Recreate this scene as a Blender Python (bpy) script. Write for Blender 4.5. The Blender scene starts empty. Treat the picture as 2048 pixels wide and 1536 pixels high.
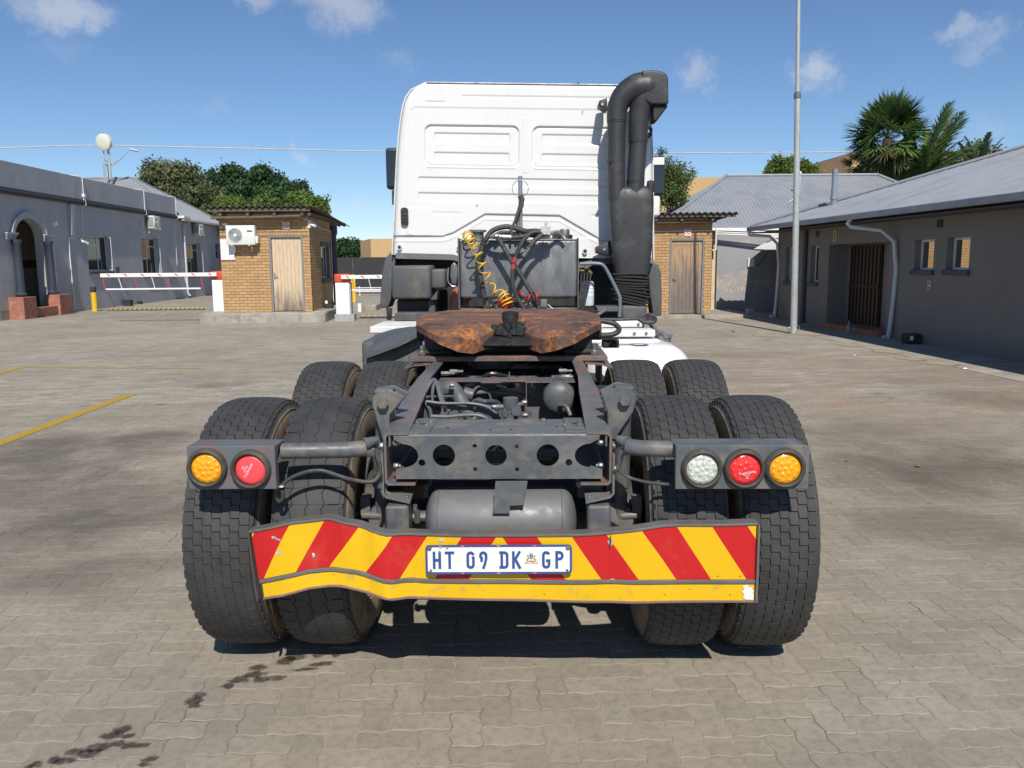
import bpy, bmesh, math, random
import numpy as np
from mathutils import Vector, Matrix, noise as mnoise
rad = math.radians
PI = math.pi
SC = bpy.context.scene
COL = SC.collection

# ------------------------------------------------------------------ camera, sky, sun, exposure
CAM_H = 1.65
PITCH, ROLL, FPX = rad(8.361), rad(0.5), 1650.0
_fw = Vector((0, math.cos(PITCH), -math.sin(PITCH)))
_u0 = Vector((0, math.sin(PITCH), math.cos(PITCH)))
_x0 = Vector((1, 0, 0))
_rt = _x0 * math.cos(ROLL) - _u0 * math.sin(ROLL)
_up = _x0 * math.sin(ROLL) + _u0 * math.cos(ROLL)
camd = bpy.data.cameras.new('camera')
camd.sensor_width = 36.0
camd.lens = FPX / 2048.0 * 36.0
camd.clip_start, camd.clip_end = 0.05, 2000.0
cam = bpy.data.objects.new('camera', camd)
COL.objects.link(cam)
_m = Matrix((( _rt.x, _up.x, -_fw.x, 0), (_rt.y, _up.y, -_fw.y, 0), (_rt.z, _up.z, -_fw.z, CAM_H), (0, 0, 0, 1)))
cam.matrix_world = _m
SC.camera = cam

SUN_EL, SUN_AZ = rad(45.5), rad(172.5)        # azimuth clockwise from +Y: behind the photographer, a little to the right
world = bpy.data.worlds.new('World')
SC.world = world
world.use_nodes = True
wn, wl = world.node_tree.nodes, world.node_tree.links
wn.clear()
w_out = wn.new('ShaderNodeOutputWorld')
w_bg = wn.new('ShaderNodeBackground')
w_sky = wn.new('ShaderNodeTexSky')
w_sky.sky_type = 'NISHITA'
w_sky.sun_disc = False
w_sky.sun_elevation = SUN_EL
w_sky.sun_rotation = SUN_AZ
w_sky.altitude = 1500
w_sky.air_density = 0.95
w_sky.dust_density = 0.35
w_sky.ozone_density = 3.2
w_bg.inputs['Strength'].default_value = 0.086
wl.new(w_bg.outputs[0], w_out.inputs[0])

def _wmath(op, a, b=None, c=None):
    n = wn.new('ShaderNodeMath'); n.operation = op
    for i, x in enumerate((a, b, c)):
        if x is None: continue
        if isinstance(x, (int, float)): n.inputs[i].default_value = x
        else: wl.new(x, n.inputs[i])
    return n.outputs[0]
# small fair-weather clouds at fixed directions of the sky
tc = wn.new('ShaderNodeTexCoord')
nz = wn.new('ShaderNodeTexNoise'); nz.inputs['Scale'].default_value = 14.0; nz.inputs['Detail'].default_value = 8.0; nz.inputs['Roughness'].default_value = 0.68
wl.new(tc.outputs['Generated'], nz.inputs['Vector'])
nsub = wn.new('ShaderNodeVectorMath'); nsub.operation = 'SUBTRACT'; wl.new(nz.outputs['Color'], nsub.inputs[0]); nsub.inputs[1].default_value = (.5, .5, .5)
nscl = wn.new('ShaderNodeVectorMath'); nscl.operation = 'SCALE'; wl.new(nsub.outputs[0], nscl.inputs[0]); nscl.inputs['Scale'].default_value = 0.10
nadd = wn.new('ShaderNodeVectorMath'); nadd.operation = 'ADD'; wl.new(tc.outputs['Generated'], nadd.inputs[0]); wl.new(nscl.outputs[0], nadd.inputs[1])

def pix_dir(px, py):
    return (_rt * ((px - 1024) / FPX) + _up * ((768 - py) / FPX) + _fw).normalized()
CLOUDS = [  # direction given as sky position, angular half width, flattening, density
    (60, 5, .050, .5, .38), (130, 14, .055, .45, .62), (180, 28, .03, .45, .35), (120, 92, .030, .7, .10), (512, 2, .030, .6, .48), (690, 8, .048, .8, .55), (640, -10, .05, .6, .4),
    (800, 128, .022, .6, .16), (1385, 168, .024, 1.0, .42), (1632, 142, .028, .9, .62), (1920, 72, .030, .5, .42), (1965, 85, .030, .6, .34),
    (415, 210, .025, .5, .09), (608, 310, .018, .6, .34), (716, 394, .020, .55, .42), (1980, 260, .03, 1, .12),
    (300, -380, .12, .5, .7), (1300, -520, .15, .5, .7), (2500, 40, .07, .5, .7), (-500, 100, .08, .5, .7), (2700, -300, .12, .5, .7)]
total = None
for px, py, w, fl, dens in CLOUDS:
    d = pix_dir(px, py)
    s = wn.new('ShaderNodeVectorMath'); s.operation = 'SUBTRACT'; wl.new(nadd.outputs[0], s.inputs[0]); s.inputs[1].default_value = d
    m = wn.new('ShaderNodeVectorMath'); m.operation = 'MULTIPLY'; wl.new(s.outputs[0], m.inputs[0]); w *= .82; m.inputs[1].default_value = (1 / w, 1 / w, 1 / (w * fl))
    ln = wn.new('ShaderNodeVectorMath'); ln.operation = 'LENGTH'; wl.new(m.outputs[0], ln.inputs[0])
    mr = wn.new('ShaderNodeMapRange'); mr.interpolation_type = 'SMOOTHERSTEP'
    mr.inputs['From Min'].default_value = 1.35; mr.inputs['From Max'].default_value = 0.1
    mr.inputs['To Min'].default_value = 0; mr.inputs['To Max'].default_value = dens
    wl.new(ln.outputs['Value'], mr.inputs['Value'])
    total = mr.outputs[0] if total is None else _wmath('MAXIMUM', total, mr.outputs[0])
total = _wmath('MULTIPLY', total, 0.78)
wmix = wn.new('ShaderNodeMix'); wmix.data_type = 'RGBA'
wl.new(total, wmix.inputs[0]); wl.new(w_sky.outputs[0], wmix.inputs[6]); wmix.inputs[7].default_value = (7.4, 7.1, 7.1, 1)
whs = wn.new('ShaderNodeHueSaturation'); whs.inputs['Saturation'].default_value = 1.05; whs.inputs['Value'].default_value = 1.0
wl.new(wmix.outputs[2], whs.inputs['Color'])
wti = wn.new('ShaderNodeMix'); wti.data_type = 'RGBA'; wti.blend_type = 'MULTIPLY'; wti.inputs[0].default_value = 1.0; wti.inputs[7].default_value = (.965, 1.0, 1.035, 1)
wl.new(whs.outputs[0], wti.inputs[6]); wl.new(wti.outputs[2], w_bg.inputs['Color'])

sund = bpy.data.lights.new('sun', 'SUN')
sund.energy = 4.15
sund.angle = rad(0.53)
sund.color = (1.0, 0.94, 0.85)
sun = bpy.data.objects.new('sun', sund)
COL.objects.link(sun)
_ts = Vector((math.sin(SUN_AZ) * math.cos(SUN_EL), math.cos(SUN_AZ) * math.cos(SUN_EL), math.sin(SUN_EL)))
sun.rotation_euler = _ts.to_track_quat('Z', 'Y').to_euler()
sun.location = (8, -30, 40)
vs = SC.view_settings
vs.view_transform = 'Standard'; vs.look = 'None'; vs.gamma = 1.0; vs.exposure = 0.30; vs.use_curve_mapping = False

# ------------------------------------------------------------------ places
YA = rad(2.5)                                 # the yard and its buildings are turned 2.5 degrees
_yu, _yv = Vector((math.cos(YA), math.sin(YA), 0)), Vector((-math.sin(YA), math.cos(YA), 0))
def yard(a, b, z=0.0):
    return _yu * a + _yv * b + Vector((0, 0, z))
def _ray(px, py):
    return _rt * ((px - 1024) / FPX) + _up * ((768 - py) / FPX) + _fw
def at(px, py, b):                            # measured position at yard distance b -> (a, z)
    d = _ray(px, py); t = b / d.dot(_yv)
    return d.dot(_yu) * t, CAM_H + d.z * t
def on_ground(px, py):
    d = _ray(px, py); t = -CAM_H / d.z
    return Vector((d.x * t, d.y * t, 0))
TRUCK = Vector((-0.045, 3.531, 0)); TRUCK_YAW = rad(1.575)
def tl(px, py, y):                            # measured position on the truck's transverse plane y
    d = _ray(px, py); n = Vector((math.sin(TRUCK_YAW), math.cos(TRUCK_YAW), 0))
    t = (TRUCK.dot(n) + y) / d.dot(n)
    p = d * t - TRUCK
    return Vector((p.x * math.cos(TRUCK_YAW) - p.y * math.sin(TRUCK_YAW), y, CAM_H + d.z * t))

# ------------------------------------------------------------------ mesh building
def tri_fill(loops):
    bm = bmesh.new(); vs_, es = [], []
    for lp in loops:
        vv = [bm.verts.new((p[0], p[1], 0)) for p in lp]
        vs_ += vv
        for i in range(len(vv)):
            es.append(bm.edges.new((vv[i], vv[(i + 1) % len(vv)])))
    bm.verts.index_update()
    bmesh.ops.triangle_fill(bm, use_beauty=True, use_dissolve=False, edges=es, normal=(0, 0, 1))
    idx = {v: i for i, v in enumerate(vs_)}
    out = []
    for f in bm.faces:
        t = [idx[v] for v in f.verts]
        if f.normal.z < 0: t.reverse()
        out.append(t)
    bm.free()
    return out

def smooth_path(pts, k=5):
    P = [Vector(p) for p in pts]
    if len(P) < 3: return P
    P = [P[0] * 2 - P[1]] + P + [P[-1] * 2 - P[-2]]
    out = []
    for i in range(1, len(P) - 2):
        p0, p1, p2, p3 = P[i - 1:i + 3]
        for j in range(k):
            t = j / k
            out.append(0.5 * ((2 * p1) + (p2 - p0) * t + (2 * p0 - 5 * p1 + 4 * p2 - p3) * t * t + (3 * p1 - p0 - 3 * p2 + p3) * t ** 3))
    out.append(P[-2].copy())
    return out

class MB:
    def __init__(s):
        s.v, s.f, s.m, s.uv = [], [], [], None
    def add(s, vs_, fs, mi=0, M=None):
        o = len(s.v)
        s.v += [tuple(M @ Vector(p)) if M else tuple(p) for p in vs_]
        for f in fs:
            s.f.append([i + o for i in f]); s.m.append(mi)
        return s
    def bx(s, x0, x1, y0, y1, z0, z1, mi=0, M=None):
        x0, x1 = min(x0, x1), max(x0, x1); y0, y1 = min(y0, y1), max(y0, y1); z0, z1 = min(z0, z1), max(z0, z1)
        v = [(x0, y0, z0), (x1, y0, z0), (x1, y1, z0), (x0, y1, z0), (x0, y0, z1), (x1, y0, z1), (x1, y1, z1), (x0, y1, z1)]
        return s.add(v, [(3, 2, 1, 0), (4, 5, 6, 7), (0, 1, 5, 4), (1, 2, 6, 5), (2, 3, 7, 6), (3, 0, 4, 7)], mi, M)
    def tube(s, pts, r, n=8, mi=0, closed=False, smooth=0, cap=True):
        P = smooth_path(pts, smooth) if smooth else [Vector(p) for p in pts]
        N = len(P); R = r if isinstance(r, (list, tuple)) else [r] * N
        if len(R) != N: R = [R[0] + (R[-1] - R[0]) * i / (N - 1) for i in range(N)]
        t0 = (P[1] - P[0]).normalized()
        ref = Vector((0, 0, 1)) if abs(t0.z) < .9 else Vector((1, 0, 0))
        nx = t0.cross(ref).normalized(); vs_ = []
        for i, p in enumerate(P):
            if closed: t = (P[(i + 1) % N] - P[i - 1])
            else: t = P[min(i + 1, N - 1)] - P[max(i - 1, 0)]
            t = t.normalized() if t.length > 1e-9 else t0
            nx = (nx - t * nx.dot(t)).normalized(); ny = t.cross(nx)
            for k in range(n):
                a = 2 * PI * k / n
                vs_.append(p + (nx * math.cos(a) + ny * math.sin(a)) * R[i])
        fs = []
        for i in range(N if closed else N - 1):
            j = (i + 1) % N
            for k in range(n):
                fs.append((i * n + k, i * n + (k + 1) % n, j * n + (k + 1) % n, j * n + k))
        if not closed and cap:
            fs.append(tuple(range(n - 1, -1, -1))); fs.append(tuple(range((N - 1) * n, N * n)))
        return s.add(vs_, fs, mi)
    def cyl(s, p0, p1, r, n=16, mi=0, r1=None):
        return s.tube([p0, p1], [r, r if r1 is None else r1], n, mi)
    def lathe(s, prof, org=(0, 0, 0), axis='z', n=24, mi=0, close=False):
        vs_, fs = [], []
        for i, (r, h) in enumerate(prof):
            for k in range(n):
                a = 2 * PI * k / n; c, d = r * math.cos(a), r * math.sin(a)
                p = {'z': (c, d, h), 'y': (c, h, d), 'x': (h, c, d)}[axis]
                vs_.append((p[0] + org[0], p[1] + org[1], p[2] + org[2]))
        for i in range(len(prof) - 1):
            for k in range(n):
                q = (i * n + k, i * n + (k + 1) % n, (i + 1) * n + (k + 1) % n, (i + 1) * n + k)
                fs.append(q if axis != 'y' else q[::-1])
        return s.add(vs_, fs, mi)
    def plate(s, outline, holes, fn, t, mi=0):
        """flat sheet with holes; fn(u, v, d) maps plane coordinates and depth d in {0, t} to 3-D"""
        loops = [outline] + list(holes)
        pts = [p for lp in loops for p in lp]; n = len(pts)
        fs = tri_fill(loops)
        vs_ = [fn(p[0], p[1], 0) for p in pts] + [fn(p[0], p[1], t) for p in pts]
        F = [tuple(f) for f in fs] + [tuple(i + n for i in reversed(f)) for f in fs]
        o = 0
        for lp in loops:
            m = len(lp)
            for i in range(m):
                j = (i + 1) % m
                F.append((o + i, o + i + n, o + j + n, o + j))
            o += m
        return s.add(vs_, F, mi)
    def mesh(s, name, mats, bevel=0, seg=1, smooth=35, recalc=False):
        me = bpy.data.meshes.new(name)
        me.from_pydata(s.v, [], s.f)
        for m in (mats if isinstance(mats, (list, tuple)) else [mats]): me.materials.append(m)
        if len(me.polygons) == len(s.m): me.polygons.foreach_set('material_index', s.m)
        if bevel or recalc:
            bm = bmesh.new(); bm.from_mesh(me)
            if recalc: bmesh.ops.recalc_face_normals(bm, faces=bm.faces)
            if bevel:
                es = [e for e in bm.edges if len(e.link_faces) == 2 and e.calc_face_angle(0) > rad(28)]
                bmesh.ops.bevel(bm, geom=es, offset=bevel, segments=seg, affect='EDGES', clamp_overlap=True, profile=0.5)
            bm.to_mesh(me); bm.free()
        if smooth:
            me.polygons.foreach_set('use_smooth', [True] * len(me.polygons))
            me.set_sharp_from_angle(angle=rad(smooth))
        me.update()
        return me
    def build(s, name, mats, parent=None, loc=(0, 0, 0), **k):
        return link(name, s.mesh(name, mats, **k), parent, loc)

def link(name, me, parent=None, loc=(0, 0, 0), rot=(0, 0, 0)):
    o = bpy.data.objects.new(name, me); COL.objects.link(o)
    o.location = loc; o.rotation_euler = rot
    if parent: o.parent = parent
    return o
def tag(o, label=None, cat=None, group=None, kind=None):
    if label: o['label'] = label
    if cat: o['category'] = cat
    if group: o['group'] = group
    if kind: o['kind'] = kind
    return o
def thing(name, label, cat, loc=(0, 0, 0), rz=0, group=None):
    o = bpy.data.objects.new(name, None); COL.objects.link(o)
    o.empty_display_size = .2
    o.location = loc; o.rotation_euler = (0, 0, rz)
    return tag(o, label, cat, group)
def mesh_np(name, V, F, mat, attr=None):
    me = bpy.data.meshes.new(name)
    V = np.asarray(V, dtype=np.float32); F = np.asarray(F, dtype=np.int32)
    me.vertices.add(len(V)); me.vertices.foreach_set('co', V.ravel())
    k = F.shape[1]
    me.loops.add(F.size); me.loops.foreach_set('vertex_index', F.ravel())
    me.polygons.add(len(F)); me.polygons.foreach_set('loop_start', np.arange(0, F.size, k, dtype=np.int32))
    me.update(calc_edges=True)
    if attr is not None:
        a = me.attributes.new('rnd', 'FLOAT', 'POINT'); a.data.foreach_set('value', np.asarray(attr, dtype=np.float32))
    me.materials.append(mat)
    return me

# ------------------------------------------------------------------ materials
class NT:
    def __init__(s, name):
        s.mat = bpy.data.materials.new(name); s.mat.use_nodes = True
        s.n, s.l = s.mat.node_tree.nodes, s.mat.node_tree.links
        s.b = s.n['Principled BSDF']; s.out = s.n['Material Output']
    def node(s, t, **k):
        n = s.n.new('ShaderNode' + t)
        for a, b in k.items():
            if hasattr(n, a): setattr(n, a, b)
            else: n.inputs[a.replace('_', ' ')].default_value = b
        return n
    def obj(s): return s.node('TexCoord').outputs['Object']
    def pos(s): return s.node('NewGeometry').outputs['Position']
    def mapped(s, vec, scale=(1, 1, 1), loc=(0, 0, 0), rot=(0, 0, 0)):
        m = s.node('Mapping'); s.l.new(vec, m.inputs[0])
        m.inputs['Scale'].default_value = scale; m.inputs['Location'].default_value = loc; m.inputs['Rotation'].default_value = rot
        return m.outputs[0]
    def noise(s, vec, scale, detail=4, rough=.55, dist=0):
        n = s.node('TexNoise'); n.inputs['Scale'].default_value = scale; n.inputs['Detail'].default_value = detail
        n.inputs['Roughness'].default_value = rough; n.inputs['Distortion'].default_value = dist
        s.l.new(vec, n.inputs['Vector']); return n.outputs['Fac']
    def ramp(s, fac, stops, interp='LINEAR'):
        r = s.node('ValToRGB'); r.color_ramp.interpolation = interp
        e = r.color_ramp.elements
        while len(e) > 1: e.remove(e[-1])
        for i, (p, c) in enumerate(stops):
            if i == 0: e[0].position = p
            else: e.new(p)
            e[i].color = (c, c, c, 1) if isinstance(c, (int, float)) else (*c[:3], 1)
        s.l.new(fac, r.inputs[0]); return r.outputs[0]
    def mix(s, fac, a, b, mode='MIX'):
        m = s.node('Mix'); m.data_type = 'RGBA'; m.blend_type = mode
        for i, x in ((0, fac), (6, a), (7, b)):
            if isinstance(x, (int, float)): m.inputs[i].default_value = x if i == 0 else (x, x, x, 1)
            elif isinstance(x, tuple): m.inputs[i].default_value = (*x[:3], 1)
            else: s.l.new(x, m.inputs[i])
        return m.outputs[2]
    def math(s, op, a, b=None, c=None, clamp=False):
        m = s.node('Math'); m.operation = op; m.use_clamp = clamp
        for i, x in enumerate((a, b, c)):
            if x is None: continue
            if isinstance(x, (int, float)): m.inputs[i].default_value = x
            else: s.l.new(x, m.inputs[i])
        return m.outputs[0]
    def bump(s, h, strength=.3, dist=.01, prev=None):
        b = s.node('Bump'); b.inputs['Strength'].default_value = strength; b.inputs['Distance'].default_value = dist
        s.l.new(h, b.inputs['Height'])
        if prev is not None: s.l.new(prev, b.inputs['Normal'])
        s.l.new(b.outputs[0], s.b.inputs['Normal']); return b.outputs[0]
    def set(s, color=None, rough=None, metal=None, spec=None, coat=None):
        for key, x in (('Base Color', color), ('Roughness', rough), ('Metallic', metal), ('Specular IOR Level', spec), ('Coat Weight', coat)):
            if x is None: continue
            if isinstance(x, (int, float)): s.b.inputs[key].default_value = x
            elif isinstance(x, tuple): s.b.inputs[key].default_value = (*x[:3], 1)
            else: s.l.new(x, s.b.inputs[key])
        return s

MATS = {}
def pm(name, base, rough=.6, metal=0., var=.18, scale=3., dirt=None, damt=.5, dscale=6., bump=.15, bscale=80., bdist=.002, spec=.5, coat=None, stretch=(1, 1, 1), per_obj=0.):
    if name in MATS: return MATS[name]
    t = NT(name); v = t.mapped(t.obj(), stretch)
    n1 = t.noise(v, scale, 5, .6)
    lo = tuple(c * (1 - var) for c in base); hi = tuple(min(1, c * (1 + var)) for c in base)
    col = t.ramp(n1, [(.3, lo), (.7, hi)])
    n3 = t.noise(v, scale * 9, 3, .6)
    col = t.mix(t.ramp(n3, [(.35, var * .9), (.6, 0.)]), col, tuple(c * .55 for c in base))
    r = rough
    if dirt:
        dm = t.ramp(t.noise(v, dscale, 8, .68, .4), [(.62 - damt * .35, 0.), (.72 - damt * .2, 1.)])
        col = t.mix(t.math('MULTIPLY', dm, min(1, .5 + damt * .5)), col, dirt)
    if per_obj:
        oi = t.node('ObjectInfo').outputs['Random']
        at_ = t.node('Attribute', attribute_name='rnd').outputs['Fac']
        rn = t.math('FRACT', t.math('ADD', oi, at_))
        col = t.mix(1.0, col, t.ramp(rn, [(0, 1 - per_obj), (.5, 1.0), (1, 1 + per_obj * .6)]), 'MULTIPLY')
    t.set(col, r, metal, spec, coat)
    t.l.new(t.ramp(n3, [(.3, max(0, rough - .12)), (.7, min(1, rough + .12))]), t.b.inputs['Roughness'])
    if bump: t.bump(t.noise(v, bscale, 4, .6), bump, bdist)
    MATS[name] = t.mat
    return t.mat

M_chassis = pm('chassis_grey_paint', (.098, .108, .118), .48, var=.28, scale=2.8, dirt=(.21, .185, .15), damt=.36, dscale=7, bump=.25, bscale=120, bdist=.001)
M_chassis_rust = pm('chassis_paint_rusty', (.112, .12, .128), .5, var=.26, dirt=(.27, .115, .055), damt=.40, dscale=11, bump=.3, bscale=60)
M_frame_grey = pm('frame_grey', (.135, .138, .138), .5, var=.2, dirt=(.20, .15, .11), damt=.35, dscale=18, bump=.3)
M_black = pm('black_grime', (.022, .022, .023), .7, var=.4, dirt=(.06, .05, .045), damt=.3, bump=.4)
M_greasy = pm('greasy_metal', (.035, .034, .034), .32, var=.5, scale=9, bump=.8, bscale=30, bdist=.006, metal=.3)
M_plastic = pm('grey_plastic', (.082, .088, .096), .62, var=.15, dirt=(.17, .145, .11), damt=.22, dscale=4, bump=.2, bscale=200)
M_duct = pm('duct_plastic', (.035, .037, .040), .5, var=.22, dirt=(.095, .09, .085), damt=.22, dscale=5, bump=.35, bscale=300, bdist=.001)
M_rubber = pm('rubber', (.028, .028, .029), .75, var=.25, bump=.3, bscale=160)
M_hose = pm('hose_rubber', (.045, .045, .046), .6, var=.3, dirt=(.13, .12, .11), damt=.3, dscale=20, bump=.3)
M_greyhose = pm('painted_hose', (.115, .13, .15), .42, var=.2, dirt=(.15, .14, .12), damt=.25, dscale=25)
M_white = pm('cab_white', (.715, .715, .705), .36, var=.02, scale=1.1, stretch=(1, 1, .35), bump=.0, coat=.3)
M_white_metal = pm('white_plate', (.70, .70, .69), .4, var=.05, dirt=(.42, .39, .34), damt=.2, dscale=9)
M_steel = pm('galvanised', (.42, .43, .44), .42, metal=.8, var=.15, bump=.2)
M_pole = pm('galvanised_pole', (.40, .43, .43), .55, metal=.25, var=.15, dirt=(.55, .55, .5), damt=.25, dscale=14, bump=.2, stretch=(1, 1, .5))
M_bolt = pm('bolt_steel', (.24, .235, .225), .45, metal=.7, var=.25)
M_glass = NT('dark_glass').set((.012, .014, .016), .06, 0, .8).mat
_t = NT('mirror_film_glass'); _t.set((.62, .62, .6), .03, 1.0); M_filmglass = _t.mat

def make_rust():
    t = NT('fifth_wheel_rust'); v = t.obj()
    n = t.noise(t.mapped(v, (1.2, 1.8, 1)), 4.2, 10, .72, .1); n4 = t.noise(t.mapped(v, (.75, 2.3, 1)), 3.6, 9, .78, .1); n5 = t.noise(v, 2.3, 5, .6)
    n2 = t.noise(v, 38, 5, .6)
    col = t.ramp(n, [(.34, (.045, .035, .032)), (.46, (.11, .065, .052)), (.54, (.20, .085, .052)), (.62, (.105, .085, .074)), (.70, (.16, .13, .11))])
    col = t.mix(t.ramp(n4, [(.49, 0.), (.57, .9)]), col, t.ramp(n2, [(.35, (.24, .095, .042)), (.6, (.46, .18, .05))]))
    col = t.mix(t.ramp(n5, [(.57, 0.), (.70, .5)]), col, (.05, .038, .034))
    col = t.mix(t.ramp(n2, [(.4, .5), (.62, 0.)]), col, (.05, .032, .026))
    t.set(col, t.ramp(n, [(.35, .55), (.6, .85)])); t.bump(n2, .6, .005)
    return t.mat
M_rust = make_rust()
def make_plate_steel():
    t = NT('mill_steel'); v = t.obj()
    n = t.noise(t.mapped(v, (2.5, 1, 1.1)), 3.5, 8, .68, .5)
    n2 = t.noise(t.mapped(v, (9, 1, 1.2)), 5, 6, .6)
    col = t.ramp(n, [(.3, (.10, .108, .122)), (.5, (.165, .172, .185)), (.66, (.25, .25, .25))])
    col = t.mix(t.ramp(n2, [(.55, 0.), (.7, .55)]), col, (.12, .13, .16))
    t.set(col, t.ramp(n2, [(.3, .38), (.7, .62)]), .35); t.bump(n, .12, .003)
    return t.mat
M_millsteel = make_plate_steel()
def make_tyre():
    t = NT('tyre_rubber'); v = t.obj()
    x = t.node('SeparateXYZ'); t.l.new(v, x.inputs[0])
    r = t.math('SQRT', t.math('ADD', t.math('MULTIPLY', x.outputs[1], x.outputs[1]), t.math('MULTIPLY', x.outputs[2], x.outputs[2])))
    n = t.noise(v, 14, 6, .65); nb = t.noise(v, 3.2, 4, .6)
    base = t.ramp(n, [(.3, (.025, .026, .027)), (.7, (.048, .048, .049))])
    base = t.mix(t.ramp(nb, [(.45, 0.), (.75, .5)]), base, (.068, .064, .058))
    # dried mud and brake dust caked on the sidewalls near the rim
    side = t.math('MULTIPLY', t.ramp(r, [(.0, 1.), (.470, 1.), (.505, .0), (1, 0.)]), t.ramp(n, [(.28, .35), (.62, 1.)]))
    col = t.mix(side, base, t.ramp(nb, [(.35, (.20, .155, .105)), (.65, (.36, .29, .20))]))
    t.set(col, .72); t.bump(t.noise(v, 90, 4, .6), .35, .0015)
    return t.mat
M_tyre = make_tyre()
M_rim = pm('dusty_rim', (.38, .30, .21), .75, var=.25, scale=8, dirt=(.10, .08, .06), damt=.35, dscale=14)
M_hub = pm('dark_hub', (.05, .045, .04), .7, var=.3, dirt=(.15, .11, .07), damt=.4)
# ------------------------------------------------------------------ GROUND
def yard_uv(t):                                # yard coordinates from world position
    return t.mapped(t.pos(), rot=(0, 0, -YA))
def ground_colour(t, base_lo, base_hi, rn):
    p = yard_uv(t)
    sx = t.node('SeparateXYZ'); t.l.new(p, sx.inputs[0])
    big = t.noise(p, .33, 6, .6, .4)
    mid = t.noise(p, 1.7, 6, .62, .3)
    fine = t.noise(p, 26, 5, .62)
    grit = t.noise(p, 150, 3, .7)
    col = t.mix(rn, base_lo, base_hi)
    # faded red pavers laid in bands in the far right of the yard
    xr = t.math('MULTIPLY', t.ramp(t.math('MULTIPLY', sx.outputs[0], .1), [(.10, 0.), (.35, 1.)]), t.ramp(t.math('MULTIPLY', sx.outputs[1], .05), [(.36, 0.), (.45, 1.), (.72, 1.), (.80, 0.)]))
    band = t.ramp(t.noise(t.mapped(p, (.5, 1.7, 1)), 1.1, 5, .7, .6), [(.47, 0.), (.56, 1.)])
    red = t.math('MULTIPLY', t.math('MULTIPLY', xr, band), t.ramp(rn, [(.35, .25), (.6, .95)]))
    col = t.mix(red, col, (.285, .20, .165))
    # worn, dusty and tyre-marked areas
    col = t.mix(t.ramp(big, [(.36, .42), (.58, 0.)]), col, (.165, .147, .127))
    col = t.mix(t.ramp(mid, [(.52, 0.), (.72, .42)]), col, (.36, .335, .295))
    col = t.mix(t.ramp(mid, [(.28, .5), (.44, 0.)]), col, (.15, .138, .122))
    sweep = t.noise(t.mapped(p, (.35, 2.2, 1)), 1.5, 6, .65, .5)
    col = t.mix(t.ramp(sweep, [(.50, 0.), (.66, .34)]), col, (.17, .155, .135))
    col = t.mix(t.ramp(fine, [(.35, .38), (.55, 0.)]), col, (.13, .12, .108))
    col = t.mix(t.ramp(grit, [(.58, 0.), (.72, .5)]), col, (.38, .36, .33))
    col = t.mix(1.0, col, (1.15, 1.12, 1.01), 'MULTIPLY')
    return col, p, mid, fine, grit

def make_paver():
    t = NT('paver_concrete')
    oi = t.node('ObjectInfo').outputs['Random']; av = t.node('Attribute', attribute_name='rnd').outputs['Fac']
    rn = t.math('FRACT', t.math('ADD', oi, av))
    col, p, mid, fine, grit = ground_colour(t, (.245, .222, .200), (.295, .270, .245), rn)
    t.set(col, .9, 0, .25)
    t.bump(t.mix(.5, fine, grit), .45, .003)
    return t.mat
def make_far_ground():
    t = NT('yard_paving_far')
    p = yard_uv(t)
    br = t.node('TexBrick'); br.offset = .5; br.inputs['Scale'].default_value = 1.0
    br.inputs['Brick Width'].default_value = .22; br.inputs['Row Height'].default_value = .11; br.inputs['Mortar Size'].default_value = .005; br.inputs['Mortar Smooth'].default_value = .4
    br.inputs['Color1'].default_value = (0, 0, 0, 1); br.inputs['Color2'].default_value = (1, 1, 1, 1); br.inputs['Mortar'].default_value = (.5, .5, .5, 1); br.inputs['Bias'].default_value = 0
    w = t.noise(p, 9, 2, .5); wv = t.node('VectorMath', operation='SCALE'); 
    t.l.new(p, br.inputs['Vector'])
    rn = br.outputs['Color']
    col, p2, mid, fine, grit = ground_colour(t, (.262, .242, .22), (.375, .348, .318), rn)
    col = t.mix(t.math('MULTIPLY', br.outputs['Fac'], .45), col, (.16, .137, .112))
    t.set(col, .9, 0, .25)
    t.bump(t.math('SUBTRACT', fine, br.outputs['Fac']), .5, .006)
    return t.mat
M_paver, M_far = make_paver(), make_far_ground()
t = NT('joint_sand'); _p = t.pos()
t.set(t.mix(t.ramp(t.noise(_p, 1.3, 5, .7), [(.46, 0.), (.66, 1.)]), (.31, .265, .195), (.12, .10, .08)), .95); t.bump(t.noise(_p, 200, 3), .5, .002)
M_sand = t.mat
M_concrete = pm('old_concrete', (.34, .315, .27), .9, var=.2, scale=1.3, dirt=(.16, .15, .12), damt=.35, dscale=3, bump=.5, bscale=40, bdist=.01)

ground = tag(thing('ground', None, None, (0, 0, 0), YA), kind='structure')
PX, PB0, PB1 = 7.26, .99, 10.01               # the part of the yard where the pavers are laid one by one
m = MB()
E_ = 500
for (x0, x1, y0, y1) in ((-E_, -PX, -E_, E_), (PX, E_, -E_, E_), (-PX, PX, -E_, PB0), (-PX, PX, PB1, E_)):
    m.add([(x0, y0, 0), (x1, y0, 0), (x1, y1, 0), (x0, y1, 0)], [(0, 1, 2, 3)])
for (x0, y0, x1, y1) in ((-PX, PB0, PX, PB0), (PX, PB0, PX, PB1), (PX, PB1, -PX, PB1), (-PX, PB1, -PX, PB0)):
    m.add([(x0, y0, 0), (x1, y1, 0), (x1, y1, -.06), (x0, y0, -.06)], [(0, 1, 2, 3)])
m.build('yard_surface', M_far, ground, smooth=0)
MB().add([(-PX, PB0, -.0022), (PX, PB0, -.0022), (PX, PB1, -.0022), (-PX, PB1, -.0022)], [(0, 1, 2, 3)]).build('joint_sand', M_sand, ground, smooth=0)

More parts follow.
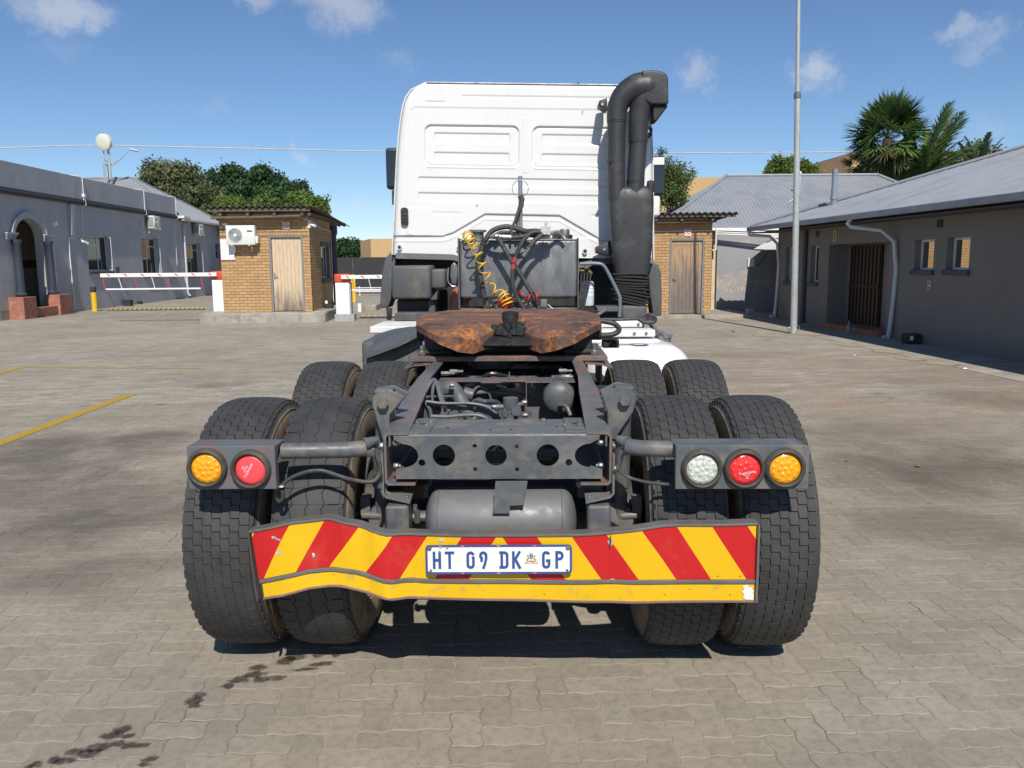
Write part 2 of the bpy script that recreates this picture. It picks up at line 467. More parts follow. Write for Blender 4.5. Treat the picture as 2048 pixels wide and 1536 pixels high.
g_ = .11
def zedge(p, q, amp=.0062):
    """zig-zag edge between neighbouring grid corners; shared exactly by the paver on the other side"""
    (x0, y0), (x1, y1) = p, q
    s = 1 if (x1 > x0 or y1 > y0) else -1
    ts = (.25, .75)
    out = [p]
    for tt in ts:
        base = tt if s > 0 else 1 - tt
        off = amp * g_ * 10 * .1 / .11 * (1 if base < .5 else -1)
        x, y = x0 + (x1 - x0) * tt, y0 + (y1 - y0) * tt
        out.append((x, y + off) if x0 != x1 else (x + off, y))
    return out
def paver_outline(horizontal):
    w, h = (2, 1) if horizontal else (1, 2)
    c = []
    for i in range(w): c.append(((i, 0), (i + 1, 0)))
    for i in range(h): c.append(((w, i), (w, i + 1)))
    for i in range(w, 0, -1): c.append(((i, h), (i - 1, h)))
    for i in range(h, 0, -1): c.append(((0, i), (0, i - 1)))
    pts = []
    for a, b in c:
        pts += zedge((a[0] * g_, a[1] * g_), (b[0] * g_, b[1] * g_))
    return np.array(pts) - np.array([w * g_ / 2, h * g_ / 2])
def inset(P, d):
    n = len(P); out = []
    for i in range(n):
        a, b, c = P[i - 1], P[i], P[(i + 1) % n]
        e1 = (b - a) / np.linalg.norm(b - a); e2 = (c - b) / np.linalg.norm(c - b)
        n1, n2 = np.array([-e1[1], e1[0]]), np.array([-e2[1], e2[0]])
        m_ = n1 + n2; m_ = m_ / max(.3, np.dot(m_, n1))
        out.append(b + m_ * d)
    return np.array(out)
def paver_geo(horizontal):
    P = paver_outline(horizontal); n = len(P)
    A, B, C = inset(P, .0018), inset(P, .0026), inset(P, .006)
    V = np.concatenate([np.c_[A, np.full(n, -.03)], np.c_[B, np.full(n, -.0018)], np.c_[C, np.zeros(n)]])
    F = []
    for k in (0, n):
        for i in range(n):
            F.append((k + i, k + (i + 1) % n, k + n + (i + 1) % n, k + n + i))
    top = [tuple(2 * n + i for i in tr) for tr in tri_fill([[tuple(c) for c in C]])]
    return V, F, top
PAV = [paver_geo(True), paver_geo(False)]
PAVM = []
for V, F, top in PAV:
    me = bpy.data.meshes.new('paver'); me.from_pydata([tuple(v) for v in V], [], F + top); me.materials.append(M_paver); me.update(); PAVM.append(me)
rng = random.Random(4)
allp = []
ni0, ni1 = -int(PX / g_), int(PX / g_); nj0, nj1 = int(PB0 / g_), int(PB1 / g_)
for i in range(ni0, ni1):
    for j in range(nj0, nj1):
        k = (i - j) % 4
        if k == 0 and i + 1 < ni1: allp.append((0, (i + 1) * g_, (j + .5) * g_))
        elif k == 3 and j + 1 < nj1: allp.append((1, (i + .5) * g_, (j + 1) * g_))
def prio(p):
    w = yard(p[1], p[2])
    if w.y < 2.3 or abs(w.x) > .64 * w.y + .02: return 1e9
    if abs(w.x) < 1.3 and w.y > 2.85: return 1e8 + w.y
    return w.length
allp.sort(key=prio)
for typ, a, b in allp[:300]:
    o = bpy.data.objects.new('paver', PAVM[typ]); COL.objects.link(o); o.parent = ground
    o.location = (a, b, rng.uniform(-.0012, .0006)); o.rotation_euler = (rng.gauss(0, .004), rng.gauss(0, .004), rng.gauss(0, .004))
VV, QQ, TT, AA = [], [], [], []; off = 0
for typ, a, b in allp[300:]:
    V, F, top = PAV[typ]; q = rng.gauss(0, .004); tx_, ty_ = rng.gauss(0, .004), rng.gauss(0, .004)
    z = rng.uniform(-.0012, .0006) + V[:, 0] * tx_ + V[:, 1] * ty_
    W = np.c_[V[:, 0] - V[:, 1] * q + a, V[:, 1] + V[:, 0] * q + b, V[:, 2] + z]
    VV.append(W); QQ += [tuple(x + off for x in f) for f in F]; TT += [tuple(x + off for x in f) for f in top]
    AA.append(np.full(len(V), rng.random())); off += len(V)
me = bpy.data.meshes.new('paving'); VV = np.concatenate(VV)
me.from_pydata(VV.tolist(), [], QQ + TT)
at_ = me.attributes.new('rnd', 'FLOAT', 'POINT'); at_.data.foreach_set('value', np.concatenate(AA).astype(np.float32))
me.materials.append(M_paver)
tag(link('paver_field', me, ground), kind='stuff')

# flat stains, drifts of sand and worn paint: thin sheets whose edges fade out
def decal_mat(name, colour, alpha=.9, scale=12, rough=.9, soft=.35, spec=.3, amp=1.3):
    t = NT(name); a = t.node('Attribute', attribute_name='rnd').outputs['Fac']
    n = t.noise(t.pos(), scale, 6, .65, .3)
    m_ = t.ramp(t.math('ADD', a, t.math('MULTIPLY', t.math('SUBTRACT', n, .5), amp)), [(.5 - soft * .5, 0.), (.5 + soft * .5, alpha)])
    t.set(t.mix(t.noise(t.pos(), 30, 4), tuple(c * .75 for c in colour), colour), rough, 0, spec)
    t.l.new(m_, t.b.inputs['Alpha'])
    return t.mat
def blob(m, A, cx, cy, rx, ry, rot, seed, n=20, z=.0):
    r = random.Random(seed); o = len(m.v)
    pts = [(cx, cy, z)]; A.append(1.)
    for ring, al in ((.55, .8), (1., 0.)):
        for k in range(n):
            a = 2 * PI * k / n; q = ring * (1 + .28 * mnoise.noise(Vector((math.cos(a) * 1.5, math.sin(a) * 1.5, seed * 3.1))))
            x, y = rx * q * math.cos(a), ry * q * math.sin(a)
            pts.append((cx + x * math.cos(rot) - y * math.sin(rot), cy + x * math.sin(rot) + y * math.cos(rot), z)); A.append(al)
    fs = [(0, 1 + k, 1 + (k + 1) % n) for k in range(n)]
    fs += [(1 + k, 1 + n + k, 1 + n + (k + 1) % n, 1 + (k + 1) % n) for k in range(n)]
    m.add(pts, fs)
def finish_decals(name, m, A, mat, lift):
    for i, v in enumerate(m.v): m.v[i] = (v[0], v[1], v[2] + lift)
    me = m.mesh(name, mat, smooth=0)
    a = me.attributes.new('rnd', 'FLOAT', 'POINT'); a.data.foreach_set('value', A)
    o = link(name, me, None); tag(o, kind='structure'); return o
m, A = MB(), []
OIL = [(573, 1322, 22, 8), (590, 1316, 26, 5), (635, 1312, 12, 4), (517, 1337, 17, 8), (510, 1350, 26, 6), (478, 1361, 24, 6), (455, 1372, 15, 5), (522, 1360, 20, 6), (555, 1357, 20, 5), (400, 1391, 15, 6), (388, 1402, 20, 7), (388, 1412, 12, 6), (640, 1330, 30, 4), (672, 1312, 8, 4), (610, 1340, 24, 3),
       (245, 1461, 20, 8), (225, 1472, 24, 7), (255, 1473, 14, 5), (235, 1488, 17, 6), (258, 1492, 16, 7), (285, 1492, 16, 5), (195, 1497, 25, 9), (178, 1508, 22, 8), (145, 1506, 18, 7), (108, 1522, 16, 7), (75, 1530, 14, 6), (130, 1524, 20, 7), (300, 1519, 18, 5), (290, 1530, 14, 5), (60, 1534, 12, 4)]
for i, (px, py, w, h) in enumerate(OIL):
    c = on_ground(px, py); e = on_ground(px + w, py); f = on_ground(px, py - h)
    blob(m, A, c.x, c.y, (e - c).length * 1.15, max(.02, (f - c).length * 1.3), rad(8), i + 1)
finish_decals('oil_drips', m, A, decal_mat('old_oil', (.062, .050, .044), .66, 30, .6, .8, amp=2.8), .0035)
m, A = MB(), []
for i, (px, py, w, h) in enumerate([(110, 905, 300, 48), (60, 985, 260, 60), (290, 1010, 230, 60), (40, 1080, 240, 60), (70, 905, 120, 26), (300, 880, 130, 18), (440, 770, 70, 7), (180, 1150, 200, 40)]):
    c = on_ground(px, py); e = on_ground(px + w, py); f = on_ground(px, py - h)
    blob(m, A, c.x, c.y, (e - c).length, (f - c).length, rad(4), i + 40)
finish_decals('oily_patch', m, A, decal_mat('oily_dirt', (.075, .066, .060), .20, 1.6, .8, 1.0, amp=2.6), .0030)
m, A = MB(), []
for i, (px, py, w, h) in enumerate([(1820, 890, 260, 56), (1960, 950, 220, 60), (1760, 950, 150, 46), (1980, 800, 150, 22), (1900, 1060, 200, 50)]):
    c = on_ground(px, py); e = on_ground(px + w, py); f = on_ground(px, py - h)
    blob(m, A, c.x, c.y, (e - c).length, (f - c).length, rad(4), i + 80)
finish_decals('sand_drift', m, A, decal_mat('brown_dust', (.19, .155, .115), .24, 1.2, .95, 1.0, amp=2.2), .0026)
m, A = MB(), []
for i, (px, py, w, h) in enumerate([(1880, 727, 55, 5), (1820, 718, 50, 3), (1930, 733, 30, 3), (1610, 668, 60, 3), (1530, 672, 40, 2), (1700, 690, 50, 3), (1770, 703, 50, 3), (1480, 640, 50, 2)]):
    c = on_ground(px, py); e = on_ground(px + w, py); f = on_ground(px, py - h)
    blob(m, A, c.x, c.y, (e - c).length, (f - c).length, rad(-70), i + 120)
finish_decals('sand_heap', m, A, decal_mat('pale_sand', (.45, .37, .27), .85, 8, .95, .5), .0066)

def paint_line(m, A, p, q, w):
    p, q = Vector(p), Vector(q); d = (q - p); L_ = d.length; d.normalize(); nrm = Vector((-d.y, d.x, 0)); n = max(2, int(L_ / .25))
    o = len(m.v); pts = []
    for i in range(n + 1):
        c = p + d * L_ * i / n
        for s in (-1, -.75, .75, 1):
            pts.append(tuple(c + nrm * w * .5 * s)); A.append(1. if abs(s) < .9 else .35)
    m.add(pts, [(i * 4 + k, i * 4 + k + 1, i * 4 + k + 5, i * 4 + k + 4) for i in range(n) for k in range(3)])
M_yellowpaint = decal_mat('yellow_road_paint', (.52, .34, .045), .88, 7, .7, .25)
for (pa, pb, w) in (((265, 788), (-20, 894), .15), ((50, 734), (-30, 753), .15), ((60, 735), (400, 737), .09)):
    m, A = MB(), []
    paint_line(m, A, on_ground(*pa), on_ground(*pb), w)
    o = finish_decals('painted_line', m, A, M_yellowpaint, .0042)

# concrete strip along the foot of the right-hand building
m = MB().bx(7.35, 8.80, 3, 17.6, -.01, .006)
tag(m.build('pavement', M_concrete, None), kind='structure').rotation_euler = (0, 0, YA)
# litter and leaves lying on the paving
M_litter = pm('dry_leaf', (.30, .17, .08), .8, var=.4)
M_paper = pm('crumpled_plastic', (.75, .75, .75), .4, var=.1)
def litter(px, py, r, mat, label, cat, seed):
    rr = random.Random(seed); m = MB(); n = 7
    top = [(r * rr.uniform(.4, 1) * math.cos(2 * PI * k / n), r * .6 * rr.uniform(.5, 1) * math.sin(2 * PI * k / n), rr.uniform(.002, .4 * r)) for k in range(n)]
    m.add(top + [(0, 0, .5 * r)], [(k, (k + 1) % n, n) for k in range(n)])
    m.add([(a, b, .0015) for a, b, c in top], [tuple(range(n))])
    o = m.build({'leaf': 'dry_leaf'}.get(cat, 'plastic_scrap'), mat, None); o.location = on_ground(px, py) + Vector((0, 0, .001)); tag(o, label, cat)
litter(1707, 712, .06, M_paper, 'crumpled white plastic scrap lying near the grey pole', 'litter', 1)
litter(1465, 664, .06, M_black, 'small dark lump on the paving left of the pole foot', 'litter', 2)
litter(1693, 923, .03, M_litter, 'reddish dry leaf on the paving close to the right tail lamps', 'leaf', 3)
litter(1835, 934, .045, M_litter, 'reddish dry leaf farther right on the dusty paving', 'leaf', 4)
litter(1930, 739, .06, M_paper, 'white plastic scrap at the tip of the pale sand heap', 'litter', 5)
# ------------------------------------------------------------------ BUILDINGS
M_wallL = pm('blue_grey_render', (.42, .43, .44), .85, var=.10, scale=.8, dirt=(.33, .34, .355), damt=.3, dscale=1.1, stretch=(1, 1, .6), bump=.35, bscale=60, bdist=.004)
M_wallR = pm('charcoal_render', (.20, .188, .17), .85, var=.10, scale=.9, dirt=(.175, .165, .15), damt=.3, dscale=1.5, bump=.35, bscale=60, bdist=.004)
M_trim = pm('dark_trim', (.065, .072, .085), .7, var=.1)
M_column = pm('dark_blue_column', (.045, .055, .08), .4, var=.12)
M_frame = pm('window_frame_paint', (.66, .68, .69), .5, var=.08)
M_whitepipe = pm('white_pvc', (.72, .72, .70), .5, var=.05)
M_bluepipe = pm('pale_blue_downpipe', (.52, .55, .57), .45, var=.08)
M_porch = pm('porch_plaster', (.42, .36, .28), .85, var=.2, scale=1)
M_redstep = pm('terracotta_step', (.33, .13, .09), .75, var=.25, scale=4, dirt=(.42, .28, .2), damt=.3)
M_ac = pm('ac_white', (.68, .70, .66), .45, var=.04)
M_acdark = pm('ac_grille', (.10, .11, .12), .5)
M_timber = pm('old_timber', (.15, .125, .10), .85, var=.35, scale=3, stretch=(1, 1, 6), bump=.4, dirt=(.06, .05, .04), damt=.4)
M_asb = pm('old_fibre_sheet', (.085, .075, .065), .9, var=.4, scale=3, dirt=(.17, .16, .14), damt=.4, bump=.5)
def roof_mat(name, c, streak=.25):
    t = NT(name); v = t.obj()
    n = t.noise(v, .9, 7, .65, .3); n2 = t.noise(v, 6, 5, .65)
    col = t.ramp(n, [(.32, tuple(x * .78 for x in c)), (.52, c), (.7, (c[0] * 1.12, c[1] * 1.02, c[2] * .96))])
    col = t.mix(t.ramp(n2, [(.48, 0.), (.7, streak)]), col, (.25, .22, .20))
    t.set(col, .55, .15); t.bump(n2, .1, .004); return t.mat
M_roof = roof_mat('weathered_roof_sheet', (.27, .295, .325))
M_roofR = roof_mat('pale_roof_sheet', (.27, .295, .325), .15)
def plank_mat(name, light, dark, top):
    t = NT(name); v = t.obj(); s = t.node('SeparateXYZ'); t.l.new(v, s.inputs[0])
    g = t.noise(t.mapped(v, (26, 8, 1.4)), 2.2, 7, .65, .5); b = t.noise(t.mapped(v, (5, 3, .9)), 1.6, 6, .65, .3)
    col = t.ramp(g, [(.3, tuple(c * .62 for c in light)), (.5, light), (.7, tuple(min(1, c * 1.12) for c in light))])
    w = t.math('ADD', t.math('DIVIDE', s.outputs[2], top), t.math('MULTIPLY', t.math('SUBTRACT', b, .5), 1.5))
    col = t.mix(t.ramp(w, [(.15, .95), (.90, .0)] if top < 2 else [(.2, .95), (.78, .0)]), col, dark)
    t.set(col, .82); t.bump(g, .5, .004); return t.mat
M_door1 = plank_mat('weathered_door_boards', (.60, .47, .32), (.12, .10, .085), 1.15)
M_door2 = plank_mat('grey_stained_boards', (.42, .28, .165), (.15, .135, .125), 2.9)
M_steelframe = pm('steel_door_frame', (.20, .205, .23), .55, var=.12)
t = NT('face_brick')
_oi = t.node('ObjectInfo').outputs['Random']; _av = t.node('Attribute', attribute_name='rnd').outputs['Fac']
_rn = t.math('FRACT', t.math('ADD', _oi, _av))
_c = t.ramp(_rn, [(0, (.40, .235, .10)), (.35, (.47, .285, .125)), (.7, (.52, .325, .15)), (1, (.44, .27, .13))])
_n = t.noise(t.pos(), 1.1, 6, .6); _c = t.mix(t.ramp(_n, [(.5, 0.), (.72, .35)]), _c, (.30, .19, .11))
_c = t.mix(t.ramp(t.noise(t.pos(), 40, 4), [(.35, .3), (.55, 0.)]), _c, (.33, .21, .12))
t.set(_c, .85); t.bump(t.noise(t.pos(), 130, 4), .3, .003); M_brick = t.mat
M_mortar = pm('mortar', (.20, .15, .10), .95, var=.2, scale=6, bump=.5, bscale=120)
M_tan = pm('tan_block_wall', (.50, .34, .17), .9, var=.06, scale=.3, bump=.1)
M_tanroof = pm('brown_side_wall', (.17, .115, .065), .9, var=.15, scale=.6)
def sheet_rows(name, mat, parent, rowsfn):
    pass

def corrugated(m, e0, edir, sdir, nrm, L_, tmax, pitch=.19, amp=.018, mi=0, tmin=None):
    """corrugated roof face: e0 eave start, edir along the eave, sdir up the slope, nrm outwards"""
    n = max(2, int(L_ / pitch)) ; pr = []
    for i in range(n):
        for f, h in ((0, 0), (.3, 0), (.42, 1), (.58, 1), (.7, 0)):
            pr.append(((i + f) * L_ / n, h * amp))
    pr.append((L_, 0))
    vs_ = []
    for s_, h in pr:
        t0 = tmin(s_) if tmin else 0
        for t_ in (t0, max(t0 + .01, tmax(s_))):
            vs_.append(e0 + edir * s_ + sdir * t_ + nrm * h)
    m.add(vs_, [(2 * i, 2 * i + 2, 2 * i + 3, 2 * i + 1) for i in range(len(pr) - 1)], mi)

def window_part(parent, frame, w, h, divs, transoms=(), open_leaf=None, glass=None, sillmat=None, depth=.12, sill=True):
    """frame(u, v, d) -> local; u along the wall, v up, d outwards.  window > frame, pane, sill"""
    def box(m, u0, u1, v0, v1, d0, d1, mi=0):
        P = [frame(u, v, d) for (u, v, d) in ((u0, v0, d0), (u1, v0, d0), (u1, v1, d0), (u0, v1, d0), (u0, v0, d1), (u1, v0, d1), (u1, v1, d1), (u0, v1, d1))]
        m.add(P, [(3, 2, 1, 0), (4, 5, 6, 7), (0, 1, 5, 4), (1, 2, 6, 5), (2, 3, 7, 6), (3, 0, 4, 7)], mi)
    b = .046; m = MB(); d0, d1 = -depth - .03, -depth
    box(m, 0, w, 0, b, d0, d1); box(m, 0, w, h - b, h, d0, d1); box(m, 0, b, b, h - b, d0, d1); box(m, w - b, w, b, h - b, d0, d1)
    for q in divs: box(m, q - b * .5, q + b * .5, b, h - b, d0 + .002, d1 - .002)
    for (u0, u1, v) in transoms: box(m, u0 + b * .5, u1 - b * .5, v - b * .4, v + b * .4, d0 + .004, d1 - .004)
    root = m.build('window', M_frame, parent, recalc=True)
    us = [0] + list(divs) + [w]
    for i in range(len(us) - 1):
        tv = [0] + sorted(v for (u0, u1, v) in transoms if u0 <= us[i] + .001 and u1 >= us[i + 1] - .001) + [h]
        for k in range(len(tv) - 1):
            g = MB(); box(g, us[i] + .018, us[i + 1] - .018, tv[k] + .016, tv[k + 1] - .016, -depth - .02, -depth - .014)
            g.build('pane', glass or M_glass, root, recalc=True)
    if sill:
        s = MB(); box(s, -.05, w + .05, -.09, -.003, -depth + .0, .06); s.build('window_sill', sillmat or M_trim, root, recalc=True, bevel=.006)
    return root

# ---- long rendered building on the left --------------------------------------------------------
LA, LB = -14.74, 26.0
ofb = thing('office_building', 'long blue-grey rendered building with parapet, arched porch and steel windows on the left', 'building', yard(LA, LB), YA)
def Lf(u, v, d=0): return (d, u, v)            # u along the wall, v up, d out of the wall (towards +x)
wall_len0, wall_len1 = -9.0, 23.6              # local along-wall extents
arch = [(1.55 + .98 * math.cos(a) if False else 2.42 + .90 * math.cos(a), 2.62 + .62 * math.sin(a)) for a in np.linspace(0, PI, 15)]
arch_hole = [(1.52, .30), (3.32, .30)] + [(p[0], p[1]) for p in arch]
WINS = [(6.55, 1.46, 2.07, 1.37), (11.8, 1.22, 2.0, 1.68), (17.6, 1.14, 2.15, 1.68), (22.35, 1.15, 1.1, 1.75)]
holes = [arch_hole] + [[(u, v), (u + w, v), (u + w, v + h), (u, v + h)] for (u, v, w, h) in WINS]
m = MB()
m.plate([(wall_len0, -.1), (wall_len1, -.1), (wall_len1, 3.93), (wall_len0, 3.93)], holes, lambda u, v, d: (-d, u, v), .28)
m.build('wall', M_wallL, ofb, smooth=0, recalc=True)
m = MB()
m.bx(-.30, -9, wall_len0, wall_len0 - .2, -.1, 3.9); m.bx(-.30, -9, wall_len1 - .22, wall_len1, -.1, 3.9)
m.build('end_wall', M_wallL, ofb, smooth=0)
m = MB().bx(-.55, .10, wall_len0, 16.15, 4.13, 4.95)
m.build('parapet', M_wallL, ofb, bevel=.012)
m = MB().bx(-.4, .10, wall_len0, 16.15, 4.065, 4.128).bx(-.4, .17, wall_len0, 16.18, 4.0, 4.063).bx(-.4, .11, wall_len0, 16.16, 3.93, 3.998)
m.build('cornice', M_trim, ofb, bevel=.008)
m = MB().bx(-8, -.3, wall_len0, 23.3, 3.7, 3.8); m.build('ceiling', M_porch, ofb, smooth=0)
m = MB().bx(-3.2, -3.0, 5.5, 23.3, 0, 3.7).bx(-3, -.3, 5.5, 5.7, 0, 3.7); m.build('inner_wall', M_porch, ofb, smooth=0)
# porch behind the arch
m = MB().bx(-2.4, -2.2, .2, 5.5, .3, 3.7).bx(-2.2, -.29, 4.9, 5.1, .3, 3.7).bx(-2.2, -.29, .2, .4, .3, 3.7).bx(-2.4, -.0, .4, 4.9, -.05, .30)
m.build('porch_room', M_porch, ofb, smooth=0)
m = MB().bx(-2.2, -.3, 4.86, 4.898, 1.62, 1.9).bx(-2.18, -2.14, .4, 4.86, 1.62, 1.9); m.build('dado_band', pm('brown_band', (.10, .045, .03), .7), ofb, smooth=0)
# moulding round the arch
m = MB()
prof = []
for k, a in enumerate(np.linspace(0, PI, 17)):
    prof.append((a))
def mould(r0, r1, d1, ex):
    v_, f_ = [], []
    for a in prof:
        for rr in (0, 1):
            rx, rz = (.90 + (r0, r1)[rr], .62 + (r0, r1)[rr])
            for d in (0, d1):
                v_.append((d, 2.42 + rx * math.cos(a), 2.62 + rz * math.sin(a)))
    for i in range(len(prof) - 1):
        o = i * 4
        f_ += [(o + 1, o + 5, o + 7, o + 3), (o + 2, o + 3, o + 7, o + 6), (o, o + 4, o + 5, o + 1)]
    m.add(v_, f_)
mould(.0, .16, .07, 0); mould(.16, .21, .10, 0)
for s, y0, y1 in ((1, .98, 1.56), (-1, 3.28, 3.86)):
    m.bx(0, .10, y0, y1, 2.62, 2.69).bx(0, .14, y0 - .03, y1 + .03, 2.69, 2.74).bx(0, .07, y0 + .02, y1 - .02, 2.52, 2.62)
m.build('arch_moulding', M_wallL, ofb, recalc=True)
for y in (1.40, 3.42):
    c = MB().lathe([(.17, .75), (.17, .80), (.125, .84), (.12, 1.6), (.105, 2.34), (.13, 2.38), (.15, 2.46), (.15, 2.52)], (.14, y, 0), 'z', 18)
    c.build('column', M_column, ofb)
cp = MB().tube([(.16, 3.66, .75), (.16, 3.66, 2.48)], .03, 8).build('white_pipe', M_whitepipe, ofb)
for (y0, y1, z1) in ((.85, 1.62, .70), (3.15, 4.0, .70)):
    MB().bx(.0, .48, y0, y1, -.05, z1).build('step_pier', M_redstep, ofb, bevel=.01)
MB().bx(.0, .40, 1.63, 3.14, -.05, .32).build('step', M_redstep, ofb, bevel=.01)
# tapering pilaster, conduits, pipes
m = MB(); m.add([(0, 5.25, 3.9), (0, 5.55, 3.9), (.16, 5.55, 3.9), (.16, 5.25, 3.9), (0, 5.25, 2.72), (0, 5.55, 2.72), (.09, 5.55, 2.78), (.09, 5.25, 2.78)], [(0, 1, 2, 3), (4, 7, 6, 5), (0, 4, 5, 1), (1, 5, 6, 2), (2, 6, 7, 3), (3, 7, 4, 0)])
m.build('pilaster', M_wallL, ofb, recalc=True, bevel=.01)
MB().tube([(.03, 5.1, 2.69), (.03, 5.08, 2.0), (.03, 5.1, .1)], .022, 6).build('conduit', M_frame, ofb)
MB().tube([(.03, 5.1, 2.70), (.03, 5.6, 2.70)], .02, 6).build('conduit', M_whitepipe, ofb)
def conduit(y, ztop, zbot, zc, mat=M_whitepipe):
    m = MB().tube([(-.3, y - .5, 4.99), (.05, y - .1, 4.99), (.14, y, 4.96), (.14, y, 4.10)], .016, 6)
    m.tube([(.2, y, 4.12), (.2, y + .03, 3.93), (.05, y - .05, 3.86), (.035, y - .05, zbot)], .012, 6)
    m.build('conduit', mat, ofb)
conduit(6.3, 5, 2.75, 4); conduit(12.1, 5, 2.9, 4); conduit(16.0, 5, 1.7, 4)
MB().bx(.10, .2, 6.25, 6.37, 4.22, 4.34).build('junction_box', M_whitepipe, ofb, bevel=.01)
MB().tube([(.25, 17.4, 3.95), (.25, 17.4, 3.8), (.08, 17.1, 3.6), (.08, 17.1, .25), (.2, 17.1, .12)], .05, 8).build('downpipe', M_bluepipe, ofb)
MB().bx(.0, .16, 10.9, 11.05, .0, .12).bx(0, .1, 8.95, 9.05, 1.38, 1.62).build('wall_box', M_black, ofb)
lampo = MB().lathe([(.0, .10), (.06, .10), (.09, .05), (.11, 0)], (0.0, 4.2, 3.15), 'x', 14); lampo.build('round_lamp', M_whitepipe, ofb, recalc=True)
for i, (u, v, w, h) in enumerate(WINS):
    fr = (lambda u0, v0: (lambda a, b, d: (d, u0 + a, v0 + b)))(u, v)
    third = w * .38
    tr = [(0, w * .62, h * .74)] if i == 0 else [(0, w * .5, h * .45), (w * .5, w, h * .78)]
    wp = window_part(ofb, fr, w, h, [w * .62] if i == 0 else [w * .5], tr, depth=.20)
    if i < 3:                                   # one casement stands open
        lf = MB(); hx = u + w; ang = rad(38)
        def lp(s_, z_, t_): return (-.17 + math.sin(ang) * s_ * 1.0 + t_ * math.cos(ang), hx - .04 - math.cos(ang) * s_, v + z_)
        lw = w * .34
        for (s0, s1, z0, z1) in ((0, lw, .03, .06), (0, lw, h - .06, h - .03), (0, .03, .06, h - .06), (lw - .03, lw, .06, h - .06)):
            P = [lp(s0, z0, 0), lp(s1, z0, 0), lp(s1, z1, 0), lp(s0, z1, 0), lp(s0, z0, .02), lp(s1, z0, .02), lp(s1, z1, .02), lp(s0, z1, .02)]
            lf.add(P, [(3, 2, 1, 0), (4, 5, 6, 7), (0, 1, 5, 4), (1, 2, 6, 5), (2, 3, 7, 6), (3, 0, 4, 7)])
        lf.build('open_casement', M_frame, wp, recalc=True)
# hipped roof of the far wing behind the parapet
m = MB()
R0, R1 = Vector((-5.9, 20.0, 6.28)), Vector((-3.4, 20.0, 6.28))
e = .35
ev = [Vector((e, 16.25, 3.97)), Vector((e, 23.9, 3.97)), Vector((-9.6, 23.9, 3.97)), Vector((-9.6, 16.25, 3.97))]
def hip(m, a, b, top_a, top_b, pitch=.2):
    ed = (b - a); L_ = ed.length; ed.normalize()
    pa, pb = (top_a - a).dot(ed), (top_b - a).dot(ed)
    up_ = (top_a - a) - ed * pa; H_ = up_.length; up_.normalize(); nr = ed.cross(up_)
    if nr.z < 0: nr = -nr
    def tm(s_):
        if s_ < pa: return H_ * s_ / max(pa, 1e-6)
        if s_ > pb: return H_ * (L_ - s_) / max(L_ - pb, 1e-6)
        return H_
    corrugated(m, a, ed, up_, nr, L_, tm, pitch)
hip(m, ev[0], ev[1], R1, R1); hip(m, ev[3], ev[0], R0, R1); hip(m, ev[1], ev[2], R1, R0); hip(m, ev[2], ev[3], R0, R0)
m.build('roof', M_roof, ofb, smooth=0)
m = MB()
for a, b in ((ev[0], R1), (ev[1], R1), (R0, R1)): m.tube([a + Vector((0, 0, .03)), b + Vector((0, 0, .04))], .05, 6)
m.build('ridge_capping', M_roofR, ofb)
m = MB().bx(.28, .42, 16.3, 23.95, 3.86, 3.97).bx(.42, .0, 23.9, 24.0, 3.86, 3.97); m.build('gutter', M_frame, ofb, bevel=.01)
MB().bx(.1, .44, 16.22, 17.1, 3.97, 4.09).build('flashing', M_whitepipe, ofb, bevel=.01)

# ---- brick gatehouses ---------------------------------------------------------------------------
BL, BH, MJ = .232, .085, .012
def brick_mesh(l, name='brick'):
    return MB().bx(0, l - MJ, 0, .04, 0, BH - MJ).mesh(name, M_brick, bevel=.0025, smooth=0)
BRM = {}
def lay_bricks(parent, fr, L_, z0, rows, openings, pri, seed, budget):
    """fr(u, v) -> (origin Vector, rotation z) ; returns leftover bricks for one joined part"""
    r = random.Random(seed); items = []
    for k in range(rows):
        v = z0 + k * BH; u = -(BL / 2 if k % 2 else 0)
        while u < L_ - .02:
            a, b = max(0, u), min(L_, u + BL)
            segs = [(a, b)]
            for (o0, o1, ov0, ov1) in openings:
                if v + BH > ov0 + .01 and v < ov1 - .01:
                    ns = []
                    for (s0, s1) in segs:
                        if s1 <= o0 or s0 >= o1: ns.append((s0, s1)); continue
                        if s0 < o0: ns.append((s0, o0))
                        if s1 > o1: ns.append((o1, s1))
                    segs = ns
            for (s0, s1) in segs:
                if s1 - s0 > .035: items.append((s0, v, s1 - s0))
            u += BL
    items.sort(key=lambda q: pri(q[0], q[1]))
    rest = MB(); attr = []
    for n_, (u, v, l) in enumerate(items):
        d = r.uniform(-.002, .002)
        if n_ < budget:
            key = round(l, 3)
            if key not in BRM: BRM[key] = brick_mesh(l)
            o = bpy.data.objects.new('brick', BRM[key]); COL.objects.link(o); o.parent = parent
            loc, rz = fr(u, v, d); o.location = loc; o.rotation_euler = (0, 0, rz)
        else:
            loc, rz = fr(u, v, d); M_ = Matrix.Translation(loc) @ Matrix.Rotation(rz, 4, 'Z')
            rest.bx(0, l - MJ, 0, .04, 0, BH - MJ, 0, M_); attr += [r.random()] * 8
    if rest.v:
        me = rest.mesh('bricks', M_brick, smooth=0)
        a = me.attributes.new('rnd', 'FLOAT', 'POINT'); a.data.foreach_set('value', attr)
        tag(link('brickwork', me, parent), kind='stuff')
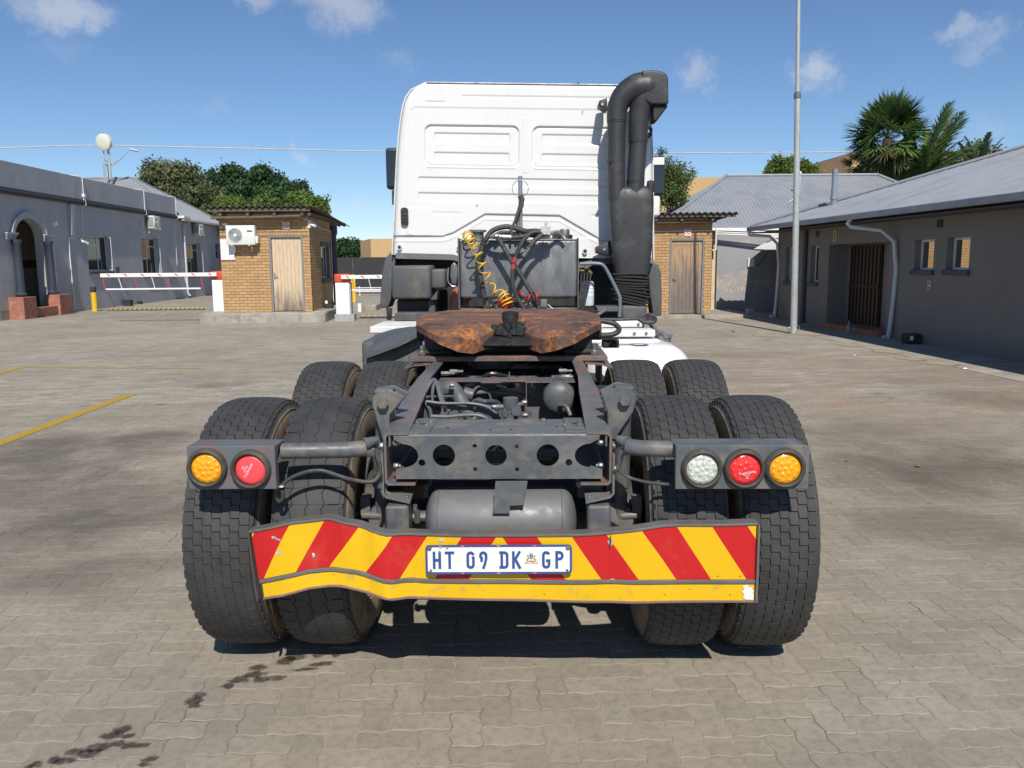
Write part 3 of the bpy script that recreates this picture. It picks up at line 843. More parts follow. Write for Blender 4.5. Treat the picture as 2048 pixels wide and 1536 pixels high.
def wavy_sheet(parent, x0, x1, y0, z0, y1, z1, name='roof_sheet', pitch=.177, amp=.028, th=.012):
    m = MB(); n = int((x1 - x0) / pitch * 8); vs_ = []
    for i in range(n + 1):
        x = x0 + (x1 - x0) * i / n; h = amp * math.cos(2 * PI * (x - x0) / pitch)
        for (y, z) in ((y0, z0), (y1, z1)):
            vs_ += [(x, y, z + h), (x, y, z + h - th)]
    F = []
    for i in range(n):
        o, q = i * 4, i * 4 + 4
        F += [(o, q, q + 2, o + 2), (o + 1, o + 3, q + 3, q + 1), (o, o + 1, q + 1, q), (o + 2, q + 2, q + 3, o + 3)]
    F += [(0, 2, 3, 1), (n * 4, n * 4 + 1, n * 4 + 3, n * 4 + 2)]
    m.add(vs_, F); return m.build(name, M_asb, parent, recalc=True, smooth=60)

def boards_door(parent, u0, u1, z0, z1, y, mat, n, name='door', frame_w=.0, panel=False):
    """door > board (each its own), frame, handle ; wall faces -y"""
    root = MB().bx(u0 - .055, u0 - .004, y - .03, y + .08, z0, z1 + .05).bx(u1 + .004, u1 + .055, y - .03, y + .08, z0, z1 + .05).bx(u0 - .004, u1 + .004, y - .028, y + .08, z1 + .003, z1 + .05).build('door_frame', M_steelframe, parent, bevel=.004)
    back = MB().bx(u0, u1, y + .05, y + .07, z0 + .01, z1).build('door', mat, parent, smooth=0)
    bu0, bu1, bz0, bz1 = u0 + .003, u1 - .003, z0 + .012, z1 - .004
    if panel:
        MB().bx(bu0, bu0 + .10, y + .018, y + .048, bz0, bz1).bx(bu1 - .10, bu1, y + .018, y + .048, bz0, bz1).bx(bu0 + .102, bu1 - .102, y + .02, y + .048, bz1 - .11, bz1).bx(bu0 + .102, bu1 - .102, y + .02, y + .048, bz0, bz0 + .12).build('door_stile', mat, back, bevel=.004)
        bu0, bu1, bz0, bz1 = bu0 + .102, bu1 - .102, bz0 + .122, bz1 - .112
    w = (bu1 - bu0) / n
    for k in range(n):
        MB().bx(bu0 + k * w + .0025, bu0 + (k + 1) * w - .0025, y + .03 + (.002 if k % 2 else 0), y + .049, bz0, bz1).build('board', mat, back, bevel=.003)
    MB().bx(u0 + .03, u0 + .07, y + .0, y + .02, z0 + .95, z0 + 1.12).cyl((u0 + .05, y + .0, z0 + 1.04), (u0 + .05, y - .045, z0 + 1.04), .012, 8).bx(u0 + .045, u0 + .15, y - .05, y - .035, z0 + 1.03, z0 + 1.05).build('handle', M_steel, back)
    return back

M_signw = pm('sign_white', (.80, .80, .80), .45, var=.03)
M_signred = pm('sign_red', (.62, .05, .045), .5, var=.05)
M_signblk = pm('sign_black', (.02, .02, .02), .5)
def ring(m, c, r0, r1, y, th=.003, n=28):
    vs_, f_ = [], []
    for k in range(n):
        a = 2 * PI * k / n
        for r in (r0, r1):
            for yy in (y, y + th): vs_.append((c[0] + r * math.cos(a), yy, c[1] + r * math.sin(a)))
    for k in range(n):
        o, q = 4 * k, 4 * ((k + 1) % n)
        f_ += [(o, q, q + 2, o + 2), (o + 2, q + 2, q + 3, o + 3), (o, o + 1, q + 1, q)]
    m.add(vs_, f_)
def nosmoking(loc, label):
    s = thing('no_smoking_sign', label, 'sign', loc, YA)
    MB().bx(-.095, .095, 0, .006, -.095, .095).build('sign_plate', M_signw, s, bevel=.002)
    m = MB(); ring(m, (0, 0), .058, .076, -.004, .004)
    M_ = Matrix.Rotation(rad(45), 4, 'Y'); m.bx(-.060, .060, -.0042, -.0005, -.008, .008, 0, M_)
    m.build('prohibition_ring', M_signred, s, recalc=True)
    MB().bx(-.045, .025, -.0025, -.0002, -.010, .004).bx(.029, .045, -.0025, -.0002, -.010, .004).tube([(.04, -.002, .012), (.048, -.002, .022), (.035, -.002, .03)], .003, 4).build('cigarette_mark', M_signblk, s)

# left gatehouse
GA, GB = -7.27, 24.3
gh = thing('gatehouse', 'small tan face-brick gatehouse with bleached plank door and wall-mounted air conditioner', 'gatehouse', yard(GA, GB), YA)
W_, D_, Z0, Z1 = 2.54, 3.5, .30, 3.14
DU0, DU1, DZ0, DZ1 = 1.445, 2.285, .31, 2.42
WN = (1.75, 3.15, 1.22, 2.22)                  # side window: along, along, z, z
m = MB().plate([(0, Z0), (W_, Z0), (W_, Z1), (0, Z1)], [[(DU0 - .05, DZ0), (DU1 + .05, DZ0), (DU1 + .05, DZ1 + .05), (DU0 - .05, DZ1 + .05)]], lambda u, v, d: (u, .008 + d, v), .2)
m.plate([(0, Z0), (D_, Z0), (D_, Z1 - .1), (0, Z1)], [[(WN[0], WN[2]), (WN[1], WN[2]), (WN[1], WN[3]), (WN[0], WN[3])]], lambda u, v, d: (W_ - .008 - d, u + .01, v), .2)
m.bx(0, .2, .21, D_, Z0, Z1 - .1).bx(.2, W_ - .21, D_ - .2, D_, Z0, Z1 - .1)
m.build('wall_core', M_mortar, gh, smooth=0, recalc=True)
lay_bricks(gh, lambda u, v, d: (Vector((u, d, v)), 0), W_, Z0, 33, [(DU0 - .055, DU1 + .055, 0, DZ1 + .06), (0, W_, DZ1 + .06, DZ1 + .14)], lambda u, v: -v * .01 + (0 if True else 0), 1, 300)
lay_bricks(gh, lambda u, v, d: (Vector((W_ - d, u, v)), PI / 2), D_, Z0, 32, [(WN[0] - .02, WN[1] + .02, WN[2] - .12, WN[3] + .12)], lambda u, v: 0, 2, 0)
lay_bricks(gh, lambda u, v, d: (Vector((d, D_ - u, v)), -PI / 2), D_, Z0, 32, [], lambda u, v: 0, 3, 0)
# soldier course over the door
sm = MB().bx(0, BH - MJ, 0, .04, 0, .11).mesh('soldier', M_brick, bevel=.0025, smooth=0)
for k in range(int(W_ / BH)):
    o = bpy.data.objects.new('brick', sm); COL.objects.link(o); o.parent = gh; o.location = (k * W_ / int(W_ / BH) + .004, 0, DZ1 + .065); o.scale = (1, 1, .68)
boards_door(gh, DU0, DU1, DZ0, DZ1, .02, M_door1, 8)
fr = lambda a, b, d: (W_ + d, WN[0] + a, WN[2] + b)
window_part(gh, fr, WN[1] - WN[0], WN[3] - WN[2], [.5, .95], (), depth=.10, sill=False)
MB().bx(W_ - .03, W_ + .05, WN[0] - .08, WN[1] + .08, WN[2] - .1, WN[2] - .002).build('window_sill', M_trim, gh, bevel=.006)
MB().bx(W_ - .03, W_ + .04, WN[0] - .08, WN[1] + .08, WN[3] + .002, WN[3] + .11).build('lintel', M_trim, gh, bevel=.006)
MB().bx(.25, W_ - .25, .3, D_ - .3, Z0, Z0 + .05).build('floor', M_concrete, gh)
wavy_sheet(gh, -.32, 2.62 + .18, -.48, 3.28, 6.2, 3.02)
MB().bx(-.20, 2.66, -.40, -.36, 3.135, 3.235).build('fascia_beam', M_timber, gh, bevel=.004)
MB().bx(2.60, 2.66, -.35, 6.1, 3.02, 3.11).build('barge_board', M_timber, gh, bevel=.004)
for x in (.12, .88, 1.62, 2.4): MB().bx(x, x + .07, -.352, 6.0, 3.03, 3.13).build('rafter', M_timber, gh)
MB().tube([(-.12, -.30, 2.97), (1.2, -.30, 2.985), (2.38, -.30, 3.01)], .035, 8).build('rain_gutter', M_timber, gh)
MB().bx(-.0, 2.5, 3.5, 5.9, Z0 - .2, Z0 - .02).build('porch_floor', M_concrete, gh)
MB().lathe([(.14, .1), (.14, .3), (.115, .35), (.11, 2.6), (.15, 2.7), (.15, 2.95)], (2.45, 4.6, 0), 'z', 16).build('porch_column', M_column, gh)
pl = MB().bx(-.62, 2.95, -.32, -.005, -.02, Z0 - .03).bx(-.62, 2.95, -.005, 3.9, -.02, Z0 - .003)
pl.build('plinth', M_concrete, gh, bevel=.02)
MB().tube([(2.40, -.02, 2.95), (2.62, .02, 2.88), (2.60, 1.6, 2.72), (2.6, 3.3, 2.72), (2.6, 3.3, .4)], .012, 5).build('conduit', M_whitepipe, gh)

acp = []
def ac_unit(loc, rz, label, w=.80, h=.54, logo=True):
    t_ = thing('air_conditioner', label, 'air conditioner', loc, rz, 'outdoor air conditioner units')
    MB().bx(-w / 2, w / 2, -.30, 0, 0, h).bx(w / 2, w / 2 + .07, -.26, -.05, .04, h * .45).build('casing', M_ac, t_, bevel=.012, seg=2)
    cx, cz = -w * .14 - .03, h * .5
    m = MB().lathe([(.205, -.302), (.205, -.31), (.195, -.314), (.19, -.302)], (cx, 0, cz), 'y', 32)
    for r in np.linspace(.05, .18, 8): m.lathe([(r, -.304), (r + .004, -.312), (r + .009, -.304)], (cx, 0, cz), 'y', 28)
    for k in range(6):
        a = k * PI / 3; m.tube([(cx, -.308, cz), (cx + .19 * math.cos(a), -.308, cz + .19 * math.sin(a))], .003, 4)
    m.build('fan_grille', M_frame, t_)
    MB().lathe([(.001, -.3015), (.19, -.3015)], (cx, 0, cz), 'y', 32).build('fan_opening', M_acdark, t_)
    MB().lathe([(.001, -.318), (.045, -.318), (.045, -.303)], (cx, 0, cz), 'y', 20).build('fan_hub', M_whitepipe, t_)
    if logo: MB().bx(w * .24, w * .42, -.303, -.3, h * .66, h * .74).build('name_badge', M_trim, t_)
    m = MB()
    for k in range(7): m.bx(-w / 2 - .004, -w / 2 + .0, -.27 + .04 * k, -.245 + .04 * k, .05, h - .05)
    m.build('side_slots', M_acdark, t_)
    m = MB()
    for x in (-w * .32, w * .28): m.bx(x, x + .03, -.34, 0, -.03, -.002).bx(x, x + .03, -.03, 0, -.20, -.03)
    m.build('wall_bracket', M_whitepipe, t_)
    return t_
ac_unit(yard(-6.60, 24.29, 2.22), YA, 'white air conditioner unit on the front of the brick gatehouse')
ac_unit(yard(LA + .10, 38.75, 3.32), YA + PI / 2, 'white air conditioner unit above the second window of the blue-grey building', .8, .56, False)
ac_unit(yard(LA + .10, 44.9, 3.25), YA + PI / 2, 'white air conditioner unit beside the downpipe under the far roof', .8, .56, False)
ac_unit(yard(LA + .10, 49.4, 3.25), YA + PI / 2, 'farthest air conditioner unit, half hidden behind the gatehouse corner', .8, .5, False)
nosmoking(yard(-5.37, 24.27, 2.76), 'square no smoking sign above the plank door of the left gatehouse')
nb = thing('notice_board', 'white notice with a pink border below the air conditioner at the gatehouse corner', 'notice board', yard(-7.06, 24.27, 2.10), YA)
MB().bx(-.20, .20, 0, .012, -.30, .30).build('board_sheet', M_signw, nb)
m = MB().bx(-.20, .20, -.004, 0, .285, .30).bx(-.20, -.188, -.004, 0, -.30, .285).bx(-.188, .20, -.004, 0, -.30, -.292)
rr = random.Random(8)
for k in range(13):
    x = -.16
    while x < .15:
        l = rr.uniform(.015, .06); m.bx(x, min(.16, x + l), -.0035, -.0005, .245 - k * .04, .250 - k * .04); x += l + rr.uniform(.008, .03)
m.build('printed_lines', pm('pink_print', (.75, .32, .36), .6), nb)
MB().bx(-7.03 + 7.06 - .13, -7.03 + 7.06 + .0, .0, .05, .66, .74).build('junction_box', M_signw, nb)
camr = thing('security_camera', 'white bullet security camera on the corner of the left gatehouse', 'camera', yard(-4.71, 24.28, 2.80), YA)
MB().bx(-.04, .04, -.02, .03, -.12, .08).build('mount_plate', M_signw, camr, bevel=.006)
MB().tube([(0, -.03, 0), (.06, -.08, -.01)], .012, 6).tube([(.04, -.06, -.02), (.20, -.20, -.07)], .036, 12).build('camera_body', M_signw, camr)
camr2 = thing('security_camera', 'small white camera hanging by the first window of the blue-grey building', 'camera', yard(LA + .02, LB + 6.0, 2.62), YA)
MB().bx(0, .05, -.05, .05, -.02, .08).tube([(.04, 0, 0), (.10, .05, -.03)], .012, 6).tube([(.08, 0, -.03), (.17, .22, -.12)], .05, 10).build('camera_body', M_signw, camr2)

# right gatehouse, partly behind the cab
G2A = 2.60
g2 = thing('brick_outbuilding', 'tan brick outbuilding with a dark-stained wooden door, right behind the cab', 'gatehouse', yard(G2A, 24.3), YA)
W2, Z0b = 4.38, .10
d0, d1, dz0, dz1 = 3.20, 4.10, .11, 2.24
m = MB().plate([(0, Z0b), (W2, Z0b), (W2, 2.98), (0, 2.98)], [[(d0 - .05, dz0), (d1 + .05, dz0), (d1 + .05, dz1 + .05), (d0 - .05, dz1 + .05)]], lambda u, v, d: (u, .008 + d, v), .2)
m.bx(W2 - .21, W2 - .008, .21, 3.3, Z0b, 2.9).bx(0, .2, .21, 3.3, Z0b, 2.9).bx(.2, W2 - .21, 3.1, 3.3, Z0b, 2.9)
m.build('wall_core', M_mortar, g2, smooth=0, recalc=True)
lay_bricks(g2, lambda u, v, d: (Vector((u, d, v)), 0), W2, Z0b, 33, [(d0 - .055, d1 + .055, 0, dz1 + .06), (0, W2, dz1 + .06, dz1 + .14)], lambda u, v: -u, 5, 235)
lay_bricks(g2, lambda u, v, d: (Vector((W2 - d, u, v)), PI / 2), 3.3, Z0b, 33, [], lambda u, v: 0, 6, 0)
for k in range(int(W2 / BH)):
    o = bpy.data.objects.new('brick', sm); COL.objects.link(o); o.parent = g2; o.location = (k * W2 / int(W2 / BH) + .004, 0, dz1 + .065); o.scale = (1, 1, .68)
boards_door(g2, d0, d1, dz0, dz1, .02, M_door2, 6, panel=True)
wavy_sheet(g2, -.4, 5.02, -.50, 3.02, 4.0, 2.86)
MB().bx(-.3, 4.95, -.42, -.38, 2.90, 2.985).build('fascia_beam', M_timber, g2, bevel=.004)
for x in (.2, 1.0, 1.8, 2.6, 3.35, 4.25): MB().bx(x, x + .07, -.37, 3.8, 2.80, 2.89).build('rafter', M_timber, g2)
MB().tube([(0, -.26, 2.74), (2.5, -.26, 2.76), (4.42, -.26, 2.79)], .035, 8).build('rain_gutter', M_timber, g2)
MB().tube([(2.5, -.02, 2.52), (4.38, -.02, 2.54)], .012, 5).build('conduit', M_frame, g2)
MB().bx(-.6, 5.5, -.55, -.004, -.02, Z0b - .003).bx(-.6, 5.65, -.004, 2.4, -.02, Z0b - .006).build('plinth', M_concrete, g2, bevel=.015)
M_marker = pm('orange_marker', (.75, .33, .02), .5)
MB().bx(3.0, 3.07, -.008, 0, 2.41, 2.48).build('reflector', M_marker, g2)
nosmoking(yard(6.25, 24.27, 2.47), 'square no smoking sign above the dark-stained door of the right outbuilding')
ks = thing('kerb_stone', 'short upright concrete kerb stone with a painted mark at the plinth end', 'kerb stone', yard(8.05, 23.95), YA)
MB().bx(-.1, .1, -.1, .1, -.02, .26).build('stone', M_concrete, ks, bevel=.02); MB().bx(-.06, .06, -.103, -.1, .05, .2).build('painted_mark', pm('dull_green_paint', (.2, .24, .2), .8), ks)

# ---- grey boundary wall with peeling paint, pergola pipes and canopy ------------------------------
t = NT('peeling_grey_paint'); v_ = t.obj(); s_ = t.node('SeparateXYZ'); t.l.new(v_, s_.inputs[0])
_n = t.noise(t.mapped(v_, (1, 1, 1.5)), 2.6, 9, .66, .6)
_band = t.ramp(t.math('MULTIPLY', s_.outputs[2], .4), [(.22, 0.), (.34, 1.), (.48, 1.), (.58, 0.)])
_w = t.ramp(t.math('ADD', _n, t.math('MULTIPLY', _band, .16)), [(.64, 0.), (.66, 1.)])
_inner = t.ramp(t.noise(v_, 16, 5), [(.4, (.33, .24, .17)), (.55, (.44, .40, .36))])
t.set(t.mix(_w, t.ramp(t.noise(v_, 1.2, 5), [(.3, (.27, .275, .29)), (.7, (.31, .315, .33))]), _inner), .85); t.bump(_w, -.4, .004)
M_peel = t.mat
pw = thing('boundary_wall', 'pale grey boundary wall with peeling paint between outbuilding and right building', 'wall', yard(7.75, 26.55), YA)
MB().bx(.05, 5.0, 0, .22, -.05, 2.52).build('wall', M_peel, pw, bevel=.01)
MB().bx(-.12, .0, -.02, .2, -.02, 2.20).build('corner_post', pm('cream_post', (.62, .50, .33), .8, dirt=(.4, .22, .12), damt=.25), pw, bevel=.008)
MB().bx(-.75, -.6, -.1, .1, -.02, 2.5).build('side_pier', M_trim, pw)
MB().bx(1.05, 1.25, -.08, -.005, 1.45, 1.72).build('meter_box', M_signw, pw, bevel=.01)
for z, z2 in ((2.62, 2.50), (2.56, 2.42), (2.50, 2.36)):
    MB().tube([(-.1, -.3, z), (2.6, -.5, z2)], .022, 6).build('overhead_pipe', M_whitepipe, pw)
MB().tube([(-.08, -.3, 2.66), (-.08, -.28, 2.0), (-.2, -.3, 1.98)], .035, 7).build('downpipe', M_whitepipe, pw)
M_canopy = pm('canopy_fabric', (.55, .52, .48), .8, var=.08)
cn = thing('canopy', 'beige fabric canopy at the far end of the right building', 'canopy', yard(8.98, 25.1), YA)
MB().add([(-.1, -.15, 1.98), (2.8, -.15, 1.98), (2.8, 1.35, 2.46), (.75, 1.35, 2.44), (-.1, 1.1, 2.02), (-.1, -.15, 1.95), (2.8, -.15, 1.95), (2.8, 1.35, 2.43), (.75, 1.35, 2.41), (-.1, 1.1, 1.99)],
         [(0, 1, 2, 3, 4), (9, 8, 7, 6, 5), (0, 5, 6, 1), (1, 6, 7, 2), (2, 7, 8, 3), (3, 8, 9, 4), (4, 9, 5, 0)]).build('fabric', M_canopy, cn, recalc=True)
MB().tube([(.0, .0, 1.96), (.0, .6, 1.7), (.1, 1.3, 1.5)], .03, 6).tube([(1.0, .2, 1.98), (1.2, 1.3, 1.9)], .02, 6).build('arm', M_trim, cn)
MB().lathe([(0, -.1), (.13, -.06), (.15, 0), (.13, .06), (0, .1)], (.95, .5, 2.36), 'z', 16).build('round_float', M_canopy, cn)

# ---- corrugated-roofed house behind ---------------------------------------------------------------
hh = thing('house', 'low house with a wide weathered corrugated hip roof behind the outbuilding', 'house', yard(7.25, 33.0), YA)
E0, E1, E2, E3 = Vector((0, 0, 2.96)), Vector((14.0, 0, 2.96)), Vector((14.0, 8.2, 2.96)), Vector((0, 8.2, 2.96))
K0, K1 = Vector((4.0, 4.1, 5.36)), Vector((10.85, 4.1, 5.36))
m = MB(); hip(m, E0, E1, K0, K1, .152); hip(m, E1, E2, K1, K1, .152); hip(m, E2, E3, K1, K0, .152); hip(m, E3, E0, K0, K0, .152)
m.build('roof', M_roof, hh, smooth=0)
m = MB()
for a, b in ((E0, K0), (E1, K1), (K0, K1)): m.tube([a + Vector((0, 0, .03)), b + Vector((0, 0, .045))], .07, 6)
m.build('ridge_capping', M_roof, hh)
MB().bx(.3, 13.7, .45, 7.8, -.05, 2.85).build('wall', M_wallR, hh, smooth=0)
MB().bx(-.02, 14.0, -.12, 0, 2.84, 2.95).build('gutter', M_whitepipe, hh, bevel=.01)
MB().tube([(6.55, 2.2, 4.2), (6.55, 2.2, 5.25)], .018, 5).lathe([(0, -.08), (.07, -.04), (.07, .04), (0, .08)], (6.55, 2.2, 5.3), 'z', 10).tube([(5.9, 1.6, 4.05), (6.5, 2.1, 4.4)], .015, 4).build('roof_aerial', M_frame, hh)

# ---- right-hand building ----------------------------------------------------------------------------
RA = 8.753
rb = thing('service_building', 'dark grey building with pale sheet roof, small windows and recessed door on the right', 'building', yard(RA, 0), YA)
RW = [(15.55, 1.44, .70, .59, 'f'), (14.40, 1.45, .72, .59, 'f'), (20.88, 1.08, .50, .93, 'd'), (22.5, 1.07, .62, .95, 'd'), (21.82, 1.45, .22, .55, 'd')]
DR = (17.25, 20.25, .12, 2.02)
hs = [[(u, v), (u + w, v), (u + w, v + h), (u, v + h)] for (u, v, w, h, k) in RW[:4]] + [[(DR[0], DR[2] - .3 + .19), (DR[1], DR[2] - .3 + .19), (DR[1], DR[3]), (DR[0], DR[3])]]
m = MB().plate([(-6, -.1), (23.75, -.1), (23.75, 2.62), (-6, 2.62)], hs, lambda u, v, d: (d, u, v), .26)
m.build('wall', M_wallR, rb, smooth=0, recalc=True)
MB().bx(.27, 12, 23.5, 23.74, -.1, 2.6).build('end_wall', M_wallR, rb, smooth=0)
MB().bx(.47, .62, 17.0, 20.5, 0, 2.6).bx(.261, .47, 17.0, 17.245, 0, 2.6).bx(.261, .47, 20.255, 20.5, 0, 2.6).bx(.261, .47, 17.245, 20.255, 2.025, 2.2).build('recess_wall', M_wallR, rb, smooth=0)
MB().bx(-.18, .465, 17.26, 20.24, -.02, .12).build('door_step', M_redstep, rb, bevel=.008)
dd = MB().bx(.42, .466, 18.42, 19.98, .125, 1.98).build('door', pm('dark_varnished_door', (.030, .020, .013), .5, var=.3, stretch=(1, 6, 1)), rb)
for k in range(9): MB().bx(.395, .415, 18.46 + k * .18, 18.48 + k * .18, .14, 1.96).build('gate_bar', MATS['dark_varnished_door'], dd)
MB().bx(.39, .418, 18.43, 19.97, 1.0, 1.06).build('gate_rail', M_black, dd)
for (u, v, w, h, k) in RW:
    if k == 'd' and w < .3: continue
    fr = (lambda u0, v0: (lambda a, b, d: (-d, u0 + a, v0 + b)))(u, v)
    window_part(rb, fr, w, h, [], (), glass=M_filmglass if k == 'f' else M_glass, depth=.13)
# roof: gutter edge, long slope and hip at the far end
ea, eb = -.62, 24.35
m = MB()
C0, C1, C2 = Vector((ea, -8, 2.62)), Vector((ea, eb, 2.62)), Vector((13.5, eb, 2.62))
TA, TB = Vector((ea + 6.8, -8, 2.62 + 2.24)), Vector((ea + 6.8, eb - 6.8, 2.62 + 2.24))
ed = Vector((0, -1, 0)); upv = Vector((6.8, 0, 2.24)); Hs = upv.length; upv.normalize(); nr = Vector((-2.24, 0, 6.8)).normalized()
corrugated(m, C1, ed, upv, nr, 32.35, lambda s_: Hs * min(1, s_ / 6.8), .2, .016)
up2 = Vector((0, -6.8, 2.24)).normalized()
corrugated(m, C2, Vector((-1, 0, 0)), up2, Vector((0, 2.24, 6.8)).normalized(), 13.5 - ea, lambda s_: Hs * min(1, min(s_ / 6.8, (13.5 - ea - s_) / 6.8)), .2, .016)
corrugated(m, Vector((13.5, -8, 2.62)), Vector((0, 1, 0)), Vector((-6.8, 0, 2.24)).normalized(), Vector((2.24, 0, 6.8)).normalized(), 32.35, lambda s_: Hs * min(1, (32.35 - s_) / 6.8), .2, .016)
m.build('roof', M_roofR, rb, smooth=0)
MB().tube([C1 + Vector((0, 0, .03)), TB + Vector((0, 0, .04))], .06, 6).build('ridge_capping', M_roofR, rb)
MB().bx(ea - .12, ea + .0, -8, eb, 2.50, 2.625).build('gutter', pm('pale_gutter', (.30, .32, .35), .5), rb, bevel=.012)
MB().bx(ea + .02, .0, -8, eb, 2.44, 2.46).build('soffit', M_trim, rb, smooth=0)
for (yb_, zt) in ((16.92, 2.5),):
    MB().tube([(ea - .06, yb_ + .75, 2.52), (ea - .06, yb_ + .72, 2.35), (-.08, yb_, 2.02), (-.08, yb_, .12), (-.2, yb_ + .02, .05)], .045, 10, smooth=3).build('downpipe', M_bluepipe, rb)
MB().tube([(ea - .06, 24.2, 2.5), (ea - .06, 24.15, 2.38), (-.07, 23.62, 2.12), (-.07, 23.62, .12), (-.2, 23.6, .06)], .045, 8, smooth=3).build('downpipe', M_bluepipe, rb)
MB().tube([(-.06, 21.62, 2.44), (-.06, 21.62, 0)], .055, 8).build('vent_stack', M_trim, rb)
MB().tube([(.9, 22.2, 2.9), (.9, 22.2, 4.05)], .075, 10).lathe([(.09, 3.1), (.095, 3.14), (.09, 3.18)], (.9, 22.2, .15), 'z', 12).build('roof_vent_pipe', pm('vent_grey', (.22, .25, .29), .5), rb)
for (u, v) in ((15.3, 2.3), (12.6, 2.3), (20.9, 2.3)): MB().bx(-.012, 0, u, u + .2, v - .06, v + .08).build('air_brick', M_black, rb)
sg = thing('wall_sign', 'narrow yellow sign above the recessed door', 'sign', yard(RA - .005, 19.95, 2.22), YA)
MB().bx(-.012, 0, -.09, .09, -.12, .14).build('sign_plate', pm('faded_yellow', (.50, .38, .16), .6), sg)
MB().lathe([(.001, -.014), (.035, -.0145)], (0, 0, .06), 'x', 12).bx(-.0145, -.0125, -.02, .02, -.09, -.01).build('pictogram', M_signblk, sg)
sg = thing('wall_sign', 'small cream notice below the middle windows of the right building', 'sign', yard(RA - .005, 15.62, 1.15), YA)
MB().bx(-.012, 0, -.06, .06, -.09, .09).build('sign_plate', pm('cream_sign', (.48, .44, .34), .6), sg)
MB().lathe([(.001, -.014), (.022, -.0145)], (0, 0, .045), 'x', 12).bx(-.0145, -.0125, -.035, .035, -.07, -.055).bx(-.0145, -.0125, -.035, .035, -.045, -.03).build('pictogram', M_signblk, sg)
fe = thing('fire_extinguisher', 'red fire extinguisher with a white plate hanging inside the door recess', 'extinguisher', yard(RA + .37, 17.75, .95), YA + PI / 2)
MB().lathe([(.0, 0), (.07, .02), (.075, .1), (.075, .36), (.04, .44), (.02, .46), (.02, .5)], (0, .05, 0), 'z', 14).build('cylinder', M_signred, fe)
MB().bx(-.2, -.06, -.01, .01, .32, .55).build('sign_plate', M_signw, fe)
bt = MB().lathe([(.0, 0), (.05, .01), (.05, .18), (.02, .26), (.02, .3)], n=12)
o = bt.build('plastic_bottle', NT('clear_plastic').set((.16, .18, .18), .15, 0, .5).mat, None); o.location = yard(8.35, 18.1, 0); tag(o, 'clear plastic bottle standing by the red step', 'bottle')
tb = thing('trap_box', 'small black bait box on the ground against the dark grey wall', 'box', yard(RA - .18, 15.85), YA)
MB().bx(-.13, .13, -.14, .14, 0, .2).build('box', M_black, tb, bevel=.02); MB().bx(-.1, -.03, -.144, -.141, .08, .17).build('paper_label', M_signw, tb)
tb = thing('trap_box', 'small dark bait box beside the side wall of the left gatehouse', 'box', yard(-4.62, 26.0, .30), YA)
MB().bx(-.06, .2, -.13, .13, 0, .26).build('box', M_black, tb, bevel=.02); MB().bx(-.02, .06, -.134, -.131, .15, .24).build('paper_label', M_signw, tb)
tb = thing('trap_box', 'small dark bait box at the foot of the blue-grey building wall', 'box', yard(LA + .25, 35.3, .0), YA)
MB().bx(-.15, .15, -.15, .15, 0, .26).build('box', M_black, tb, bevel=.02)

# ---- far background -------------------------------------------------------------------------------
def bgbox(name, label, cat, a, b, w, d, h, mat, z0=-.1):
    o = MB().bx(0, w, 0, d, z0, h).build(name, mat, None, smooth=0); o.location = yard(a, b); o.rotation_euler = (0, 0, YA); return tag(o, label, cat)
a0, z0 = at(1352, 355, 58); a1, z1 = at(1460, 352, 58)
bgbox('tan_building', 'tan brick building top showing left of the hip roof, behind the tree', 'building', a0 - 6, 58, a1 - a0 + 12, 10, z0, M_tan)
a0, z0 = at(1703, 305, 62)
tb2 = thing('tan_building', 'tall tan building with sloping brown side wall beside the palms', 'building', yard(a0, 62), YA)
MB().bx(0, 14, .01, 12, -.1, z0).build('front_wall', M_tan, tb2, smooth=0)
al, zl = at(1612, 334, 62)
MB().add([(0, 0, -.1), (-(a0 - al), 1.5, -.1), (-(a0 - al), 1.5, zl), (0, 0, z0)], [(0, 1, 2, 3)]).add([(.02, .3, -.1), (-(a0 - al), 1.9, -.1), (-(a0 - al), 1.9, zl), (.02, .3, z0)], [(3, 2, 1, 0)]).build('side_wall', M_tanroof, tb2, smooth=0)
a0, z0 = at(713, 481, 80); a1, _ = at(741, 481, 80)
tw = thing('tan_building', 'distant low tan building between the left gatehouse and the cab', 'building', yard(a1, 80), YA)
MB().bx(0, 12, 0, 8, -.1, z0 + .15).build('front_wall', M_tan, tw, smooth=0)
MB().add([(-.01, .01, -.1), (-(a1 - a0), 2.6, -.1), (-(a1 - a0), 2.6, z0), (-.01, .01, z0 + .15), (-.01, 3, -.1), (-.01, 3, z0)], [(1, 0, 3, 2), (0, 4, 5, 3), (1, 2, 5, 4), (2, 3, 5)]).build('side_wall', pm('tan_side', (.46, .32, .155), .9, var=.06), tw, smooth=0)
# dark shade-net fence
sf = thing('shade_net_fence', 'dark shade-net fence across the road beyond the barriers', 'fence', yard(-14.3, 47), YA)
for k in range(14):
    MB().bx(k * 2.5 + .03, k * 2.5 + 2.47, 0, .02, .02, 2.02).build('net_panel', pm('shade_net', (.035, .035, .04), .9, var=.25, stretch=(6, 1, 1), scale=2), sf)
    MB().tube([(k * 2.5, .03, 0), (k * 2.5, .03, 2.05)], .03, 6).build('post', M_trim, sf)
gr = thing('guard_rail', 'low pale rail in front of the dark shade-net fence', 'rail', yard(-9, 43.5), YA)
for z in (.42, .22): MB().tube([(0, 0, z), (12, 0, z)], .03, 6).build('rail', M_frame, gr)
for x in range(0, 13, 3): MB().tube([(x, .04, 0), (x, .04, .5)], .035, 6).build('post', M_frame, gr)
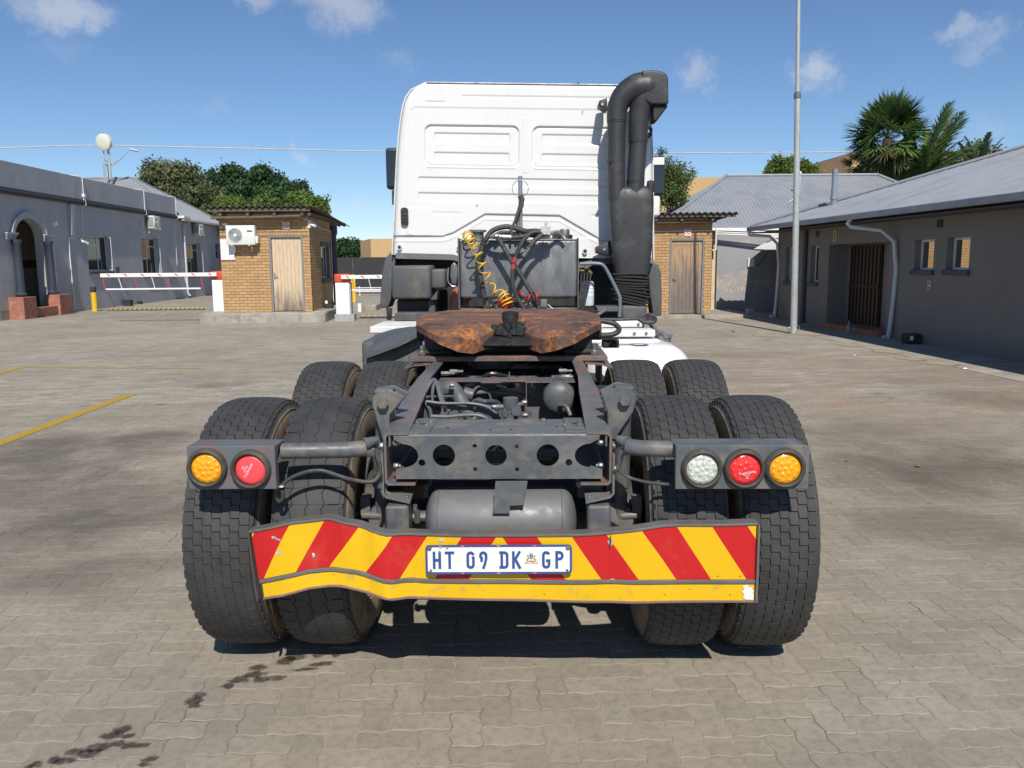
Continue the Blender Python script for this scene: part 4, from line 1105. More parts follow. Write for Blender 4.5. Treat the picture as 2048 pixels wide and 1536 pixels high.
# ------------------------------------------------------------------ STREET FURNITURE
M_yel = pm('signal_yellow', (.72, .48, .02), .5, var=.08)
M_booml = pm('barrier_white', (.78, .78, .77), .45, var=.03)
M_boomr = pm('barrier_red', (.62, .07, .035), .45, var=.06)
M_boomg = pm('barrier_grey', (.33, .36, .39), .7, var=.12, dirt=(.22, .2, .17), damt=.3)
bo = thing('bollard', 'yellow bollard with a black top standing by the blue-grey wall', 'bollard', yard(-14.12, 31.4), YA)
MB().lathe([(.10, 0), (.10, .70)], n=18).build('post', M_yel, bo)
MB().lathe([(.101, .70), (.101, .86), (.09, .90), (0, .91)], n=18).build('black_cap', M_black, bo)

def barrier(loc, label, w, sgn, L_, stripes, bars, low):
    t_ = thing('boom_barrier', label, 'barrier', loc, YA, 'boom barriers beside the gatehouse')
    MB().bx(-w / 2 - .05, w / 2 + .12, -.22, .30, -.14, .20).build('base', M_boomg, t_, bevel=.01)
    MB().bx(-w / 2, w / 2, -.19, .19, .20, 1.12).build('cabinet', M_booml, t_, bevel=.008)
    MB().bx(-w / 2 - .015, w / 2 + .015, -.21, .21, 1.125, 1.37).build('red_cap', M_boomr, t_, bevel=.03, seg=2)
    MB().bx(w / 2 + .0, w / 2 + .04, -.15, .15, .2, 1.12).build('side_panel', M_boomg, t_, bevel=.004)
    z0, z1 = 1.225, 1.335; y0, y1 = -.30, -.235
    x0, x1 = (0, sgn * L_)
    arm = MB().bx(x0, x1, y0, y1, z0, z1).build('arm', M_booml, t_, bevel=.006)
    for s in stripes:
        x = sgn * s
        MB().add([(x, y0 - .003, z1 - .02), (x + .06, y0 - .003, z1 - .02), (x + .13, y0 - .003, z0 + .03), (x + .07, y0 - .003, z0 + .03),
                  (x, y0 - .0004, z1 - .02), (x + .06, y0 - .0004, z1 - .02), (x + .13, y0 - .0004, z0 + .03), (x + .07, y0 - .0004, z0 + .03)], [(3, 2, 1, 0), (4, 5, 6, 7), (0, 1, 5, 4), (1, 2, 6, 5), (2, 3, 7, 6), (3, 0, 4, 7)]).build('stripe', M_boomr, arm)
    for i, s in enumerate(bars):
        x = sgn * s; MB().tube([(x, -.27, z0 + .005), (x + (.08 if i % 2 else 0.03), -.27, low)], .010, 6).build('hanging_bar', M_boomr if i % 2 == 0 else M_booml, arm)
    MB().bx(sgn * bars[0] - .03, sgn * bars[-1] + .06, -.285, -.255, low - .02, low + .025).build('lower_rail', M_booml, arm, bevel=.004)
    return t_
barrier(yard(-7.47, 24.75, .11), 'boom barrier left of the gatehouse, its long white arm lowered across the lane', .36, -1, 3.3, [.25, .73, 1.21, 1.69, 2.17, 2.65, 3.13], [.45, .92, 1.39, 1.86, 2.33, 2.80, 3.24], .88)
barrier(yard(-3.86, 24.55), 'boom barrier between the gatehouse and the truck cab, red cap in full view', .40, 1, 3.3, [.12, .55, 1.0, 1.5, 2.0, 2.5, 3.0], [.32, .78, 1.24, 1.7, 2.16, 2.62, 3.1], .90)
MB_ = None
yb2 = [thing('yellow_post', l, 'post', yard(a, 36.2), YA, 'yellow steel posts behind the right barrier') for a, l in ((-5.62, 'left one of two yellow posts behind the right boom barrier'), (-5.28, 'right one of two yellow posts behind the right boom barrier, leaning'))]
MB().bx(-.13, .13, -.05, .05, 0, 1.18).build('post', M_yel, yb2[0], bevel=.01)
MB().bx(-.12, .12, -.05, .05, 0, 1.20).build('post', M_yel, yb2[1], bevel=.01)
def spikes(a0, a1, b, n, label):
    t_ = thing('spike_strip', label, 'spike strip', yard(a0, b), YA, 'traffic spike strips in the lane')
    MB().bx(0, a1 - a0, -.18, .18, -.01, .035).build('base_plate', M_trim, t_, bevel=.01)
    m0 = MB(); m0.add([(0, -.10, .034), (.035, -.10, .034), (.035, .06, .034), (0, .06, .034), (0, .08, .10), (.035, .08, .10)], [(0, 1, 5, 4), (3, 4, 5, 2), (0, 4, 3), (1, 2, 5), (0, 3, 2, 1)])
    me = m0.mesh('spike', M_yel, smooth=0)
    for k in range(n):
        o = bpy.data.objects.new('spike', me); COL.objects.link(o); o.parent = t_; o.location = (.08 + k * (a1 - a0 - .15) / (n - 1), 0, 0)
spikes(-13.7, -10.2, 31.6, 20, 'yellow-toothed spike strip across the lane under the left boom arm')
spikes(-3.55, 1.0, 25.6, 24, 'yellow-toothed spike strip in front of the right boom barrier')
# raised concrete edge and slab beyond the right barrier
o = MB().bx(0, 1.0, 0, 2.2, -.02, .22).build('kerb', M_concrete, None, bevel=.03); o.location = yard(-4.5, 29.5); o.rotation_euler = (0, 0, YA); tag(o, kind='structure')
o = MB().bx(-.06, .06, -.06, .06, 0, .3).build('marker_stone', M_booml, None, bevel=.01); o.location = yard(-4.0, 28.9); tag(o, 'short white marker stone behind the right boom barrier', 'marker')

# tall pole at the right
fp = thing('flag_pole', 'tall slim galvanised pole standing free before the right building', 'pole', on_ground(1590, 668) + Vector((0, .1, 0)), YA)
MB().tube([(0, 0, 0), (-.055, 0, 2.8), (-.125, 0, 5.18)], [.078, .070, .062], 14).build('lower_pole', M_pole, fp)
MB().tube([(-.128, 0, 5.17), (-.26, 0, 9.4)], [.047, .040], 14).build('upper_pole', M_pole, fp)
MB().lathe([(.050, 5.14), (.076, 5.15), (.078, 5.20), (.072, 5.27), (.052, 5.285)], (-.128, 0, 0), 'z', 14).build('collar', M_chassis_rust, fp)
MB().tube([(-.1, -.05, .03), (-.14, -.08, .16), (-.09, -.10, .06), (-.16, -.06, .1), (-.12, -.02, .02)], .008, 5, smooth=4).tube([(0, -.08, .02), (.09, -.1, .12), (.05, -.1, .2)], .008, 5, smooth=4).build('wire_loop', M_steel, fp)

# microwave dish and street-lamp arm on the far roof
a0, z0 = at(208, 285, 45.0)
ds = thing('dish_antenna', 'round cream microwave dish on a two-legged steel mast above the far roof', 'antenna', yard(a0, 45.0, z0 - 1.9), YA)
m = MB()
m.lathe([(0, -.075), (.2, -.065), (.34, -.04), (.425, -.0), (.43, .19), (.40, .22), (0, .24)], (0, 0, 0), 'y', 32)
dm = m.mesh('dish', pm('radome_cream', (.60, .62, .53), .5, var=.04), smooth=40, recalc=True)
o = link('dish', dm, ds, (0, -.15, 1.9), (rad(6), 0, rad(-16)))
MB().tube([(-.10, .1, 1.5), (-.08, .1, 0)], .035, 8).tube([(.14, .1, 1.7), (.16, .1, .05)], .065, 8).tube([(-.17, .1, .05), (-.17, .1, .85)], .03, 6).build('mast', M_pole, ds)
MB().tube([(-.14, .1, .78), (.28, .1, .78)], .028, 6).tube([(-.06, .1, 1.05), (.14, .1, .85)], .018, 6).tube([(.04, .12, .8), (.05, .12, -.1)], .02, 6).build('cross_brace', M_trim, ds)
sl = thing('street_lamp', 'street lamp head on a slanting arm beside the dish mast', 'lamp', yard(a0 + .30, 45.1, z0 - 1.1), YA)
MB().tube([(0, 0, 0), (.55, 0, .38)], .045, 8).tube([(.5, 0, .36), (.95, 0, .76)], .022, 6).build('arm', M_pole, sl)
MB().bx(-.22, .22, -.09, .09, -.03, .03).build('lamp_head', M_frame, sl, loc=(1.15, 0, .74), bevel=.02).rotation_euler = (0, rad(14), 0)
MB().bx(-.16, .16, -.07, .07, -.06, -.031).build('lens', M_trim, sl, loc=(1.16, 0, .73), bevel=.01).rotation_euler = (0, rad(14), 0)

# overhead cable
pts = []
for px, py in ((-260, 301), (0, 296), (180, 291), (400, 295), (775, 303), (1045, 306), (1350, 306), (1700, 304), (2100, 298), (2500, 290)):
    a, z = at(px, py, 48); pts.append(yard(a, 48, z))
oc = MB().tube(pts, .034, 6, smooth=6).build('overhead_cable', pm('pale_cable', (.50, .47, .42), .7), None)
tag(oc, 'pale overhead cable crossing the sky behind the truck', 'cable')

# ------------------------------------------------------------------ TREES
def leaf_mat(name, dark, mid, light, trans=.3):
    t = NT(name); a = t.node('Attribute', attribute_name='rnd').outputs['Fac']
    col = t.ramp(a, [(0, dark), (.45, mid), (1, light)])
    t.set(col, .6, 0, .25)
    tr = t.node('BsdfTranslucent'); t.l.new(col, tr.inputs[0])
    mx = t.node('MixShader'); mx.inputs[0].default_value = trans
    t.l.new(t.b.outputs[0], mx.inputs[1]); t.l.new(tr.outputs[0], mx.inputs[2]); t.l.new(mx.outputs[0], t.out.inputs[0])
    return t.mat
M_bark = pm('bark', (.13, .10, .075), .9, var=.3, scale=5, bump=.6, bscale=30)
def leaves(name, lobes, n, size, mat, parent, seed, aspect=1.8, clump=.0, shell=.35):
    r = np.random.default_rng(seed); L = np.array(lobes, float)
    w = (L[:, 3] * L[:, 4] * L[:, 5]) ** .7; w /= w.sum()
    nc = max(1, n // 9)                           # leaves come in sprays round twig ends
    k = r.choice(len(L), nc, p=w); d = r.normal(size=(nc, 3)); d /= np.linalg.norm(d, axis=1)[:, None]
    rr = r.random(nc) ** shell * np.where(r.random(nc) < .10, r.uniform(1.05, 1.35, nc), 1.)
    # ragged outline: each direction of a lobe has its own reach
    ph = r.uniform(0, 6.28, (len(L), 3))
    rag = 1 + .22 * np.sin(d[:, 0] * 5 + ph[k, 0]) + .14 * np.sin(d[:, 2] * 6 + ph[k, 1]) + .1 * np.sin(d[:, 1] * 8 + ph[k, 2])
    tw = L[k, :3] + d * L[k, 3:6] * (rr * rag)[:, None] * .76
    tid = np.repeat(np.arange(nc), 9)
    C = tw[tid] + r.normal(size=(len(tid), 3)) * size * (.9 + clump * .8)
    out = d[tid] * .8 + r.normal(size=(len(tid), 3)) * .75; out /= np.linalg.norm(out, axis=1)[:, None]
    t1 = np.cross(out, r.normal(size=out.shape)); t1 /= np.linalg.norm(t1, axis=1)[:, None]; t2 = np.cross(out, t1)
    s = size * r.uniform(.55, 1.25, len(C))[:, None]
    V = np.stack([C - t1 * s * aspect * .5, C + t2 * s * .42, C + t1 * s * aspect * .5, C - t2 * s * .42], 1).reshape(-1, 3)
    F = np.arange(len(V)).reshape(-1, 4)
    tone = np.clip((r.normal(.45, .17, nc) + r.normal(0, .16, len(L))[k])[tid] + r.normal(0, .12, len(tid)), 0, 1)
    return link(name, mesh_np(name, V, F, mat, np.repeat(tone, 4)), parent)
def tree(label, a, b, h, lobes, n, size, mat, seed, trunk_r=.2, name='broadleaf_tree', group=None, limbs=True, clump=0.):
    """lobes relative to the trunk foot: (x, y, z, rx, ry, rz)"""
    t_ = thing(name, label, 'tree', yard(a, b), YA, group)
    m = MB().tube([(0, 0, -.1), (.05, .03, h * .25), (-.04, 0, h * .5), (0, .05, h * .72)], [trunk_r, trunk_r * .8, trunk_r * .6, trunk_r * .35], 10, smooth=3)
    m.build('trunk', M_bark, t_)
    if limbs:
        for i, L in enumerate(lobes[:9]):
            z0 = h * (.3 + .05 * (i % 4))
            MB().tube([(0, 0, z0), (L[0] * .45, L[1] * .4, z0 + (L[2] - z0) * .55), (L[0] * .95, L[1] * .9, L[2] + L[5] * .3)], [trunk_r * .42, trunk_r * .25, trunk_r * .08], 6, smooth=4).build('limb', M_bark, t_)
    leaves('crown', lobes, n, size, mat, t_, seed, clump=clump)
    return t_
M_olive = leaf_mat('olive_leaves', (.075, .10, .045), (.16, .185, .09), (.28, .295, .17), .4)
M_dkleaf = leaf_mat('dark_green_leaves', (.02, .05, .022), (.045, .098, .038), (.085, .17, .06), .3)
M_ltleaf = leaf_mat('light_green_leaves', (.06, .10, .022), (.14, .21, .05), (.25, .34, .085), .4)
M_midleaf = leaf_mat('mid_green_leaves', (.05, .08, .022), (.11, .155, .045), (.20, .25, .08), .35)
def lob(b, a0, items):
    out = []
    for px, py, wpx, hpx in items:
        a, z = at(px, py, b); s = b / FPX
        out.append((a - a0, random.Random(int(px)).uniform(-.6, .6) * wpx * s * .6, z, wpx * s, wpx * s * .8, hpx * s))
    return out
a0 = at(360, 400, 60)[0]
tree('olive-grey feathery tree rising behind the far hip roof, left of the dark tree', a0, 60, 6.5, lob(60, a0, [(310, 350, 30, 28), (345, 345, 34, 26), (330, 375, 46, 30), (380, 365, 30, 28), (400, 390, 38, 30), (360, 400, 60, 36), (425, 400, 26, 30), (295, 372, 20, 26), (415, 430, 40, 30), (376, 352, 20, 22)]), 30000, .15, M_olive, 11, .3, clump=.6)
a0 = at(520, 420, 64)[0]
tree('dark green broad-crowned tree behind the left gatehouse', a0, 64, 6.5, lob(64, a0, [(460, 345, 22, 13), (425, 352, 10, 6), (450, 368, 34, 20), (520, 352, 34, 17), (522, 343, 16, 9), (548, 362, 22, 14), (500, 375, 40, 22), (560, 380, 36, 20), (590, 382, 26, 14), (608, 395, 20, 16), (470, 395, 50, 28), (545, 402, 55, 26), (430, 372, 14, 12), (600, 372, 12, 6)]), 42000, .17, M_dkleaf, 12, .35, clump=.2)
for i, (px, py, w, h, l) in enumerate([(455, 412, 34, 20, 'light green shrub top showing over the gatehouse roof at its left end'), (528, 410, 34, 20, 'light green shrub top over the middle of the gatehouse roof'), (598, 405, 32, 24, 'bright green shrub top over the gatehouse roof, tallest of the row'), (636, 415, 18, 24, 'light green shrub top just right of the gatehouse roof ridge')]):
    a0 = at(px, py, 50)[0]
    tree(l, a0, 50, 3.4, lob(50, a0, [(px, py, w, h), (px - w * .5, py + 10, w * .7, h * .8), (px + w * .4, py + 6, w * .7, h * .9), (px + 3, py + 26, w, h * 1.3)]), 9000, .13, M_ltleaf, 20 + i, .12, 'tall_shrub', 'green shrubs behind the left gatehouse')
a0 = at(1345, 400, 36)[0]
tree('small open-crowned tree with thin twigs right behind the cab mirror', a0, 36, 5, lob(36, a0, [(1322, 306, 9, 6), (1338, 322, 10, 8), (1362, 332, 10, 9), (1384, 347, 7, 5), (1345, 345, 24, 16), (1358, 362, 26, 16), (1330, 375, 34, 24), (1345, 395, 36, 26), (1372, 356, 12, 6), (1320, 350, 26, 22)]), 8500, .07, M_midleaf, 31, .14, clump=.9)
a0 = at(1580, 340, 54)[0]
tree('round light green tree showing above the far corrugated roof', a0, 54, 6.0, lob(54, a0, [(1555, 332, 24, 17), (1575, 330, 22, 19), (1600, 335, 24, 15), (1622, 343, 18, 12), (1540, 342, 14, 12), (1580, 350, 46, 20)]), 15000, .12, M_ltleaf, 32, .2)
a0 = at(695, 510, 95)[0]
tree('distant dark green tree over the shade-net fence', a0, 95, 5, lob(95, a0, [(690, 492, 14, 13), (705, 495, 12, 14), (675, 500, 16, 14), (695, 506, 26, 12), (716, 490, 6, 7)]), 9000, .24, M_dkleaf, 33, .2)
a0 = at(1955, 330, 44)[0]
tree('thin scrubby tree right of the palms over the roof slope', a0, 44, 5, lob(44, a0, [(1935, 315, 22, 18), (1900, 325, 24, 16), (1960, 300, 14, 16), (1875, 330, 28, 18), (1915, 345, 40, 14), (1995, 306, 9, 8)]), 9000, .10, M_olive, 34, .12, clump=1.2)
a0 = at(1850, 360, 39)[0]
tree('brownish green shrub under the palms behind the right roof', a0, 39, 4, lob(39, a0, [(1830, 352, 40, 16), (1800, 365, 30, 14), (1870, 345, 40, 16), (1905, 335, 30, 12)]), 9000, .11, M_olive, 35, .12, 'tall_shrub')

# ---- palms
M_palm = leaf_mat('palm_leaf', (.03, .065, .02), (.075, .135, .04), (.17, .25, .07), .3)
M_palmdead = leaf_mat('dry_palm_leaf', (.05, .045, .02), (.11, .10, .045), (.2, .17, .08), .2)
M_palmtrunk = pm('palm_trunk', (.12, .09, .06), .9, var=.35, scale=8, bump=.6, bscale=25)
def fan_leaf(r, size=1.0, nb=22):
    """one fan leaf: petiole and pointed blades, growing along +x"""
    V, F, T = [], [], []
    def quad(p, q, w, nrm):
        o = len(V); sd = (q - p).cross(nrm).normalized() * w
        V.extend([p - sd * .6, p + sd * .6, p * .35 + q * .65 + sd, q, p * .35 + q * .65 - sd]); F.append((o, o + 1, o + 2, o + 4)); F.append((o + 4, o + 2, o + 3, o + 3)); 
    P0 = Vector((0, 0, 0)); P1 = Vector((.75 * size, 0, 0)); 
    quad(P0, P1, .018, Vector((0, 0, 1)))
    for k in range(nb):
        a = rad(-105 + 210 * k / (nb - 1)) + r.gauss(0, .03)
        l = size * (.62 + .25 * math.cos(a)) * r.uniform(.85, 1.1)
        tip = P1 + Vector((math.cos(a) * l, math.sin(a) * l, -.28 * l * r.uniform(.2, 1.3)))
        quad(P1 + (tip - P1) * .02, tip, .030 * size, Vector((0, .0, 1)))
    return V, F
def palm_crown(parent, name, mat, specs, leaf_fn, seed):
    r = random.Random(seed); VV, FF, AA = [], [], []
    for (azm, el, sz, roll) in specs:
        V, F = leaf_fn(r, sz); M_ = Matrix.Rotation(azm, 4, 'Z') @ Matrix.Rotation(-el, 4, 'Y') @ Matrix.Rotation(roll, 4, 'X')
        o = len(VV); tone = min(1, max(0, r.gauss(.45, .2)))
        VV += [M_ @ v for v in V]; FF += [tuple(i + o for i in f) for f in F]; AA += [tone] * len(V)
    me = bpy.data.meshes.new(name)
    F3 = [f if len(set(f)) == 4 else tuple(dict.fromkeys(f)) for f in FF]
    me.from_pydata([tuple(v) for v in VV], [], F3)
    a = me.attributes.new('rnd', 'FLOAT', 'POINT'); a.data.foreach_set('value', AA)
    me.materials.append(mat); return link(name, me, parent)
def fan_palm(label, px, py, b, R, seed, n=52):
    a, z = at(px, py, b); t_ = thing('fan_palm', label, 'palm', yard(a, b), YA)
    MB().tube([(0, 0, 0), (.05, 0, z * .5), (0, 0, z)], [.26, .22, .2], 12).build('trunk', M_palmtrunk, t_)
    r = random.Random(seed); up_ = [(r.uniform(0, 2 * PI), rad(r.uniform(-25, 88)), R * r.uniform(.8, 1.1), r.gauss(0, .5)) for _ in range(n)]
    dn = [(r.uniform(0, 2 * PI), rad(r.uniform(-86, -30)), R * r.uniform(.7, 1.0), r.gauss(0, .7)) for _ in range(int(n * .6))]
    palm_crown(t_, 'crown', M_palm, up_, fan_leaf, seed).location = (0, 0, z)
    palm_crown(t_, 'hanging_leaves', M_palmdead, dn[:len(dn) // 2], fan_leaf, seed + 1).location = (0, 0, z)
    palm_crown(t_, 'lower_leaves', M_palm, dn[len(dn) // 2:], fan_leaf, seed + 2).location = (0, 0, z - .2)
def frond(r, L_=3.0):
    V, F = [], []; n = 46; prev = None
    droop = r.uniform(.05, .2)
    def pt(t): return Vector((L_ * t * (1 - .15 * t), 0, -droop * L_ * t ** 2.3))
    for i in range(n):
        t = .12 + .88 * i / n; p = pt(t); q = pt(t + .88 / n)
        o = len(V); w = .022
        V.extend([p + Vector((0, -w, 0)), p + Vector((0, w, 0)), q + Vector((0, w, 0)), q + Vector((0, -w, 0))]); F.append((o, o + 1, o + 2, o + 3))
        for s in (-1, 1):
            l = L_ * .21 * math.sin(PI * min(1, .12 + t * .86)) ** .6 * r.uniform(.8, 1.15)
            tip = p + Vector((l * .72, s * l * .62, -l * r.uniform(.05, .55)))
            sd = Vector((.4, -s, 0)).normalized() * .034
            o = len(V); V.extend([p - sd, p + sd, p * .4 + tip * .6 + sd * .9, tip]); F.append((o, o + 1, o + 2, o + 3))
    return V, F
def feather_palm(label, px, py, b, specs, seed):
    a, z = at(px, py, b); t_ = thing('feather_palm', label, 'palm', yard(a, b), YA)
    MB().tube([(0, 0, 0), (.05, 0, z * .5), (0, 0, z)], [.24, .2, .18], 12).build('trunk', M_palmtrunk, t_)
    palm_crown(t_, 'crown', M_palm, specs, frond, seed).location = (0, 0, z)
fan_palm('large fan palm with a dense round crown behind the right roof', 1775, 278, 38, 1.3, 3, 80)
sp = [(rad(12), rad(80), 4.0, 0), (rad(-10), rad(66), 3.7, .5), (rad(10), rad(72), 3.6, -.4), (rad(170), rad(74), 2.6, 0), (rad(-30), rad(42), 3.0, .3), (rad(5), rad(35), 2.8, 0), (rad(200), rad(55), 2.4, .2), (rad(30), rad(15), 2.6, 0), (rad(-60), rad(30), 2.2, 0), (rad(240), rad(40), 2.4, 0), (rad(150), rad(30), 2.2, .2), (rad(-20), rad(10), 2.2, 0), (rad(90), rad(50), 2.6, 0)]
sp += [(rad(a_), rad(e_), l_, .2) for a_, e_, l_ in ((15, 76, 3.8), (0, 62, 3.6), (25, 58, 2.8), (185, 65, 2.2), (170, 45, 2.2), (-15, 25, 2.6), (60, 70, 2.8), (-50, 55, 2.4), (120, 60, 2.3), (10, 0, 2.2), (180, 10, 2.0), (215, 25, 2.0))]
feather_palm('feather palm with upright arching fronds right of the fan palm', 1848, 352, 37.5, sp, 5)
sp = [(rad(8), rad(82), 2.2, .3), (rad(-10), rad(70), 2.1, -.3), (rad(175), rad(60), 2.0, 0), (rad(190), rad(35), 2.2, .2), (rad(20), rad(50), 1.6, 0), (rad(160), rad(75), 2.1, 0), (rad(-40), rad(60), 1.7, 0), (rad(100), rad(65), 1.8, 0)]
feather_palm('smaller feather palm at the right end of the palm group', 1958, 342, 40, sp, 7)
fan_palm('low young fan palm in front of the tan wall', 1722, 330, 39.5, .62, 9, 26)
# ------------------------------------------------------------------ TRUCK TRACTOR
tr = thing('truck_tractor', 'white six-wheel-drive truck tractor seen from behind, rusty fifth wheel and red-yellow bumper panel', 'truck', TRUCK, -TRUCK_YAW)
def gal(m, name, mat, bevel=.003, **k):
    return m.build(name, mat, tr, bevel=bevel, recalc=True, **k)

# ---- wheels
RT = .538
def crown_r(v): return RT - .45 * v * v - 9 * max(0, abs(v) - .10) ** 2 * 1.2
def tread_blocks(cols, v0, v1, pitch_n, z, g, seed, h=.0085, worn=0., ribs=False):
    """blocks standing on the carcass: stepped lateral grooves (drive tyre) or zig-zag ribs (worn steer tyre)"""
    m = MB(); r = random.Random(seed); pu = 2 * PI / pitch_n; gu = g / RT; e = .04 * pu
    W = (v1 - v0) / cols; st = .5 * pu
    def P(u, v, hh):
        R = crown_r(v) - h + hh; return (v, R * math.cos(u), R * math.sin(u))
    for c in range(cols):
        for k in range(pitch_n):
            vl, vr = v0 + c * W, v0 + (c + 1) * W; first, last = c == 0, c == cols - 1
            if ribs:
                u0 = k * pu; u1 = u0 + pu; um = u0 + .72 * pu
                zl, zr = (0 if first else z), (0 if last else z); gl, gr = (0 if first else g), (0 if last else g)
                ol, orr = (.0045 / RT if first else 0), (.0045 / RT if last else 0)
                pts = [(u0 + ol, vl - zl + gl), (um, vl + zl + gl), (u1 - ol, vl - zl + gl), (u1 - orr, vr - zr - gr), (um, vr + zr - gr), (u0 + orr, vr - zr - gr)]
            else:
                u0 = k * pu + c * st; u1 = u0 + pu
                zl, zr = (0 if first else z), (0 if last else z); gl, gr = (0 if first else g), (0 if last else g)
                pts = [(u0 + gu, vl + zl + gl), (u0 + e + gu, vl + zl), (u1 - st - e, vl - zl), (u1 - st, vl - zl + gl), (u1 - gu, vl + zl + gl),
                       (u1 - gu, vr - zr - gr), (u1 - gu - e, vr - zr), (u0 + st + e, vr + zr), (u0 + st, vr + zr - gr), (u0 + gu, vr - zr - gr)]
            hh = h - worn * r.random(); n = len(pts); cu = (u0 + u1) / 2; cv = (vl + vr) / 2
            base = [P(u, v, 0) for u, v in pts]; mid = [P(u, v, hh - .0012) for u, v in pts]
            top = [P(cu + (u - cu) * .965, cv + (v - cv) * .955, hh) for u, v in pts]
            F = []
            for i in range(n):
                j = (i + 1) % n; F += [(i, j, n + j, n + i), (n + i, n + j, 2 * n + j, 2 * n + i)]
            F += [(2 * n, 2 * n + 1, 3 * n - 2, 3 * n - 1)] if n > 6 else []
            q = n // 2
            F += [tuple(2 * n + x for x in (a_, a_ + 1, n - 2 - a_, n - 1 - a_)) for a_ in range(1 if n > 6 else 0, q - 1)]
            m.add(base + mid + top, F, 0)
    return m
def carcass(m):
    prof = []
    for v in np.linspace(-.118, .118, 9): prof.append((crown_r(v) - .0085, v))
    side = [(.518, .131), (.50, .142), (.46, .152), (.42, .157), (.38, .152), (.335, .138), (.305, .122), (.296, .112)]
    full = [(r, -h) for r, h in reversed(side)] + prof + [(r, h) for r, h in side]
    m.lathe(full, (0, 0, 0), 'x', 72)
    for s in (-1, 1):                             # moulded rings on the sidewall
        for (r, h) in ((.485, .1475), (.345, .142), (.36, .1475)):
            m.lathe([(r - .004, s * (h - .003)), (r, s * (h + .002)), (r + .004, s * (h - .003))], (0, 0, 0), 'x', 60)
        # shoulder notches
        for k in range(60):
            a = 2 * PI * k / 60; M_ = Matrix.Rotation(a, 4, 'X')
            m.bx(s * .112, s * .1385, -.016, .016, .500, .5165, 0, M_)
    return m
def wheel_meshes():
    a = tread_blocks(7, -.124, .124, 66, .0015, .0013, 1, worn=.0005); carcass(a)
    A = a.mesh('tyre', M_tyre, smooth=30)
    b = MB()
    b = tread_blocks(4, -.124, .124, 52, .0065, .0012, 2, worn=.0, ribs=True); carcass(b)
    B = b.mesh('tyre', M_tyre, smooth=30)
    rim = MB().lathe([(.292, -.118), (.302, -.122), (.300, -.112), (.270, -.105), (.262, -.06), (.255, .06), (.27, .105), (.300, .112), (.302, .122), (.292, .118), (.262, .10), (.25, .05), (.25, -.05), (.262, -.10), (.292, -.118)], (0, 0, 0), 'x', 48)
    R_ = rim.mesh('rim', M_rim, smooth=40, recalc=True)
    disc = MB().lathe([(.252, .10), (.235, .09), (.20, .03), (.16, .0), (.06, 0), (.06, -.01), (.17, -.015), (.245, .08), (.252, .10)], (0, 0, 0), 'x', 40)
    for k in range(10):
        q = 2 * PI * k / 10; disc.cyl((-.02, .13 * math.cos(q), .13 * math.sin(q)), (.04, .13 * math.cos(q), .13 * math.sin(q)), .014, 6)
    D_ = disc.mesh('wheel_disc', M_hub, smooth=35, recalc=True)
    return A, B, R_, D_
TA_, TB_, RM_, DM_ = wheel_meshes()
def wheel(x, y, tyre, rot, flip=1, label=None):
    w = bpy.data.objects.new('wheel', None); COL.objects.link(w); w.parent = tr; w.location = (x, y, RT - .003); w.empty_display_size = .1
    w.rotation_euler = (0, 0, 0 if flip > 0 else PI)
    if label: w['label'] = label
    link('tyre', tyre, w, rot=(rot, 0, 0)); link('rim', RM_, w); link('wheel_disc', DM_, w, rot=(rot * 2, 0, 0))
for y in (0, 1.35):
    for x in (-1.078, -.732, .732, 1.078):
        B = (y == 0 and x == -.732)
        wheel(x, y, TB_ if B else TA_, rad(7 * x + 3 * y), 1 if x > 0 else -1, 'worn tyre with long zigzag grooves and scalloped shoulders' if B else None)
for x in (-1.02, 1.02): wheel(x, 4.72, TA_, 0, 1 if x > 0 else -1)

# ---- axles, drums, suspension
for y in (0, 1.35):
    m = MB().cyl((-.62, y, .535), (.62, y, .535), .085, 18).lathe([(.0, -.17), (.10, -.16), (.17, -.06), (.17, .05), (.12, .14), (.0, .18)], (.0, y, .535), 'y', 24)
    gal(m, 'axle', M_black, 0)
    for s in (-1, 1):
        gal(MB().cyl((s * .50, y, .535), (s * .585, y, .535), .215, 28).cyl((s * .42, y, .535), (s * .50, y, .535), .12, 16), 'brake_drum', M_hub, .006)
        gal(MB().lathe([(0, .0), (.075, .01), (.085, .04), (.085, .09), (.075, .16), (0, .17)], (s * .47, y - .26, .60), 'y', 18), 'brake_chamber', M_frame_grey, 0)
for s in (-1, 1):
    m = MB()
    for k in range(6):
        y0 = -.05 + k * .07; m.bx(s * .50, s * .585, y0, 1.40 - k * .07, .63 + k * .022, .649 + k * .022)
    gal(m, 'leaf_spring', M_black, .002)
    gal(MB().bx(s * .44, s * .60, .58, .78, .55, .84), 'spring_seat', M_black, .01)
    gal(MB().lathe([(.055, 0), (.064, .012), (.055, .024), (.064, .036), (.055, .048), (.064, .06), (.055, .072), (.064, .084), (.05, .1), (0, .1)], (s * .465, .32, .97), 'z', 18), 'rubber_bellows', M_rubber, 0)
gal(MB().cyl((.0, .18, .56), (0, 1.2, .56), .05, 12).cyl((0, 1.5, .56), (0, 3.6, .8), .055, 12), 'drive_shaft', M_black, 0)

